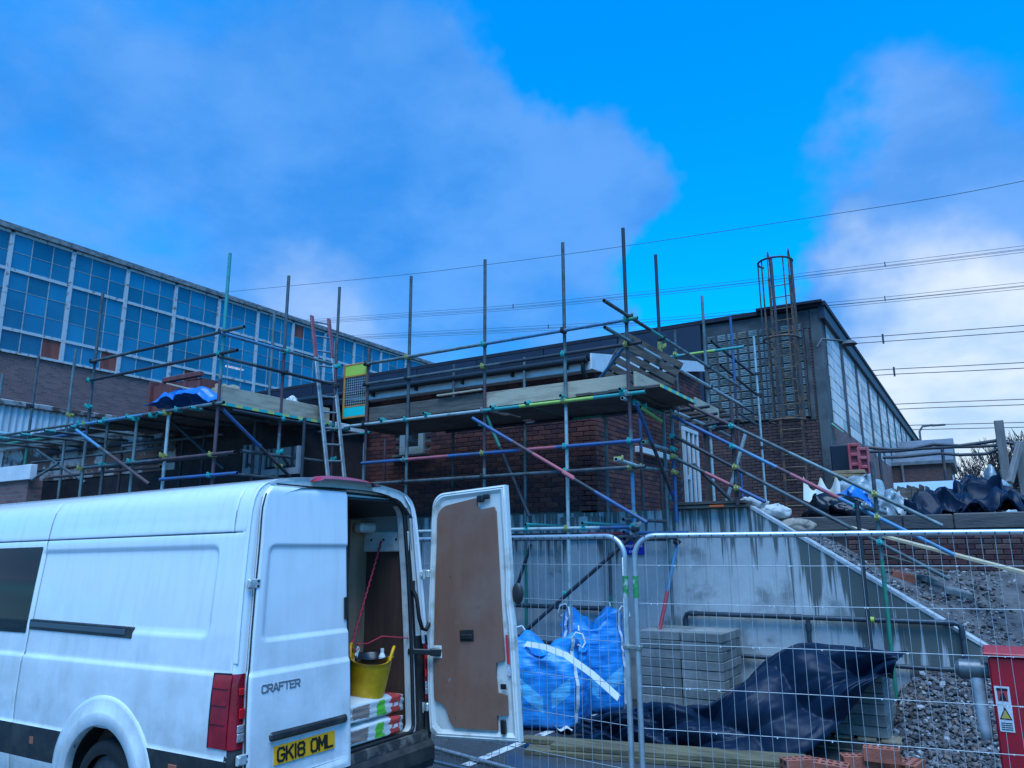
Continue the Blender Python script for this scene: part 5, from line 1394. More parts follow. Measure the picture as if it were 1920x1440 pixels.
GLY = {'G': [[(1, .82), (.8, 1), (.2, 1), (0, .8), (0, .2), (.2, 0), (.8, 0), (1, .2), (1, .46), (.55, .46)]], 'K': [[(0, 0), (0, 1)], [(1, 1), (.03, .42)], [(.36, .6), (1, 0)]], '1': [[(.5, 0), (.5, 1)]],
 '8': [[(.2, .53), (0, .68), (0, .85), (.2, 1), (.8, 1), (1, .85), (1, .68), (.8, .53), (.2, .53), (0, .38), (0, .15), (.2, 0), (.8, 0), (1, .15), (1, .38), (.8, .53)]], 'O': [[(.2, 0), (0, .2), (0, .8), (.2, 1), (.8, 1), (1, .8), (1, .2), (.8, 0), (.2, 0)]], 'M': [[(0, 0), (0, 1), (.5, .35), (1, 1), (1, 0)]], 'L': [[(0, 1), (0, 0), (1, 0)]],
 'C': [[(1, .8), (.8, 1), (.2, 1), (0, .8), (0, .2), (.2, 0), (.8, 0), (1, .2)]], 'R': [[(0, 0), (0, 1), (.8, 1), (1, .85), (1, .6), (.8, .45), (0, .45)], [(.5, .45), (1, 0)]], 'A': [[(0, 0), (.42, 1), (.58, 1), (1, 0)], [(.18, .3), (.82, .3)]], 'F': [[(0, 0), (0, 1), (1, 1)], [(0, .52), (.8, .52)]], 'T': [[(0, 1), (1, 1)], [(.5, 1), (.5, 0)]], 'E': [[(1, 0), (0, 0), (0, 1), (1, 1)], [(0, .5), (.85, .5)]]}
def letters(s_, y0, y1, z0, h, tk, off, depth, mm, nm, parent, gap=.28, space=.5):
    """stroke lettering on the rear door, one object for each character"""
    units = [(.18 if c_ == '1' else space if c_ == ' ' else 1.0) for c_ in s_]; cw_ = (y1 - y0) / (sum(units) + gap * (len(s_) - 1)); y = y0
    for c_, u_ in zip(s_, units):
        if c_ != ' ':
            q = MB()
            for ln in GLY[c_]:
                P_ = [dface(y + (px_ if c_ != '1' else .5) * (cw_ * u_), z0 + pz_ * h, off) for px_, pz_ in ln]
                for a, b_ in zip(P_, P_[1:]):
                    d = b_ - a; q.box((a + b_) / 2, (d.length + tk * .9, depth, tk), rot_to(d, (1, 0, 0)) @ Matrix.Rotation(math.pi / 2, 3, 'X'))
            q.build(nm, mm, parent)
        y += cw_ * (u_ + gap)
pl.parent = van; pl.matrix_parent_inverse = pmat(van).inverted()
letters('GK18 OML', -.670, -.186, .668, .076, .0145, .0055, .003, INK, 'plate_letter', pl, .34)
letters('CRAFTER', -.815, -.500, 1.105, .044, .0095, .0135, .008, CHROME, 'badge_letter', door_n, .28)
def hinge(y, z, side, parent):
    q = MB(); p = W(rx(z) + .014, y, z)
    q.box(p, (.022, .10, .062), bev=.006); q.box(p + Vector((.008, side * .035, 0)), (.02, .022, .045), bev=.004)
    o = q.build('hinge', STEEL, parent)
    q = MB()
    for dz in (-.016, .016): q.tube(p + Vector((.0, -side * .028, dz)), p + Vector((.013, -side * .028, dz)), .0085, 8)
    q.box(p + Vector((.012, side * .036, 0)), (.004, .012, .03)); q.build('hinge_bolt', INK, o)
    return o
for z in (1.79, .735): hinge(-door_edge(z) - .022, z, -1, van)
# finger recess in the shut door's free edge and black edge seal
dbox(-.012, .004, .53, 2.42, -.055, -.012, RUBBER, 'edge_seal', bev=.002)
dbox(-.05, -.008, 1.50, 1.66, -.012, .0, RUBBER, 'finger_recess')

# dark shut lines
GAPM = mat('shut_line', (.02, .022, .026), .7)
def gapline(pts, r_=.0035, parent=van): q = MB(); q.path(pts, r_, 6); return q.build('shut_line', GAPM, parent)
gapline([W(rx(z) + .012, -(door_edge(z) + .004), z) for z in [.52 + i * .0935 for i in range(21)]], .0055)
gapline([W(rx(2.46) + .004, y, 2.462) for y in (-.69, -.5, -.25, 0)], .006)
for sd_ in (-1, 1):
    gapline([W(-2.60, sd_ * (interp(z) + detail(-2.60, z) + .008), z) for z in [.76 + i * .0835 for i in range(21)]])
    gapline([W(x, sd_ * (interp(2.126) + detail(x, 2.126) + .008), 2.126) for x in (-.25, -.8, -1.5, -2.2, -3.0, -3.9)], .003)
    gapline([W(-.205 + rx(z) * .66, sd_ * (interp(z) + detail(-.205, z) + .008), z) for z in (2.13, 2.2, 2.28)], .003)
# ---- far rear door (open, square to the van)
DW = .845
def OPW(s, z, o=0.0):
    """door-local: s from hinge to free edge, z height, o towards the camera"""
    hy = door_edge(min(z, 2.42))
    x = rx(z) + .02 + s; y = .955 - o + .0 
    return Vector((VX + x, VY + y, vz(0, z) + s * RAKE + .0))
def hinge_s(z): return .915 - door_edge(z) - .02       # the hinge edge follows the body side
def door_outline(ins=0.0, rt=.13, rb=.05):
    P = []
    zb_, zt_ = .505 + ins, 2.47 - ins
    for i in range(17):
        z = zb_ + rb + (zt_ - rt - zb_ - rb) * i / 16; P.append((hinge_s(z) + ins, z))
    h0 = hinge_s(zt_ - rt) + ins
    for a in range(170, 89, -10): P.append((h0 + rt + rt * math.cos(R(a)), zt_ - rt + rt * math.sin(R(a))))
    for z in [zt_ - .0 - (zt_ - zb_) * i / 16 for i in range(17)]: P.append((DW - ins - (.012 if abs(z - 1.55) < .12 else 0), z))
    P.append((hinge_s(zb_) + ins + rb, zb_))
    return P
q = MB(); po = door_outline(); n = len(po)
TH = .055
q.add([OPW(s, z, 0) for s, z in po] + [OPW(s, z, -TH) for s, z in po], [tuple(range(n, 2 * n))] + [(i, (i + 1) % n, n + (i + 1) % n, n + i) for i in range(n)])
pi = door_outline(.032, .12); q.add([OPW(s, z, 0) for s, z in po] + [OPW(s, z, .010) for s, z in pi], [(i, (i + 1) % n, n + (i + 1) % n, n + i) for i in range(n)])
pj = door_outline(.062, .11); q.add([OPW(s, z, .010) for s, z in pi] + [OPW(s, z, -.010) for s, z in pj], [(i, (i + 1) % n, n + (i + 1) % n, n + i) for i in range(n)]); q.add([OPW(s, z, -.010) for s, z in pj], [tuple(range(n))])
door_f = q.build('rear_door', INWHITE, van); door_f['label'] = 'open far rear door lined with brown plywood'
# seam gutter line round the door edge
q = MB(); q.path([OPW(s, z, .004) for s, z in door_outline(.014, .125)] , .006, 6); q.build('edge_bead', INWHITE, door_f)
pl_ = []
zb_, zt_ = .585, 2.36
pl_ += [(.155, zb_ + .16), (.105, zb_ + .19), (hinge_s(1.0) + .075, zb_ + .20)]
for i in range(13): z = .82 + i * (2.16 - .82) / 12; pl_.append((hinge_s(z) + .072, z))
h0 = hinge_s(2.2) + .072
for a in range(170, 89, -16): pl_.append((h0 + .13 + .13 * math.cos(R(a)), zt_ - .13 + .13 * math.sin(R(a))))
pl_ += [(.56, zt_ + .03), (.565, zt_ - .04), (.60, zt_ - .07), (.73, zt_ - .06), (DW - .10, zt_ - .10)]
pl_ += [(DW - .10, 1.9), (DW - .10, 1.5), (DW - .095, 1.10), (DW - .17, 1.08), (DW - .185, .98), (DW - .175, .86), (DW - .09, .84), (DW - .09, .70), (DW - .19, .69), (DW - .195, zb_ + .0)]
pl_ += [(.40, zb_ - .0), (.24, zb_ + .005), (.20, zb_ + .05)]
q = MB(); n = len(pl_); q.add([OPW(s, z, .014) for s, z in pl_] + [OPW(s, z, -.008) for s, z in pl_], [tuple(range(n))] + [(i, (i + 1) % n, n + (i + 1) % n, n + i) for i in range(n)]); q.build('ply_panel', PLYS_, door_f)
def obox(s0, s1, z0, z1, o0, o1, mm, nm, bev=.004, parent=door_f):
    q = MB(); a, b_ = OPW(s0, z0, o0), OPW(s1, z1, o1); cc_ = (a + b_) / 2
    q.box(OPW((s0 + s1) / 2, (z0 + z1) / 2, (o0 + o1) / 2), (s1 - s0, abs(o1 - o0), z1 - z0), Matrix.Rotation(-RAKE, 3, 'Y'), bev=bev); return q.build(nm, mm, parent)
hb = obox(.335, .475, 1.245, 1.335, .013, .018, TRIM, 'pull_handle', .003); obox(.35, .46, 1.26, 1.30, .017, .030, RUBBER, 'grip', .006)
lt_ = obox(.575, .64, 2.35, 2.405, .0, .035, INK, 'top_latch', .008); obox(.63, .70, 2.37, 2.41, .004, .028, INK, 'latch_arm', .008)
obox(DW - .155, DW - .11, .56, .665, .0, .03, INK, 'bottom_latch', .006); obox(DW - .14, DW - .085, .885, .925, .012, .02, INK, 'lock_opening', .004)
obox(DW - .070, DW - .048, 1.07, 1.29, .010, .014, mat('red_reflector_strip', (.62, .02, .05), .25), 'reflector_strip', .001); lb = obox(DW - .075, DW - .040, .985, 1.06, .010, .013, mat('info_label', (.55, .58, .60), .5, col2=(.25, .35, .45), scale=60), 'sticker', .001)
obox(.055, .145, 1.115, 1.215, .010, .018, INWHITE, 'check_plate', .012)
# check strap between body and door
q = MB(); a = W(rx(1.17) - .03, OY + .01, 1.185); b_ = OPW(.10, 1.165, .035)
q.box((a + b_) / 2, ((b_ - a).length + .06, .03, .045), rot_to(b_ - a), bev=.006); q.box(b_, (.10, .035, .06), rot_to(b_ - a), bev=.008); q.build('check_strap', INK, van)
# outer handle sticking out behind the free edge
q = MB(); cc_ = OPW(DW + .02, 1.60, -.05); q.grid(lambda u, v: cc_ + Vector((.052 * math.sin(math.pi * v) * math.cos(2 * math.pi * u) + .01, .03 * math.sin(math.pi * v) * math.sin(2 * math.pi * u), .085 * math.cos(math.pi * v))), 16, 10); q.build('outer_handle', TRIM, door_f)
for z in (1.80, .735):
    q = MB(); p = OPW(hinge_s(z) - .035, z, .0); q.box(p, (.085, .05, .07), bev=.01); q.box(p + Vector((-.02, -.03, 0)), (.04, .02, .05), bev=.006); q.tube(p + Vector((.0, -.035, -.04)), p + Vector((0, -.035, .04)), .012, 8); q.build('hinge', STEEL, van)
# cable loom at the far pillar
q = MB(); pts = [W(rx(1.66) - .02, .80, 1.70), W(rx(1.6) + .02, .815, 1.60), W(rx(1.5) + .03, .83, 1.45), W(rx(1.4) + .035, .86, 1.36), W(rx(1.4) + .04, .905, 1.345), W(rx(1.4) + .04, .945, 1.40)]
q.path(pts, .017, 8); q.tube(pts[0] + Vector((0, 0, -.03)), pts[0] + Vector((0, 0, .05)), .026, 10); q.build('cable_loom', RUBBER, van)

# ---- load space
q = MB(); q.box2(W(-3.3, -.84, .52), W(-.06, .84, .578)); q.build('load_floor', mat('ply_load_floor', (.30, .21, .13), .75, col2=(.16, .11, .08), scale=4, bump=.2, bscale=40), van)
lin = MB(); lin.box2(W(-3.3, .80, .58), W(-.14, .83, 2.02)); lin.build('side_lining', PLYD, van)
q = MB(); q.box2(W(-3.3, -.83, .58), W(-.14, -.80, 2.02)); q.build('side_lining', PLYD, van)
q = MB(); q.box2(W(-1.22, .52, .58), W(-1.19, .795, 2.10)); q.box2(W(-1.22, -.79, .58), W(-1.19, .515, 2.2)); q.build('bulkhead', PLYL, van)
a, b_ = at(652, 1100, X=VX - .62), at(689, 1100, X=VX - .62)
q = MB(); q.box2((VX - .64, a.y, .58), (VX - .615, b_.y, 2.26)); q.build('ply_partition', mat('pale_partition_ply', (.40, .23, .14), .7, var=.3, scale=3, stretch=(3, 3, .4)), van)
q = MB(); q.box2(W(-3.3, .765, 2.03), W(-.13, .80, 2.16), bev=.01); hr = q.build('roof_rail', INWHITE, van)
q = MB()
for i in range(7): p = W(-.25 - i * .14, .763, 2.095); q.tube(p, p + Vector((0, -.006, 0)), .010, 8)
q.build('rail_hole', INK, hr)
q = MB(); q.box2(W(-.60, .60, 2.16), W(-.50, .80, 2.24), bev=.02); q.build('roof_bow', INWHITE, van)
q = MB(); q.grid(lambda u, v: W(-3.3 + 3.2 * u, -.80 + 1.6 * v, 2.47 - .20 * abs(2 * v - 1) ** 4), 4, 16); q.build('head_lining', mat('grey_headlining', (.10, .105, .11), .8), van)
q = MB()
for sd_ in (-1, 1):
    q.grid(lambda u, v: W(-3.3 + 3.18 * u, sd_ * (.82 - .06 * v), 2.0 + .36 * v), 4, 6)
q.build('upper_lining', mat('grey_inner_skin', (.30, .31, .31), .6), van)

# ---- things in the load space
YEL = mat('yellow_rubber', (.80, .39, .002), .45, col2=(.64, .29, .004), scale=9)
def bucket(name, label, c, r0, r1, h, tilt, mm, handles=True, cat='bucket', th=.006):
    root = empty(name, c, label, cat)
    Mt = Matrix.Translation(Vector(c)) @ tilt.to_4x4()
    q = MB(); n = 28
    P = lambda a, r_, z: Mt @ Vector((r_ * math.cos(a), r_ * math.sin(a), z))
    lip = lambda a: h + .035 * abs(math.cos(a)) ** 6 if handles else h
    rows = [(0, 0), (r0 * .9, 0), (r0, .012)] + [(r0 + (r1 - r0) * k / 8, .012 + (1 - .012 / h) * h * k / 8) for k in range(1, 9)]
    V_ = []
    for i in range(n):
        a = 2 * math.pi * i / n
        for (r_, z) in rows:
            zz = z if z < h * .9 else z + (lip(a) - h) * (z - h * .9) / (h * .1)
            V_.append(P(a, r_, zz))
        for (r_, z) in ((r1 + .012, lip(a) + .004), (r1 - th, lip(a)), (r0 + (r1 - r0) * .5 - th, h * .5), (r0 - th, .02), (0, .02)): V_.append(P(a, r_, z))
    m_ = len(rows) + 5
    q.add(V_, [(i * m_ + j, ((i + 1) % n) * m_ + j, ((i + 1) % n) * m_ + j + 1, i * m_ + j + 1) for i in range(n) for j in range(m_ - 1)], 0, True)
    q.build('tub', mm, root)
    if handles:
        for sg in (0, math.pi):
            q = MB(); pts = [P(sg + da, r1 + .004, h + .02 + zz) for da, zz in ((-.45, 0), (-.3, .055), (-.12, .085), (.12, .085), (.3, .055), (.45, 0))]; q.path(pts, .012, 8); q.build('handle', mm, root)
    return root
bc = at(703, 1300, X=-4.30); bc = Vector((-4.30, 4.81, .855))
bucket('rubber_tub', 'yellow flexible tub hanging in the open van doorway', bc, .125, .165, .31, Euler((R(6), R(5), R(35))).to_matrix(), YEL)
bucket('mixing_bucket', 'black bucket standing inside the yellow tub', bc + Vector((.015, .03, .035)), .10, .125, .30, Euler((R(5), R(4), 0)).to_matrix(), mat('black_bucket', (.015, .018, .022), .3), False)
btl = MB(); p = bc + Vector((.07, .085, .12))
for (z0, z1, r0, r1) in ((0, .20, .028, .028), (.20, .235, .028, .012), (.235, .262, .014, .014)): btl.tube(p + Vector((0, 0, z0)), p + Vector((0, 0, z1)), r0, 14, r1=r1)
tag(btl.build('bottle', mat('white_bottle', (.70, .72, .74), .35)), 'white capped bottle poking out of the black bucket', 'bottle')
tr = MB(); p = bc + Vector((-.06, -.04, .24)); tr.box(p + Vector((-.01, -.03, .07)), (.012, .03, .20), Euler((R(-30), R(-10), 0)).to_matrix(), bev=.003); tag(tr.build('paint_stick', mat('white_stick', (.75, .75, .72), .5)), 'short white stick leaning out of the yellow tub', 'stick')
ropem = mat('red_rope', (.62, .02, .05), .7, col2=(.35, .03, .05), scale=60)
ra = Vector(W(-.42, .77, 2.09)); rb_ = bc + Vector((-.10, -.09, .40))
rp = MB(); pts = [ra.lerp(rb_, i / 60) for i in range(61)]; rp.path([p + Vector((.004 * math.sin(i * 1.9), .004 * math.cos(i * 1.9), 0)) for i, p in enumerate(pts)], .0085, 6)
rp.path([rb_, rb_ + Vector((.02, .03, -.035)), rb_ + Vector((.06, .04, .0)), rb_ + Vector((.0, .05, .02)), rb_ + Vector((.08, .10, .02)), rb_ + Vector((.14, .20, .07)), W(-.10, .77, 1.29)], .005, 6)
tag(rp.build('red_rope', ropem), 'thin red rope tied from the roof rail down to the yellow tub', 'rope')
def _sack(nt, N, L, b):
    tc_ = nd(N, 'ShaderNodeTexCoord'); n_ = nd(N, 'ShaderNodeTexNoise', i_Scale=5.0, i_Detail=3.0); L(tc_.outputs['Generated'], n_.inputs['Vector'])
    mx_ = nd(N, 'ShaderNodeMix', data_type='RGBA'); mx_.blend_type = 'LINEAR_LIGHT'; mx_.inputs[0].default_value = .10; L(tc_.outputs['Generated'], mx_.inputs[6]); L(n_.outputs['Color'], mx_.inputs[7])
    sx = nd(N, 'ShaderNodeSeparateXYZ'); L(mx_.outputs[2], sx.inputs[0])
    def M(op, a, c):
        n = nd(N, 'ShaderNodeMath', operation=op)
        for i, v in enumerate((a, c)):
            if isinstance(v, (int, float)): n.inputs[i].default_value = v
            else: L(v, n.inputs[i])
        return n.outputs[0]
    def box_(y0, y1, z0, z1): return M('MULTIPLY', M('MULTIPLY', M('GREATER_THAN', sx.outputs[1], y0), M('LESS_THAN', sx.outputs[1], y1)), M('MULTIPLY', M('GREATER_THAN', sx.outputs[2], z0), M('LESS_THAN', sx.outputs[2], z1)))
    col = rgb(.64, .63, .60); prev = None
    for f_, c_ in ((box_(.48, .64, .2, .8), (.12, .50, .04)), (box_(.74, .93, .15, .95), (.58, .05, .04)), (box_(.78, .90, .42, .58), (.66, .64, .62)), (box_(.05, .34, .25, .75), (.30, .21, .17))):
        m_ = nd(N, 'ShaderNodeMix', data_type='RGBA'); L(f_, m_.inputs[0])
        if prev is None: m_.inputs[6].default_value = col
        else: L(prev, m_.inputs[6])
        m_.inputs[7].default_value = rgb(*c_); prev = m_.outputs[2]
    L(prev, b.inputs['Base Color']); b.inputs['Roughness'].default_value = .6
SACK = node_mat('printed_paper_sack', _sack)
def sack(label, c, d, mm, seed, grp='plaster sacks in the van'):
    b_ = bmesh.new(); bmesh.ops.create_cube(b_, size=1); bmesh.ops.subdivide_edges(b_, edges=b_.edges, cuts=9, use_grid_fill=True)
    for v in b_.verts:
        x, y, z = v.co * 2
        k = max(0.25, (1 - abs(x) ** 5) * (1 - abs(y) ** 5)) ** .5
        nz_ = noise.noise((x * 2 + seed, y * 2, z * 2)) * .09 + noise.noise((x * 6 + seed, y * 6, z * 3)) * .035
        v.co = Vector((x * d[0] / 2 * (1 + nz_ * .5), y * d[1] / 2 * (1 + nz_ * .5), z * d[2] / 2 * (.35 + .65 * k) + nz_ * d[2] * .5 * k))
    me = bpy.data.meshes.new('sack'); b_.to_mesh(me); b_.free(); me.materials.append(mm)
    for p_ in me.polygons: p_.use_smooth = True
    o = link('sack', me); o.location = c; return tag(o, label, 'sack', grp)
s1 = Vector(W(-.23, .33, .665)); sack('white printed sack with a brown torn corner lying on the van floor', s1, (.40, .62, .17), SACK, 1)
sack('white printed sack with a green patch, upper of the two under the yellow tub', s1 + Vector((-.01, .02, .155)), (.40, .60, .17), SACK, 5)
q = MB(); q.box(W(-.13, .10, .745), (.05, .20, .03), bev=.006); tag(q.build('pink_strip', mat('pink_tape', (.62, .22, .55), .5)), 'pink strip of packaging beside the sacks in the van', 'packaging')
q = MB(); q.box(W(-.115, .045, .69), (.10, .07, .20), bev=.006); tag(q.build('green_box', mat('dark_green_box', (.02, .26, .18), .5)), 'narrow green box standing beside the sacks in the van', 'box')
# ================================================================== mesh site fence
FGALV = mat('fence_galvanised', (.50, .54, .56), .38, metal=.65, var=.2, scale=12)
FWIRE = mat('fence_wire', (.42, .46, .48), .45, metal=.3)
GREENP = mat('green_spray_paint', (.03, .26, .08), .6, col2=(.45, .49, .50), scale=14, thr=(.5, .6))
FB = mat('fence_foot_black', (.02, .02, .022), .8)
FH = 2.10
def fence_panel(P, Q, label, seed, drops=False):
    """a round-top mesh panel standing from P to Q"""
    P = Vector((*P, 0)); Q = Vector((*Q, 0)); L_ = (Q - P).length; d = (Q - P).normalized(); nrm = Vector((-d.y, d.x, 0))
    root = empty('mesh_fence', P, label, 'fence', 'mesh site fence panels')
    r_ = .021; rc = .16
    S = lambda s, z, o=0.0: P + d * s + Vector((0, 0, z)) + nrm * o
    pts = [S(0, .10), S(0, FH - rc)] + [S(rc - rc * math.cos(R(a)), FH - rc + rc * math.sin(R(a))) for a in range(15, 91, 15)]
    pts += [S(L_ - rc + rc * math.sin(R(a)), FH - rc + rc * math.cos(R(a))) for a in range(0, 91, 15)] + [S(L_, FH - rc), S(L_, .10)]
    q = MB(); q.path(pts, r_, 12); q.build('frame', FGALV, root)
    q = MB(); q.path([S(.02, .16), S(L_ - .02, .16)], .016, 8); q.build('bottom_rail', FGALV, root)
    rnd = random.Random(seed); q = MB(); n = int(L_ / .083)
    for i in range(1, n):
        s = L_ * i / n; top = FH
        if s < rc: top = FH - rc + math.sqrt(max(0, rc * rc - (rc - s) ** 2))
        if s > L_ - rc: top = FH - rc + math.sqrt(max(0, rc * rc - (s - L_ + rc) ** 2))
        w1, w2 = rnd.uniform(-.006, .006), rnd.uniform(-.008, .008)
        q.path([S(s, .14), S(s + w1, .7, w2), S(s + w2, 1.35, w1), S(s, top)], .0021, 4, caps=False)
    for z in (.42, .72, 1.01, 1.31, 1.60, 1.88):
        q.path([S(.01, z), S(L_ * .33, z + rnd.uniform(-.004, .004), .003), S(L_ * .66, z + rnd.uniform(-.004, .004), -.003), S(L_ - .01, z)], .0026, 5, caps=False)
    o = q.build('wire_mesh', FWIRE, root); o['kind'] = 'stuff'
    q = MB()
    for i in range(1, n): q.box(S(L_ * i / n, FH - .004, -.018), (.008, .010, .012), bev=0)
    o = q.build('weld_stub', INK, root); o['kind'] = 'stuff'
    if drops:
        q = MB()
        for i in range(90): q.box(S(rnd.uniform(.1, L_ - .1), rnd.choice((.42, .72, 1.01, 1.31, 1.60, 1.88)) - .003, -.003), (.007, .006, .008))
        o = q.build('water_drop', mat('water_drop', (.8, .82, .85), .05, spec=.8), root); o['kind'] = 'stuff'
    for s in (0, L_):
        z = at(1170, 1105, Y=5.6).z
    return root
fr1 = fence_panel((-2.345, 5.60), (1.08, 6.36), 'right-hand mesh fence panel with rain drops in front of the tarpaulin', 2, True)
fl1 = fence_panel((-5.80, 6.08), (-2.435, 5.615), 'left-hand mesh fence panel passing behind the open van door', 3)
for p, root in ((Vector((-2.345, 5.60, 0)), fr1), (Vector((-2.435, 5.615, 0)), fl1)):
    q = MB(); q.tube(p + Vector((0, 0, 1.64)), p + Vector((0, 0, 1.80)), .0222, 12); q.build('paint_mark', GREENP, root)
q = MB(); q.box((-2.39, 5.6075, 1.28), (.15, .05, .035), Matrix.Rotation(-.15, 3, 'Z'), bev=.006); q.tube((-2.42, 5.57, 1.28), (-2.42, 5.655, 1.28), .010, 8); q.tube((-2.36, 5.57, 1.28), (-2.36, 5.65, 1.28), .010, 8); tag(q.build('fence_clip', CLIPM['steel']), 'steel clip joining the two mesh fence panels', 'clip')
fb = MB(); fb.box((-2.39, 5.61, .06), (.22, .62, .12), bev=.03); tag(fb.build('fence_weight', FB), 'black fence foot under the joint of the two mesh panels', 'fence foot')
a, b_ = at(792, 1396, Z=.03), at(985, 1449, Z=.03)
q = MB(); q.tube(a, b_, .020, 12, hollow=True); tag(q.build('loose_tube', FGALV), 'loose galvanised tube lying on the wet tarmac behind the van', 'tube')

# ================================================================== blue bulk bags
def _bag(nt, N, L, b):
    tc_ = nd(N, 'ShaderNodeTexCoord'); sx = nd(N, 'ShaderNodeSeparateXYZ'); L(tc_.outputs['Object'], sx.inputs[0])
    def M(op, a, c=None, clamp=False):
        n = nd(N, 'ShaderNodeMath', operation=op, use_clamp=clamp)
        for i, v in enumerate((a, c)):
            if v is None: continue
            if isinstance(v, (int, float)): n.inputs[i].default_value = v
            else: L(v, n.inputs[i])
        return n.outputs[0]
    # printed chevron: a pale V across the front
    v = M('SUBTRACT', sx.outputs[2], M('MULTIPLY', M('ABSOLUTE', M('SUBTRACT', sx.outputs[0], .06)), .75))
    band = M('MULTIPLY', M('GREATER_THAN', v, .18), M('LESS_THAN', v, .36))
    gap = M('GREATER_THAN', M('ABSOLUTE', M('SUBTRACT', sx.outputs[0], .10)), .05)
    low = M('MULTIPLY', M('LESS_THAN', sx.outputs[2], .62), M('LESS_THAN', M('ABSOLUTE', sx.outputs[0]), .36))
    f_ = M('MULTIPLY', M('MULTIPLY', band, gap), low)
    n_ = nd(N, 'ShaderNodeTexNoise', i_Scale=5.0, i_Detail=4.0); L(tc_.outputs['Object'], n_.inputs['Vector'])
    c0 = nd(N, 'ShaderNodeMix', data_type='RGBA'); L(n_.outputs[0], c0.inputs[0]); c0.inputs[6].default_value = rgb(.010, .20, .58); c0.inputs[7].default_value = rgb(.015, .30, .74)
    c1 = nd(N, 'ShaderNodeMix', data_type='RGBA'); L(f_, c1.inputs[0]); L(c0.outputs[2], c1.inputs[6]); c1.inputs[7].default_value = rgb(.10, .46, .78)
    L(c1.outputs[2], b.inputs['Base Color']); b.inputs['Roughness'].default_value = .38
    mp_ = nd(N, 'ShaderNodeMapping'); mp_.inputs['Scale'].default_value = (2.5, 2.5, 16); L(tc_.outputs['Object'], mp_.inputs[0])
    w_ = nd(N, 'ShaderNodeTexNoise', i_Scale=1.6, i_Detail=4.0); L(mp_.outputs[0], w_.inputs['Vector'])
    bp = nd(N, 'ShaderNodeBump', i_Strength=.5, i_Distance=.03); L(w_.outputs[0], bp.inputs['Height']); L(bp.outputs[0], b.inputs['Normal'])
BAGM = node_mat('blue_woven_bag', _bag)
STRAP = mat('white_strap', (.66, .70, .72), .7, var=.2, scale=30)
def bulk_bag(c, w, h, rz, seed, label, slump=(0, 0)):
    root = empty('bulk_bag', c, label, 'bulk bag', 'blue bulk bags behind the fence', rz)
    n, m_ = 72, 46
    Mr = Matrix.Translation(Vector(c)) @ Matrix.Rotation(rz, 4, 'Z')
    def sq(a):      # rounded square, unit half width
        k = (abs(math.cos(a)) ** 4 + abs(math.sin(a)) ** 4) ** -.25; return k
    def P(a, t):
        z = h * t
        bulge = 1 + .10 * math.sin(math.pi * min(1, t * 1.25)) - .10 * max(0, t - .72) / .28
        k = sq(a) * (1 - .25 * max(0, .06 - t) / .06)
        rr = w / 2 * bulge * k
        nz_ = noise.noise((math.cos(a) * 2.0 + seed, math.sin(a) * 2.0, z * 2.2)) * .05 + noise.noise((math.cos(a) * 5 + seed, math.sin(a) * 5, z * 11)) * (.018 + .02 * t)
        # the top sags and folds between the lifting loops
        sag = max(0, t - .70) / .30
        cornerness = abs(math.sin(2 * a)) ** 2
        zz = z - sag * sag * .20 * h * (1 - cornerness) + sag * .05 * noise.noise((math.cos(a) * 3 + seed, math.sin(a) * 3, 3))
        rr += w * nz_ - sag * .05 * w * math.sin(a * 7 + seed)
        return Vector((rr * math.cos(a) + slump[0] * t * t, rr * math.sin(a) + slump[1] * t * t, zz))
    V_ = [P(2 * math.pi * i / n, j / (m_ - 1)) for i in range(n) for j in range(m_)]
    F_ = [(i * m_ + j, ((i + 1) % n) * m_ + j, ((i + 1) % n) * m_ + j + 1, i * m_ + j + 1) for i in range(n) for j in range(m_ - 1)]
    # folded-in top
    top = []
    for i in range(n):
        e = V_[i * m_ + m_ - 1]
        for k, dz in ((.8, .0), (.5, -.09), (.2, -.12)): top.append(Vector((e.x * k + slump[0] * (1 - k), e.y * k, e.z + dz + .05 * noise.noise((e.x * 6 * k, e.y * 6 * k, seed)))))
    b0 = len(V_); V_ += top
    for i in range(n):
        i2 = (i + 1) % n
        F_.append((i * m_ + m_ - 1, i2 * m_ + m_ - 1, b0 + i2 * 3, b0 + i * 3))
        for k in range(2): F_.append((b0 + i * 3 + k, b0 + i2 * 3 + k, b0 + i2 * 3 + k + 1, b0 + i * 3 + k + 1))
    F_.append(tuple(b0 + i * 3 + 2 for i in range(n)))
    me = bpy.data.meshes.new('bag_body'); me.from_pydata([tuple(v) for v in V_], [], F_); me.materials.append(BAGM)
    for p_ in me.polygons: p_.use_smooth = True
    o = link('bag_body', me, root); o.matrix_parent_inverse = Matrix.Identity(4)
    for k in range(4):
        a = math.pi / 4 + k * math.pi / 2
        q = MB(); pts = [P(a, t) * 1.0 + Vector((math.cos(a), math.sin(a), 0)) * .012 for t in [i / 20 for i in range(21)]]
        prev = None
        for i, p in enumerate(pts[:-1]):
            d = (pts[i + 1] - p); sd_ = Vector((-math.sin(a), math.cos(a), 0)) * .022
            q.quad(p - sd_, p + sd_, pts[i + 1] + sd_, pts[i + 1] - sd_)
        o = q.build('edge_strap', STRAP, root); o.matrix_parent_inverse = Matrix.Identity(4)
        q = MB(); e = pts[-1]; tn = Vector((-math.sin(a), math.cos(a), 0)); ou = Vector((math.cos(a), math.sin(a), 0))
        lp = [e, e + Vector((0, 0, .05)) + ou * .02 + tn * .03, e + Vector((0, 0, .03)) + ou * .06 + tn * .09, e + Vector((0, 0, -.06)) + ou * .075 + tn * .12, e + Vector((0, 0, -.12)) + ou * .07 + tn * .08, e + Vector((0, 0, -.08)) + ou * .05 + tn * .03]
        q.path(lp, .011, 6); o = q.build('lifting_loop', STRAP, root); o.matrix_parent_inverse = Matrix.Identity(4)
    return root
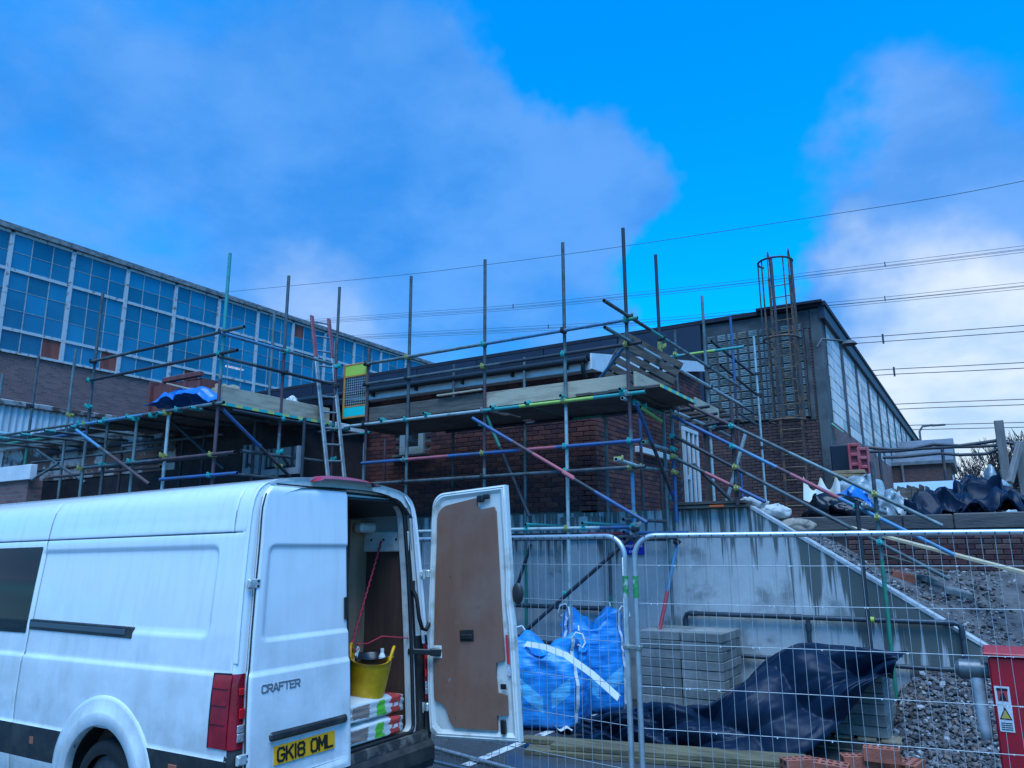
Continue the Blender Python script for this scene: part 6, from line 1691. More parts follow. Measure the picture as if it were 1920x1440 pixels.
bulk_bag((-4.72, 8.45, 0), .92, 1.0, R(18), 3.1, 'blue bulk bag with pale chevron print, the nearer of two beside the van door')
bulk_bag((-4.62, 9.48, 0), .80, 1.24, R(30), 9.4, 'taller blue bulk bag with open torn top, behind the nearer one')
# bent white board resting on the bag
q = MB(); pts = [at(x, y, Y=yy) for x, y, yy in ((985, 1207, 8.0), (1020, 1213, 7.9), (1060, 1228, 7.8), (1110, 1264, 7.7), (1160, 1309, 7.6))]
pts2 = []
for i in range(len(pts) - 1):
    for k in range(6): pts2.append(pts[i].lerp(pts[i + 1], k / 6))
pts2.append(pts[-1])
for a, b_ in zip(pts2, pts2[1:]):
    up_ = Vector((.012, .012, .026)); q.add([a - up_, a + up_, b_ + up_, b_ - up_, a - up_ + Vector((0, .012, 0)), a + up_ + Vector((0, .012, 0)), b_ + up_ + Vector((0, .012, 0)), b_ - up_ + Vector((0, .012, 0))], [(0, 1, 2, 3), (7, 6, 5, 4), (1, 5, 6, 2), (0, 3, 7, 4)])
tag(q.build('trim_strip', WHITE), 'bent white plastic trim strip sticking out from the blue bag', 'trim strip')

# ================================================================== block stacks, tarpaulin, pallets, planks
BLK = [mat('concrete_block_a', (.22, .235, .23), .9, var=.3, scale=5, bump=.6, bscale=90), mat('concrete_block_b', (.28, .29, .28), .9, var=.35, scale=5, bump=.6, bscale=90), mat('concrete_block_c', (.18, .20, .195), .9, var=.3, scale=5, bump=.6, bscale=90)]
rnd = random.Random(77)
def pallet(c, sx_, sy_, label, rz=0.0):
    root = empty('pallet', (c[0], c[1], 0), label, 'pallet', None, rz)
    T = Matrix.Translation(Vector((c[0], c[1], 0))) @ Matrix.Rotation(rz, 4, 'Z')
    def pb(cc_, d, nm):
        q = MB(); q.box(cc_, d, bev=.004); q.v = [tuple(T @ Vector(v)) for v in q.v]; q.build(nm, PALW if nm != 'bearer' else BOARDD, root)
    n = 6
    for i in range(n): pb((-sx_ / 2 + (i + .5) * sx_ / n, 0, .127), (sx_ / n - .045, sy_, .022), 'deck_slat')
    for k in (-1, 0, 1): pb((0, k * (sy_ / 2 - .06), .071), (sx_, .09, .088), 'bearer'); pb((0, k * (sy_ / 2 - .06), .014), (sx_ - .002, .098, .022), 'bottom_slat')
    return root
PALW = mat('pallet_wood', (.33, .26, .17), .85, col2=(.19, .14, .09), scale=4, stretch=(2, .4, 2), bump=.3, bscale=40)
def block_stack(x0, x1, y0, y1, zb, layers, lh, nx, ny, label, grp, top_gap=()):
    bx, by = (x1 - x0) / nx, (y1 - y0) / ny
    q = MB(); q.box((0, 0, 0), (bx - .006, by - .006, lh - .006), bev=.006)
    mes = [q.mesh('concrete_block', m_) for m_ in BLK]
    for k in range(layers):
        for i in range(nx):
            for j in range(ny):
                if 0 < i < nx - 1 and 0 < j < ny - 1 and k < layers - 1: continue
                if (k, i, j) in top_gap: continue
                o = link('concrete_block', rnd.choice(mes)); o.location = (x0 + (i + .5) * bx + rnd.uniform(-.006, .006), y0 + (j + .5) * by + rnd.uniform(-.006, .006), zb + (k + .5) * lh)
                o.rotation_euler = (0, 0, rnd.uniform(-.008, .008)); tag(o, 'grey concrete block, %s course, %s column, %s row back, %s' % (('bottom', 'second', 'third', 'fourth', 'fifth', 'sixth', 'seventh', 'eighth')[k] if k < layers - 1 else 'top', ('left', 'right')[i] if nx == 2 else ('left', 'middle', 'right')[i], ('first', 'second', 'third', 'fourth')[j], label), 'block', grp)
pallet((-3.39, 9.80), 1.06, .82, 'timber pallet under the uncovered stack of grey blocks')
block_stack(-3.91, -2.87, 9.41, 10.20, .14, 8, .1085, 2, 4, 'uncovered stack', 'blocks in the uncovered stack')
zt2 = at(1640, 1238, Y=8.92).z
pallet((-1.62, 9.35), 1.30, 1.05, 'timber pallet jutting out under the tarpaulin-covered blocks')
block_stack(-2.15, -1.10, 8.90, 9.82, .14, 7, (zt2 - .14) / 7, 3, 4, 'stack under tarpaulin', 'blocks under the tarpaulin')
TARP = mat('black_polythene', (.004, .013, .032), .42, spec=.16)
def sheet(name, fn, nu, nv, mm, label, cat, seed, amp, thick=.004, grp=None, fq=1.0):
    V_ = []
    for i in range(nu):
        for j in range(nv):
            u, v = i / (nu - 1), j / (nv - 1); p = Vector(fn(u, v))
            p0_ = p; p = p * fq
            a = noise.noise_vector((p.x * 1.5 + seed, p.y * 1.5, p.z * 1.5)) * amp * 1.3
            w1_ = p.x * .83 + p.y * .45 + p.z * .6 + .25 * noise.noise((p.x * .8 + seed, p.y * .8, p.z)); w2_ = p.x * -.4 + p.y * .9 - p.z * .5 + .3 * noise.noise((p.x * .7, p.y * .7 + seed, p.z))
            r_ = (abs(math.sin(w1_ * 5.3 + seed)) * .55 + abs(math.sin(w2_ * 8.1 + seed * 2)) * .35 + .5 * abs(noise.noise((p.x * 4 + seed, p.y * 4, p.z * 4)))) * amp * .55
            p = p0_ + Vector((a.x * .6, a.y * .6, a.z * .7 + r_ - amp * .25)); p.z = max(p.z, .012); V_.append(tuple(p))
    q = MB(); q.add(V_, [(i * nv + j, (i + 1) * nv + j, (i + 1) * nv + j + 1, i * nv + j + 1) for i in range(nu - 1) for j in range(nv - 1)], 0, True)
    o = q.build(name, mm); md = o.modifiers.new('thickness', 'SOLIDIFY'); md.thickness = thick; md.offset = 1
    return tag(o, label, cat, grp)
def tarp_fn(u, v):
    x = -4.05 + 3.18 * u
    hi = zt2 + .06
    ht = .16 + .20 * sst(.0, .25, u) + (hi - .36) * sst(.40, .66, u)
    zlow = .03 + (hi - .20) * sst(.70, 1.0, u) ** 1.25
    yb_, yt = 9.35 - .5 * (1 - sst(.3, .62, u)), 8.72 - .55 * (1 - sst(.35, .66, u))
    yf = 7.95 + .62 * sst(.55, 1.0, u)
    if v < .35:
        k = v / .35; return (x, yb_ + (yt - yb_) * k, ht - .10 * (1 - k) * (1 - sst(.4, .66, u)))
    k = (v - .35) / .65; e = k ** .8
    return (x - .10 * k, yt + (yf - yt) * e, ht + (zlow - ht) * k)
def tarp_fold(u, v):
    p = Vector(tarp_fn(u, v)); k = min(1, v * 5) * min(1, u * 6 + .2)
    c1_ = (u * 7.5 - v * 3.2) + .5 * noise.noise((u * 3, v * 3, 2)); c2_ = (u * 4.0 + v * 4.5) + .6 * noise.noise((u * 2.5, v * 2.5, 9))
    f1_ = abs(math.sin(math.pi * c1_ * .62)); f2_ = abs(math.sin(math.pi * c2_ * .5))
    cr = abs(noise.noise((u * 11, v * 7, 4))) + .5 * abs(noise.noise((u * 24, v * 15, 6)))
    off = (.13 * f1_ + .09 * f2_ + .035 * cr - .10) * k
    tr_ = max(0, 1 - u / .42); off += tr_ * .16 * (abs(noise.noise((u * 14, v * 5, 1))) - .15)
    return (p.x + off * .15, p.y - off * .8, p.z + off * .55)
sheet('tarpaulin', tarp_fold, 170, 90, TARP, 'black polythene tarpaulin draped over the block stack and trailing to the ground', 'tarpaulin', 4.0, .05)
# planks on the ground behind the fence
OLDW = mat('damp_green_timber', (.16, .135, .075), .8, col2=(.08, .07, .045), scale=4, stretch=(.4, 3, 3), bump=.3, bscale=30)
pa, pb_ = at(1003, 1387, Z=.1), at(1530, 1424, Z=.1)
dirp = (pb_ - pa).normalized(); nrp = Vector((-dirp.y, dirp.x, 0))
for i, (o_, z, s0, s1, lab) in enumerate(((-.16, .025, -.05, .02, 'front plank of the timber stack lying along the fence'), (.02, .024, .02, .05, 'rear bottom plank of the timber stack lying along the fence'), (-.12, .074, .1, -.1, 'front upper plank of the timber stack lying along the fence'), (.06, .075, -.02, .1, 'top plank of the timber stack nearest the tarpaulin edge'))):
    L_ = (pb_ - pa).length; cc_ = pa.lerp(pb_, .5) + nrp * (o_ + .05); cc_.z = z; q = MB(); q.box(cc_ + dirp * (s0 - s1), (L_ + s0 + s1, .165, .046), rot_to(dirp) @ Matrix.Rotation(rnd.uniform(-.01, .01), 3, 'Z'), bev=.004); tag(q.build('timber_plank', OLDW), lab, 'plank', 'timber planks by the fence')
# perforated clay bricks
TERRA = mat('new_red_clay', (.40, .115, .07), .8, var=.3, scale=9, bump=.3, bscale=80)
def holed_brick(L_=.30, W_=.14, H_=.12):
    q = MB(); h = Vector((L_ / 2, W_ / 2, H_ / 2))
    q.box((0, 0, 0), (L_, W_, H_), bev=.004)
    for i in range(5):
        for j in range(2):
            x = -L_ / 2 + (i + .5) * L_ / 5; y = -W_ / 4 + j * W_ / 2
            for sg in (-1, 1):
                q.box((x, y, sg * (H_ / 2 + .0006)), (.034, .030, .0012), mi=1)
    for j in range(2):
        for k in range(2): q.box((L_ / 2 + .0006, -W_ / 4 + j * W_ / 2, -H_ / 4 + k * H_ / 2), (.0012, .034, .030), mi=1); q.box((-L_ / 2 - .0006, -W_ / 4 + j * W_ / 2, -H_ / 4 + k * H_ / 2), (.0012, .034, .030), mi=1)
    return q.mesh('clay_brick', [TERRA, mat('brick_hole', (.03, .012, .01), .95)])
hbm = holed_brick()
for (px, py, z, r_, tip, lab) in ((1500, 1432, .08, .5, 0, 'perforated red clay brick tilted at the left end of the brick pile'), (1560, 1440, .06, -.2, .1, 'perforated red clay brick lying flat in front of the brick pile'), (1612, 1426, .10, .25, 0, 'perforated red clay brick in the middle of the brick pile'), (1655, 1412, .19, -.15, .0, 'topmost perforated red clay brick of the pile below the pallet'), (1668, 1432, .06, .35, 0, 'perforated red clay brick at the right end of the brick pile'), (1712, 1438, .06, 1.2, 0, 'perforated red clay brick with pale face beside the brick pile')):
    p = at(px, py, Z=z); o = link('clay_brick', hbm); o.location = (p.x, p.y - .05, z); o.rotation_euler = (tip, tip * .5, r_ + .2); tag(o, lab, 'brick', 'loose clay bricks by the fence')
# torn cement paper and scraps
def crumple(name, label, cat, c, d, seed, mm, amp=.35, res=10, grp=None):
    b_ = bmesh.new(); bmesh.ops.create_icosphere(b_, subdivisions=4, radius=1.0)
    for v in b_.verts:
        n3 = noise.noise_vector(v.co * 1.6 + Vector((seed, 0, 0))) * amp + noise.noise_vector(v.co * 4.5 + Vector((0, seed, 0))) * amp * .35
        rr = noise.ridged_multi_fractal(v.co * 1.3 + Vector((seed, seed, 0)), 1, 2, 3, 1, 2) * amp * .18
        p = v.co + n3 - v.co * rr
        v.co = Vector((p.x * d[0] / 2, p.y * d[1] / 2, max(p.z, -.62) * d[2] / 1.6 + d[2] * .385))
    me = bpy.data.meshes.new(name); b_.to_mesh(me); b_.free(); me.materials.append(mm)
    for p_ in me.polygons: p_.use_smooth = True
    o = link(name, me); o.location = c; return tag(o, label, cat, grp)
TORN = mat('torn_red_white_paper', (.62, .60, .56), .7, col2=(.50, .06, .03), scale=3.5, thr=(.50, .53)); BROWNP = mat('brown_paper', (.22, .15, .12), .8, var=.3, scale=8)
p = at(1440, 1395, Z=.02); crumple('cement_bag', 'torn red and white cement bag on the planks in front of the tarpaulin', 'bag', (p.x, p.y - .1, .03), (.42, .30, .20), 3, TORN, .55)
crumple('paper_sack', 'crumpled brown paper sack beside the torn cement bag', 'sack', (p.x + .22, p.y - .02, .03), (.28, .22, .26), 8, BROWNP, .5)
p = at(1050, 1366, Z=.02); q = MB(); q.grid(lambda u, v: (p.x + .34 * u - .12, p.y - .1 + .16 * v - .1 * u, .03 + .05 * math.sin(u * 5 + v * 2) ** 2), 12, 5); tag(q.build('paper_scrap', mat('pale_scrap', (.58, .60, .62), .6)), 'pale curled scrap of sheet on the tarmac below the blue bag', 'scrap')
# ================================================================== pipe barriers along the wall
PIPE = mat('dark_blue_grey_pipe', (.055, .075, .095), .45, metal=.4, var=.35, scale=8)
bar = empty('pipe_barrier', (-2, 10.2, 0), 'dark pipe barrier with elbows in front of the concrete ramp wall', 'barrier')
BY2 = 10.26
za2, zb2 = at(1300, 1150, Y=BY2).z, at(1790, 1168, Y=BY2).z; xA, xB = at(1285, 1155, Y=BY2).x, at(1802, 1168, Y=BY2).x
q = MB(); q.path([(xA, BY2, .0), (xA, BY2, za2 - .06), (xA + .02, BY2, za2 - .015), (xA + .06, BY2, za2), (xB - .07, BY2, zb2), (xB - .02, BY2, zb2 - .02), (xB, BY2, zb2 - .07), (xB, BY2, -.05)], .030, 12); q.build('top_rail', PIPE, bar)
xm = at(1515, 1165, Y=BY2).x; q = MB(); q.tube((xm, BY2, 0), (xm, BY2, (za2 + zb2) / 2), .028, 10); q.build('post', PIPE, bar)
q = MB(); zl = at(1740, 1253, Y=BY2).z; q.tube((xA, BY2, zl), (xB, BY2, zl), .026, 10); q.build('lower_rail', PIPE, bar)
for x, z in ((xA, za2), (xB, zb2), (xm, (za2 + zb2) / 2), (xB, zl)):
    q = MB(); q.tube((x, BY2, z - .16), (x, BY2, z - .07), .037, 12); q.build('elbow_collar', PIPE, bar)
    q = MB(); q.tube((x + (.07 if x == xA else -.16), BY2, z), (x + (.16 if x == xA else -.07), BY2, z), .037, 12); q.build('elbow_collar', PIPE, bar)
q = MB(); p = at(1634, 1162, Y=BY2 - .03); q.tube(p + Vector((-.03, 0, 0)), p + Vector((.03, 0, 0)), .034, 10); q.build('tape_mark', mat('lime_tape', (.50, .60, .08), .5), bar)
bar2 = empty('pipe_barrier', (-5.5, 10.1, 0), 'dark pipe barrier with rounded end behind the blue bulk bags', 'barrier')
BY3 = 10.12; z3, xC, xD = at(1050, 1138, Y=BY3).z, -7.2, at(1141, 1143, Y=BY3).x
q = MB(); q.path([(xC, BY3, z3), (xD - .07, BY3, z3), (xD - .02, BY3, z3 - .02), (xD, BY3, z3 - .07), (xD, BY3, 0)], .032, 12); q.build('top_rail', PIPE, bar2)
q = MB(); q.tube((xD, BY3, z3 - .14), (xD, BY3, z3 - .06), .040, 12); q.build('elbow_collar', PIPE, bar2)
q = MB(); q.tube((xD - .14, BY3, z3), (xD - .06, BY3, z3), .040, 12); q.build('elbow_collar', PIPE, bar2)
q = MB(); q.tube((-6.6, BY3, 0), (-6.6, BY3, z3), .030, 10); q.build('post', PIPE, bar2)
q = MB(); q.tube((xC, BY3, z3 - .5), (xD, BY3, z3 - .5), .026, 10); q.build('lower_rail', PIPE, bar2)
# blue site notice on the wall
a, b_ = at(1171, 1040, Y=10.31), at(1207, 1012, Y=10.31)
sg_ = MB(); sg_.box2((a.x, 10.295, a.z), (b_.x, 10.312, b_.z + .02), bev=.003); sgo = tag(sg_.build('site_sign', mat('blue_sign', (.015, .02, .42), .4)), 'small blue site sign with white lettering on the concrete wall', 'sign')
def flat_text(s, size, o, xdir, zdir, mm, nm, parent, width=None, bold=.001):
    cu = bpy.data.curves.new(nm, 'FONT'); cu.body = s; cu.size = size; cu.extrude = .0006; cu.offset = bold; cu.resolution_u = 2
    ob = bpy.data.objects.new(nm, cu); COL.objects.link(ob); cu.materials.append(mm); bpy.context.view_layer.update()
    k = 1.0 if width is None else width / max(1e-4, ob.dimensions.x)
    dg = bpy.context.evaluated_depsgraph_get(); me = bpy.data.meshes.new_from_object(ob.evaluated_get(dg)); bpy.data.objects.remove(ob)
    if not me.materials: me.materials.append(mm)
    x = Vector(xdir).normalized(); z = Vector(zdir).normalized(); n = x.cross(z); Mx = Matrix((x, z, n)).transposed().to_4x4(); Mx.translation = Vector(o)
    o2 = link(nm, me, parent); o2.matrix_basis = Mx @ Matrix.Diagonal((k, 1, 1, 1)); return o2
WINK = mat('white_lettering', (.75, .76, .78), .5)
flat_text('employees', .062, (a.x + .02, 10.293, a.z + .105), (1, 0, 0), (0, 0, 1), WINK, 'sign_lettering', sgo, (b_.x - a.x) - .04)
flat_text('only', .062, (a.x + .075, 10.293, a.z + .03), (1, 0, 0), (0, 0, 1), WINK, 'sign_lettering', sgo, .13)

# ================================================================== red barrier cabinet at the right edge
REDC = mat('red_cabinet_paint', (.48, .008, .022), .3, var=.25, scale=3, rvar=.15)
cab = empty('barrier_cabinet', (.15, 6.9, 0), 'glossy red barrier cabinet with grey pivot and warning stickers at the right edge', 'cabinet')
ca = at(1845, 1228, Y=6.72); cxL = ca.x + .02
q = MB(); q.box2((cxL, 6.72, 0), (cxL + .62, 7.22, 1.235), bev=.012); q.build('body', REDC, cab)
q = MB(); q.box2((cxL - .03, 6.70, 1.237), (cxL + .64, 7.24, 1.262), bev=.008); q.build('lid', REDC, cab)
hx = cxL; hy, hz2 = 6.86, 1.12
q = MB(); q.tube((hx - .005, hy, hz2), (hx - .05, hy, hz2), .055, 18); q.tube((hx - .05, hy, hz2), (hx - .19, hy, hz2), .072, 22); q.tube((hx - .19, hy, hz2), (hx - .215, hy, hz2), .066, 22, r1=.05); q.build('pivot', mat('grey_cast_pivot', (.16, .17, .18), .4, metal=.5, var=.3, scale=10), cab)
q = MB(); q.tube((hx - .217, hy, hz2), (hx - .221, hy, hz2), .03, 14); q.build('pivot_cap', mat('green_grey_cap', (.16, .22, .16), .6), cab)
q = MB(); q.path([(hx - .085, hy - .01, hz2 - .05), (hx - .083, hy - .012, hz2 - .11), (hx - .07, hy - .012, hz2 - .40), (hx - .068, hy - .012, hz2 - .47), (hx - .068, hy - .012, hz2 - .475)], [.05, .043, .043, .038, .01], 16); q.build('counterweight_arm', mat('dirty_white_tube', (.60, .61, .62), .5, var=.35, scale=9), cab)
def sticker(px0, py0, px1, py1, mm, nm, parent, o=.0):
    a, b_ = at(px0, py1, Y=6.718), at(px1, py0, Y=6.718); q = MB(); q.box2((a.x, 6.716 - o, a.z), (b_.x, 6.719 - o * .6, b_.z)); return q.build(nm, mm, parent), a, b_
PAPER = mat('white_sticker', (.68, .69, .70), .5, var=.1, scale=20); ORN = mat('amber_triangle', (.62, .36, .06), .5)
s1, a, b_ = sticker(1868, 1288, 1892, 1322, PAPER, 'sticker', cab); q = MB(); q.box2((a.x + .015, 6.7145, a.z + .03), (b_.x - .015, 6.7158, a.z + .10)); q.build('pictogram', mat('red_pictogram', (.45, .05, .06), .5), s1)
xm2 = (a.x + b_.x) / 2; q = MB(); q.add([(xm2 - .022, 6.7138, a.z + .035), (xm2 + .022, 6.7138, a.z + .035), (xm2 + .008, 6.7138, a.z + .085), (xm2 - .008, 6.7138, a.z + .085)], [(0, 1, 2, 3)]); q.build('pictogram', INK, s1)
q = MB(); q.box2((a.x + .012, 6.7142, b_.z - .03), (b_.x - .012, 6.7158, b_.z - .012)); q.build('print_bar', INK, s1)
s2, a, b_ = sticker(1876, 1323, 1897, 1371, PAPER, 'sticker', cab)
q = MB(); xm2 = (a.x + b_.x) / 2; zt_ = b_.z - .012; hh = .085; q.add([(a.x + .006, 6.7145, zt_ - hh), (b_.x - .006, 6.7145, zt_ - hh), (xm2, 6.7145, zt_)], [(0, 1, 2)]); q.build('warning_triangle', INK, s2)
q = MB(); q.add([(a.x + .016, 6.7138, zt_ - hh + .008), (b_.x - .016, 6.7138, zt_ - hh + .008), (xm2, 6.7138, zt_ - .02)], [(0, 1, 2)]); q.build('warning_triangle', ORN, s2)
for i in range(4):
    q = MB(); q.box2((a.x + .010, 6.7142, a.z + .012 + i * .014), (b_.x - .010, 6.7158, a.z + .018 + i * .014)); q.build('print_line', INK, s2)

# ================================================================== on and behind the ramp wall
for i, (px, py, dx, seed, mm, lab) in enumerate(((1408, 944, .42, 2, 'a', 'pale sandbag at the top of the ramp wall beside the planks'), (1447, 958, .46, 5, 'a', 'pale grey sandbag in the middle of the row on the ramp edge'), (1486, 985, .55, 7, 'b', 'brown stained sandbag lowest in the row on the ramp edge'))):
    p = at(px, py, Y=10.62); mm_ = mat('pale_sandbag', (.52, .53, .52), .7, var=.3, scale=6) if mm == 'a' else mat('brown_sandbag', (.34, .29, .24), .8, var=.4, scale=6)
    crumple('sandbag', lab, 'sandbag', (p.x, 10.70, p.z - .10), (dx, .30, .20), seed, mm_, .3, grp='sandbags on the ramp edge')
pa, pb_ = at(1264, 950, Y=10.3), at(1406, 950, Y=10.3)
for i, (lab, dz) in enumerate((('lower weathered board on top of the concrete wall by the stair', 0), ('upper weathered board on top of the concrete wall by the stair', 1))):
    q = MB(); q.box2((pa.x + .06 * i, 10.22 - .02 * i, 2.535 + .05 * i), (pb_.x - .03 * i, 10.60, 2.575 + .05 * i), bev=.005); tag(q.build('timber_board', BOARDW), lab, 'board', 'boards on the wall top')
p = at(1345, 948, Y=10.24); q = MB(); q.box((p.x, 10.205, 2.556), (.20, .02, .03), bev=.006); tag(q.build('orange_offcut', mat('orange_plastic', (.75, .14, .03), .5)), 'orange plastic offcut between the boards on the wall top', 'offcut')

# sleeper wall on brick at the head of the bank
slw = empty('sleeper_wall', (0, 13.1, 1.6), 'low brick wall topped with dark timber sleepers above the gravel bank', 'wall')
SLEEP = mat('dark_sleeper', (.055, .055, .06), .85, col2=(.11, .10, .095), scale=2.2, stretch=(.5, 3, 3), bump=.5, bscale=20)
xj = at(1788, 980, Y=13).x
for a, b_ in ((-2.72, -1.12), (-1.11, xj - .005), (xj + .005, xj + 2.3), (xj + 2.31, 6)):
    q = MB(); q.box2((a, 13.0, 2.27), (b_, 13.28, 2.49 + random.uniform(-.01, .01)), bev=.015); q.build('sleeper', SLEEP, slw)
q = MB(); q.box2((-2.72, 13.06, 1.2), (6, 13.3, 2.268)); q.build('wall_core', DMORTAR, slw)
lay_bricks(slw, (-1.9, 13.05, 1.6), (1, 0, 0), (0, -1, 0), 4.6, .66, [BRICKS[1], DBRICKS[0], DBRICKS[1], BRICKS[3], DBRICKS[2]], None, lambda s, z: True, 300, 21)
# plank and bits on the bank
PALE = mat('fresh_sawn_timber', (.58, .46, .29), .7, var=.25, scale=3, stretch=(.4, 4, 4))
a, b_ = at(1590, 988, Y=12.2), at(1945, 1080, Y=11.4); q = MB(); q.box((a + b_) / 2, ((b_ - a).length, .16, .04), rot_to(b_ - a), bev=.004); tag(q.build('sawn_plank', PALE), 'long pale sawn plank lying down the gravel bank', 'plank')
for px, py, y, d, mm, lab in ((1690, 1046, 12.0, (.26, .16, .12), None, 'perforated clay brick half buried at the top of the gravel bank'), (1735, 1052, 12.2, (.22, .2, .1), 0, 'small grey block lying on the bank beside the clay brick'), (1790, 1063, 12.0, (.32, .18, .1), 1, 'pale grey slab lying on the bank below the brick wall')):
    p = at(px, py, Y=y)
    if mm is None: o = link('clay_brick', hbm); tag(o, lab, 'brick')
    else: q = MB(); q.box((0, 0, 0), d, bev=.02); o = link('stone_block', q.mesh('stone_block', BLK[mm])); tag(o, lab, 'block')
    o.location = (p.x, y, bank_z(p.x, y) + d[2] * .35); o.rotation_euler = (.12, .25, .3 + px * .7 % 1)
a, b_ = at(1650, 1040, Y=12.3), at(1775, 1075, Y=12.0); q = MB(); q.box((a + b_) / 2, ((b_ - a).length, .09, .04), rot_to(b_ - a), bev=.004); tag(q.build('old_batten', BOARDD), 'dark old batten on the bank under the pale plank', 'batten')
# short timber and stone at the foot of the ramp
p = at(1770, 1352, Z=.12); q = MB(); q.box((p.x - .05, p.y - .6, .16), (.66, .07, .03), Matrix.Rotation(.03, 3, 'Y'), bev=.004); tag(q.build('short_batten', PALE), 'short pale batten resting on stones at the foot of the ramp', 'batten')
crumple('rock', 'broken grey rock under the short pale batten', 'rock', (p.x + .02, p.y - .72, .0), (.26, .16, .15), 4, STONES[0], .2)

# ================================================================== rubbish and stores on the terrace
BINB = mat('black_bin_bag', (.007, .010, .018), .25, spec=.25); BLUES = mat('blue_sheeting', (.02, .20, .62), .35, var=.3, scale=4); CLEARP = mat('grey_clear_polythene', (.30, .36, .38), .25, var=.4, scale=6); WSH = mat('white_polythene', (.60, .63, .65), .35, var=.2, scale=5)
TB = TZ - .02
for px, py, y, d, seed, mm, nm, lab, cat in (
    (1550, 945, 13.6, (.75, .6, .50), 3, BINB, 'bin_bag', 'shiny black bin bag leaning at the foot of the brick hall ladder', 'bin bag'),
    (1595, 950, 13.5, (.75, .6, .42), 6, BINB, 'bin_bag', 'shiny black bin bag between the stair posts and the clear sacks', 'bin bag'),
    (1590, 925, 14.4, (.55, .5, .75), 8, CLEARP, 'rubble_sack', 'grey translucent rubble sack standing left of the stacked boards', 'sack'),
    (1622, 918, 15.0, (.85, .7, .85), 11, CLEARP, 'rubble_sack', 'large grey translucent sack below the red barriers', 'sack'),
    (1605, 935, 13.9, (.5, .45, .60), 15, BLUES, 'rubble_sack', 'blue plastic rubble sack among the clear sacks', 'sack'),
    (1672, 935, 14.2, (.45, .4, .55), 18, CLEARP, 'rubble_sack', 'small clear sack beside the leaning slats', 'sack')):
    p = at(px, py, Y=y); crumple(nm, lab, cat, (p.x, y, TB), d, seed, mm, .42)
def sheet_at(name, px0, px1, pyt, y0, y1, hgt, mm, label, seed, amp, cat='sheeting'):
    a, b_ = at(px0, pyt, Y=y0), at(px1, pyt, Y=y0)
    def fn(u, v):
        x = a.x + (b_.x - a.x) * u; h = hgt * (math.sin(math.pi * min(1, max(0, u * 1.0))) ** .6) * math.sin(math.pi * (v * .9 + .05)) ** .7
        return (x, y0 + (y1 - y0) * v, TB + h + .02)
    return sheet(name, fn, 90, 60, mm, label, cat, seed, amp, fq=2.1)
sheet_at('black_sheeting', 1690, 1830, 930, 13.35, 15.0, .40, TARP, 'crumpled black polythene heap behind the sleepers, nearer the leaning slats', 2.2, .30)
sheet_at('black_sheeting', 1760, 1935, 925, 13.45, 15.6, .52, TARP, 'tall crumpled black polythene heap behind the sleepers at the right edge', 7.7, .36)
sheet_at('blue_sheet', 1720, 1810, 920, 15.0, 16.2, .45, BLUES, 'blue plastic sheet crumpled over boards left of the black heap', 5.1, .25)
sheet_at('blue_sheet', 1775, 1850, 900, 15.8, 16.8, .80, BLUES, 'blue plastic sheet on top of the black polythene heap', 9.9, .3)
sheet_at('grey_sheet', 1820, 1900, 890, 16.5, 17.6, .95, CLEARP, 'grey plastic sheet at the back of the polythene heap', 12.4, .25)
q = MB(); p = at(1745, 920, Y=16.4); q.box((p.x, 16.4, TB + .42), (1.25, .05, .84), Matrix.Rotation(-.3, 3, 'X'), bev=.004); tag(q.build('insulation_board', mat('pale_blue_board', (.42, .55, .62), .6)), 'pale blue-grey board lying behind the polythene heap', 'board')
for k in range(7):
    p = at(1668 + k * 11, 925 - (k % 3) * 4, Y=14.6 + k * .05); q = MB(); q.box((p.x, p.y, TB + .30), (.14, .025, .66 + .06 * (k % 2)), Euler((R(-18 + 4 * k), R(28 - 3 * k), R(20 + 9 * k))).to_matrix(), bev=.003); tag(q.build('timber_lath', BOARDD if k % 2 else BOARDW), ('first', 'second', 'third', 'fourth', 'fifth', 'sixth', 'last')[k] + ' weathered lath counted from the clear sacks, in the leaning row', 'slat', 'slats leaning on the terrace')
p = at(1545, 915, Y=14.0); q = MB(); q.grid(lambda u, v: (p.x - .35 + .6 * u, 14.0 + .15 * v + .1 * math.sin(u * 4), TB + .42 + .42 * v * (1 - .6 * abs(math.sin(u * 7))) - .28 * u * (1 - v)), 24, 6); tag(q.build('torn_foam', mat('torn_cream_foam', (.68, .62, .45), .9, col2=(.55, .60, .66), scale=5)), 'torn cream foam sheet sticking up from the bin bags', 'foam')
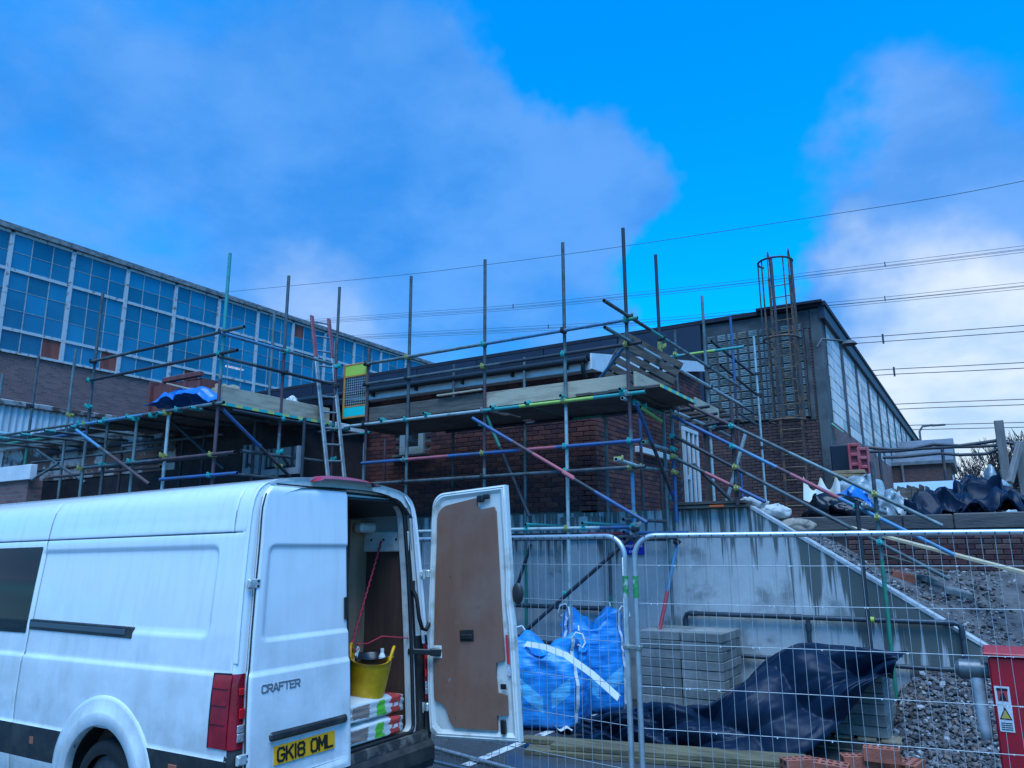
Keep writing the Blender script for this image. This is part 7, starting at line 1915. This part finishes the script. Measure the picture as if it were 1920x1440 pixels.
# pair of red plastic barriers in front of a dark crate
REDP = mat('faded_red_plastic', (.42, .055, .07), .5, col2=(.46, .14, .15), scale=3)
ba, bb_ = at(1562, 905, Y=17.0), at(1605, 832, Y=17.0)
q = MB(); q.box2((ba.x, 17.0, ba.z), (at(1594, 860, Y=17).x, 17.9, bb_.z), bev=.02); tag(q.build('dark_crate', mat('navy_black_crate', (.010, .014, .028), .45, var=.3, scale=4)), 'dark plastic crate standing at the corner of the brick hall', 'crate')
for px0, px1, py0, py1, lab in ((1594, 1611, 830, 893, 'faded red plastic barrier panel nearest the dark crate'), (1611, 1628, 838, 896, 'faded red plastic barrier panel, the outer of the pair by the crate')):
    a, b_ = at(px0, py1, Y=16.8), at(px1, py0, Y=16.8); W_ = b_.x - a.x; H_ = b_.z - a.z
    root = empty('road_barrier', (a.x, 16.8, a.z), lab, 'barrier', 'red barrier panels by the crate')
    for (u0, u1, v0, v1) in ((0, .22, 0, 1), (.78, 1, 0, 1), (.22, .78, 0, .10), (.22, .78, .90, 1), (.22, .78, .30, .40), (.22, .78, .60, .70)):
        q = MB(); q.box2((a.x + W_ * u0, 16.8 + .02 * u0, a.z + H_ * v0), (a.x + W_ * u1, 16.9, a.z + H_ * v1), bev=.01); q.build('frame_member', REDP, root)
    q = MB(); q.box2((a.x + W_ * .2, 16.86, a.z + H_ * .08), (a.x + W_ * .8, 16.89, a.z + H_ * .92)); q.build('back_web', mat('dull_red_web', (.30, .06, .08), .6), root)
for k, lab in enumerate(('lower cardboard-brown board on the sacks under the red barriers', 'upper cardboard-brown board on the sacks under the red barriers')):
    p = at(1592, 893 - 7 * k, Y=15.2); q = MB(); q.box((p.x, 15.2, p.z), (.55, .3, .06), Matrix.Rotation(.15 - .1 * k, 3, 'Z'), bev=.006); tag(q.build('offcut_board', mat('brown_offcut', (.36, .23, .13), .8, var=.3, scale=6)), lab, 'board', 'offcuts by the barriers')
for k, (y, xo) in enumerate(((14.2, -.1), (14.9, .35))):
    pass
# bent pipe guard rail with timber posts at the back of the terrace
gr = empty('pipe_guard_rail', (0, 20, TZ), 'sagging dark pipe guard rail on timber posts at the back of the terrace', 'guard rail')
GY = 17.6
def gpath(pts, r_): q = MB(); q.path([at(x, y, Y=GY) for x, y in pts], r_, 8); q.build('rail', RUSTD, gr)
gpath(((1620, 838), (1670, 843), (1710, 842), (1750, 833), (1800, 836), (1850, 829), (1870, 826), (1900, 832), (1912, 838)), .035)
gpath(((1622, 847), (1680, 846), (1730, 841), (1790, 838), (1840, 837), (1872, 835)), .032)
gpath(((1655, 858), (1690, 857), (1740, 852), (1762, 850), (1800, 853), (1850, 851), (1872, 842)), .032)
for px, pt in ((1648, 842), (1766, 838)):
    p = at(px, pt, Y=GY); q = MB(); q.tube((p.x, GY, TZ - .1), (p.x, GY, p.z), .03, 8); q.build('post', RUSTD, gr)
TPOST = mat('grey_timber_post', (.22, .21, .20), .85, var=.35, scale=4, stretch=(3, 3, .4))
for px, pt, w in ((1872, 789, .16), (1912, 828, .22)):
    p = at(px, pt, Y=GY); q = MB(); q.box2((p.x - w / 2, GY - w / 2, TZ - .1), (p.x + w / 2, GY + w / 2, p.z), bev=.01); q.build('timber_post', TPOST, gr)
a, b_ = at(1912, 832, Y=GY - .2), at(1893, 905, Y=GY - .5); q = MB(); q.box((a + b_) / 2, ((b_ - a).length, .1, .1), rot_to(b_ - a), bev=.008); q.build('raking_strut', TPOST, gr)
# small brick outbuilding further back
ob_ = empty('brick_outbuilding', (-2, 32, TZ), 'small dark brick outbuilding with flat grey roof beyond the guard rail', 'building')
a, b_ = at(1652, 915, Y=32), at(1779, 862, Y=32)
q = MB(); q.box2((a.x, 32, TZ - .1), (b_.x, 37, b_.z), bev=.01); q.build('wall', mat('outbuilding_brick', (.13, .075, .07), .9, var=.35, scale=6, stretch=(1, 1, 3)), ob_)
q = MB(); zt_ = at(1700, 842, Y=32).z; q.add([(a.x - .1, 31.9, b_.z), (b_.x + .15, 31.9, b_.z), (b_.x + .1, 37, zt_ + .9), (a.x - .1, 37, zt_ + .9), (a.x - .1, 31.9, b_.z - .12), (b_.x + .15, 31.9, b_.z - .12), (b_.x + .1, 37, b_.z - .12), (a.x - .1, 37, b_.z - .12)], [(0, 1, 2, 3), (4, 7, 6, 5), (0, 4, 5, 1), (1, 5, 6, 2), (2, 6, 7, 3), (3, 7, 4, 0)]); q.build('roof', LEAD, ob_)
q = MB(); q.box2((b_.x + .02, 32.6, TZ), (b_.x + .06, 33.6, b_.z - .5), bev=.01); q.build('door', WHITE, ob_)
q = MB(); x = at(1692, 880, Y=31.95).x; q.tube((x, 31.93, TZ), (x, 31.93, b_.z - .05), .05, 8); q.build('downpipe', LEAD, ob_)
# street lamp far behind
la = empty('street_lamp', (at(1723, 835, Y=70).x, 70, 0), 'thin grey street lamp far behind the hall roof end', 'street lamp')
p = at(1723, 800, Y=70); q = MB(); q.path([(p.x, 70, 0), (p.x, 70, p.z - .4), (p.x + .25, 70, p.z), (p.x + 1.0, 70, p.z + .05)], .09, 6); q.build('column', LEAD, la); q = MB(); q.box((p.x + 1.4, 70, p.z), (1.0, .3, .14), bev=.04); q.build('lamp_head', LEAD, la)
# bare trees
BARK = mat('bare_bark', (.085, .075, .075), .9, var=.3, scale=10)
def bare_tree(x, y, h, seed, label):
    rnd = random.Random(seed); root = empty('bare_tree', (x, y, 0), label, 'tree', 'bare trees beyond the terrace')
    tr_ = MB(); tw = MB()
    def grow(p, d, L_, r_, lev):
        q = tr_ if lev < 2 else tw; pts = [p]; n = 4; dd = d.copy()
        for i in range(n): dd = (dd + Vector((rnd.uniform(-.16, .16), rnd.uniform(-.16, .16), rnd.uniform(-.02, .12)))).normalized(); pts.append(pts[-1] + dd * L_ / n)
        q.path(pts, [r_ * (1 - .5 * i / n) for i in range(n + 1)], 5 if lev < 2 else 3, caps=False)
        if lev >= 5: return
        k = 3 if lev == 0 else rnd.choice((3, 4))
        for i in range(k):
            t_ = rnd.choice(pts[2:]); a = rnd.uniform(0, 6.283); sp_ = rnd.uniform(.4, .85); ax = Vector((math.cos(a), math.sin(a), 0))
            grow(t_, (dd * math.cos(sp_) + ax * math.sin(sp_) + Vector((0, 0, .1))).normalized(), L_ * rnd.uniform(.55, .78), max(r_ * .5, .022), lev + 1)
        grow(pts[-1], dd, L_ * .7, max(r_ * .5, .022), lev + 1)
    grow(Vector((x, y, 0)), Vector((rnd.uniform(-.05, .05), 0, 1)), h * .36, h * .022, 0)
    tr_.build('trunk', BARK, root, fix=False); o = tw.build('crown', BARK, root, fix=False)
for px, y, pt, seed, lab in ((1905, 48, 762, 3, 'tall bare tree behind the timber posts at the right edge'), (1850, 60, 838, 8, 'bare tree beyond the outbuilding, left of the tall one'), (1800, 62, 868, 12, 'smallest bare tree just right of the outbuilding'), (1960, 50, 790, 17, 'bare tree partly outside the picture at the right edge')):
    p = at(px, pt, Y=y); bare_tree(p.x, y, p.z, seed, lab)

# ================================================================== things on the platforms
# maroon cabinet, ply sheets and blue sheet on the wing platform
MAROON = mat('maroon_boards', (.20, .055, .05), .7, var=.35, scale=4, stretch=(4, 4, .4))
PT = LZ + .035
a, b_ = at(272, 790, Y=7.28), at(374, 690, Y=7.28)
cb_ = empty('door_stack', (a.x, 7.3, PT), 'maroon boarded doors stacked upright on the left platform', 'door stack')
wv = (b_.x - a.x)
for i in range(6):
    q = MB(); x0 = a.x + .35 + i * (wv - .35) / 6; q.box2((x0 + .004, 7.30, PT + .01), (x0 + (wv - .35) / 6 - .004, 7.34, PT + .64 - .012 * i), bev=.006); q.build('board', MAROON, cb_)
q = MB(); q.box2((a.x + .34, 7.28, PT + .64), (b_.x + .01, 7.36, PT + .72), bev=.01); q.build('top_rail', MAROON, cb_)
for i in range(3):
    q = MB(); q.box2((a.x + .0 + i * .06, 7.28 + .14 * i, PT), (a.x + .05 + i * .06, 7.42 + .14 * i, PT + .70), bev=.006); q.build('end_board', MAROON, cb_)
q = MB(); q.box2((a.x + .02, 7.34, PT), (b_.x, 7.66, PT + .62)); q.build('core', MAROON, cb_)
PLYS = mat('pale_chipboard', (.52, .44, .30), .8, col2=(.40, .32, .20), scale=9, bump=.3, bscale=60)
a, b_ = at(366, 735, Y=7.55), at(445, 694, Y=7.55)
for k, lab in enumerate(('front pale chipboard sheet standing behind the blue sheet on the platform', 'rear pale chipboard sheet standing on the platform')):
    q = MB(); n = 12; x0, x1 = a.x + .12 * k, b_.x + .03 * k; zt_ = PT + .62 - .05 * (1 - k)
    poly = [(x0, PT + .0), (x1, PT + .0), (x1, zt_ - .18)] + [(x1 - (x1 - x0) * i / n, zt_ - .16 * (1 - i / n) + random.uniform(-.02, .02)) for i in range(1, n + 1)]
    q.prism(poly, 'y', 7.52 + .06 * k, 7.54 + .06 * k); tag(q.build('chipboard_sheet', PLYS), lab, 'board', 'chipboard sheets on the platform')
def bs(u, v):
    a_, b__ = at(288, 770, Y=6.95), at(402, 760, Y=6.95); x = a_.x + (b__.x - a_.x) * u
    return (x, 6.80 + .45 * v, PT + .10 + .26 * math.sin(math.pi * min(1, u * .95 + .02)) ** .8 * math.sin(math.pi * (v * .8 + .15)))
sheet('blue_sheet', bs, 70, 40, BLUES, 'blue plastic sheet heaped on the left platform in front of the chipboard', 'sheeting', 1.3, .08, fq=2.6)
a, b_ = at(315, 727, Y=6.9), at(360, 738, Y=6.9); q = MB(); q.box((a + b_) / 2 + Vector((0, 0, .06)), ((b_ - a).length, .07, .02), rot_to(b_ - a), bev=.003); tag(q.build('offcut_batten', BOARD), 'short batten lying on the blue sheet on the platform', 'batten')
p = at(547, 746, X=LR - .3); crumple('plastic_bag', 'small white plastic bag caught behind the toe board', 'bag', (p.x, p.y, PT + .12), (.26, .22, .26), 6, WSH, .4)
# pallet leaning against the side rail of the front platform
lp_ = empty('leaning_pallet', (-4.0, 9.7, PZ), 'weathered timber pallet leaning on the corner of the front platform', 'pallet')
e1 = at(1122, 718, Y=9.75); e2 = at(1186, 642, Y=9.75); dl = (e2 - e1); 
o0 = at(1168, 700, Y=9.7); udir = Vector((.62, .52, -.42)).normalized(); vdir = Vector((.30, .15, .75)); vdir = (vdir - udir * vdir.dot(udir)).normalized(); ndir = udir.cross(vdir)
base = at(1140, 700, Y=9.6)
Mp = Matrix((udir, vdir, ndir)).transposed()
for i in range(6):
    q = MB(); q.box(base + vdir * (i * .125 - .02) + udir * .42, (.95, .095, .02), Mp, bev=.003); q.build('deck_slat', BOARDD, lp_)
for k in (0, .42, .84):
    q = MB(); q.box(base + udir * (k + .0) + vdir * .29 - ndir * .055, (.09, .72, .085), Mp, bev=.004); q.build('bearer', BOARDW, lp_)

# ================================================================== overhead lines
CABLE = mat('overhead_cable', (.03, .035, .05), .7)
def cable(pts, Y, r_, label, n=2, gap=0.0, spacers=(), grp='overhead power lines'):
    root = empty('power_line', at(*pts[0], Y=Y), label, 'power line', grp)
    P3 = [at(x, y, Y=Y) for x, y in pts]
    def sm(P):
        out = []
        for i in range(len(P) - 1):
            p0, p1, p2, p3 = P[max(i - 1, 0)], P[i], P[i + 1], P[min(i + 2, len(P) - 1)]
            for k in range(8):
                t_ = k / 8; out.append(.5 * ((2 * p1) + (p2 - p0) * t_ + (2 * p0 - 5 * p1 + 4 * p2 - p3) * t_ * t_ + (3 * p1 - p0 - 3 * p2 + p3) * t_ ** 3))
        out.append(P[-1]); return out
    S_ = sm(P3)
    for k in range(n):
        q = MB(); q.path([p + Vector((0, 0, -gap * k)) for p in S_], r_, 5); q.build('conductor', CABLE, root)
    for (px, py) in spacers:
        p = at(px, py, Y=Y); q = MB(); q.box(p + Vector((0, 0, -gap * (n - 1) / 2)), (.12, .12, gap * (n - 1) + .3)); q.build('spacer', CABLE, root)
cable(((300, 560), (440, 546), (740, 517), (908, 497), (1168, 462), (1500, 411), (1760, 370), (1990, 325)), 90, .035, 'single thin overhead wire, the highest crossing the sky', 1)
for pts, lab, sp_, Y, gap in (
    (((560, 601), (740, 588), (962, 572), (1168, 551), (1400, 525), (1659, 493), (1990, 452)), 'upper pair of overhead cables with spacers, above the ladder cage', ((962, 572), (1659, 493)), 110, .40),
    (((560, 606), (740, 594), (962, 578), (1168, 557), (1400, 531), (1659, 500), (1990, 460)), 'second pair of overhead cables, just below the upper pair', (), 112, .32),
    (((640, 630), (858, 619), (1028, 610), (1200, 600), (1535, 569), (1659, 557), (1990, 522)), 'pair of overhead cables meeting the roof edge of the brick hall', ((1028, 610), (1659, 557)), 110, .40),
    (((640, 635), (858, 625), (1028, 616), (1200, 606), (1535, 575), (1659, 563), (1990, 530)), 'pair of overhead cables just under the roof edge pair', (), 112, .32),
    (((1540, 638), (1655, 630), (1790, 620), (1990, 605)), 'pair of overhead cables in front of the bright cloud', ((1655, 630),), 60, .42),
    (((1560, 700), (1676, 692), (1800, 686), (1990, 676)), 'pair of overhead cables halfway down the bright cloud', ((1676, 692),), 60, .38),
    (((1600, 762), (1720, 756), (1850, 751), (1990, 746)), 'pair of overhead cables above the street lamp', (), 62, .38),
    (((1640, 799), (1760, 796), (1880, 793), (1990, 790)), 'lowest pair of overhead cables, above the bare trees', (), 64, .34)):
    cable(pts, Y, .03 if Y > 100 else .028, lab, 2, gap, sp_)
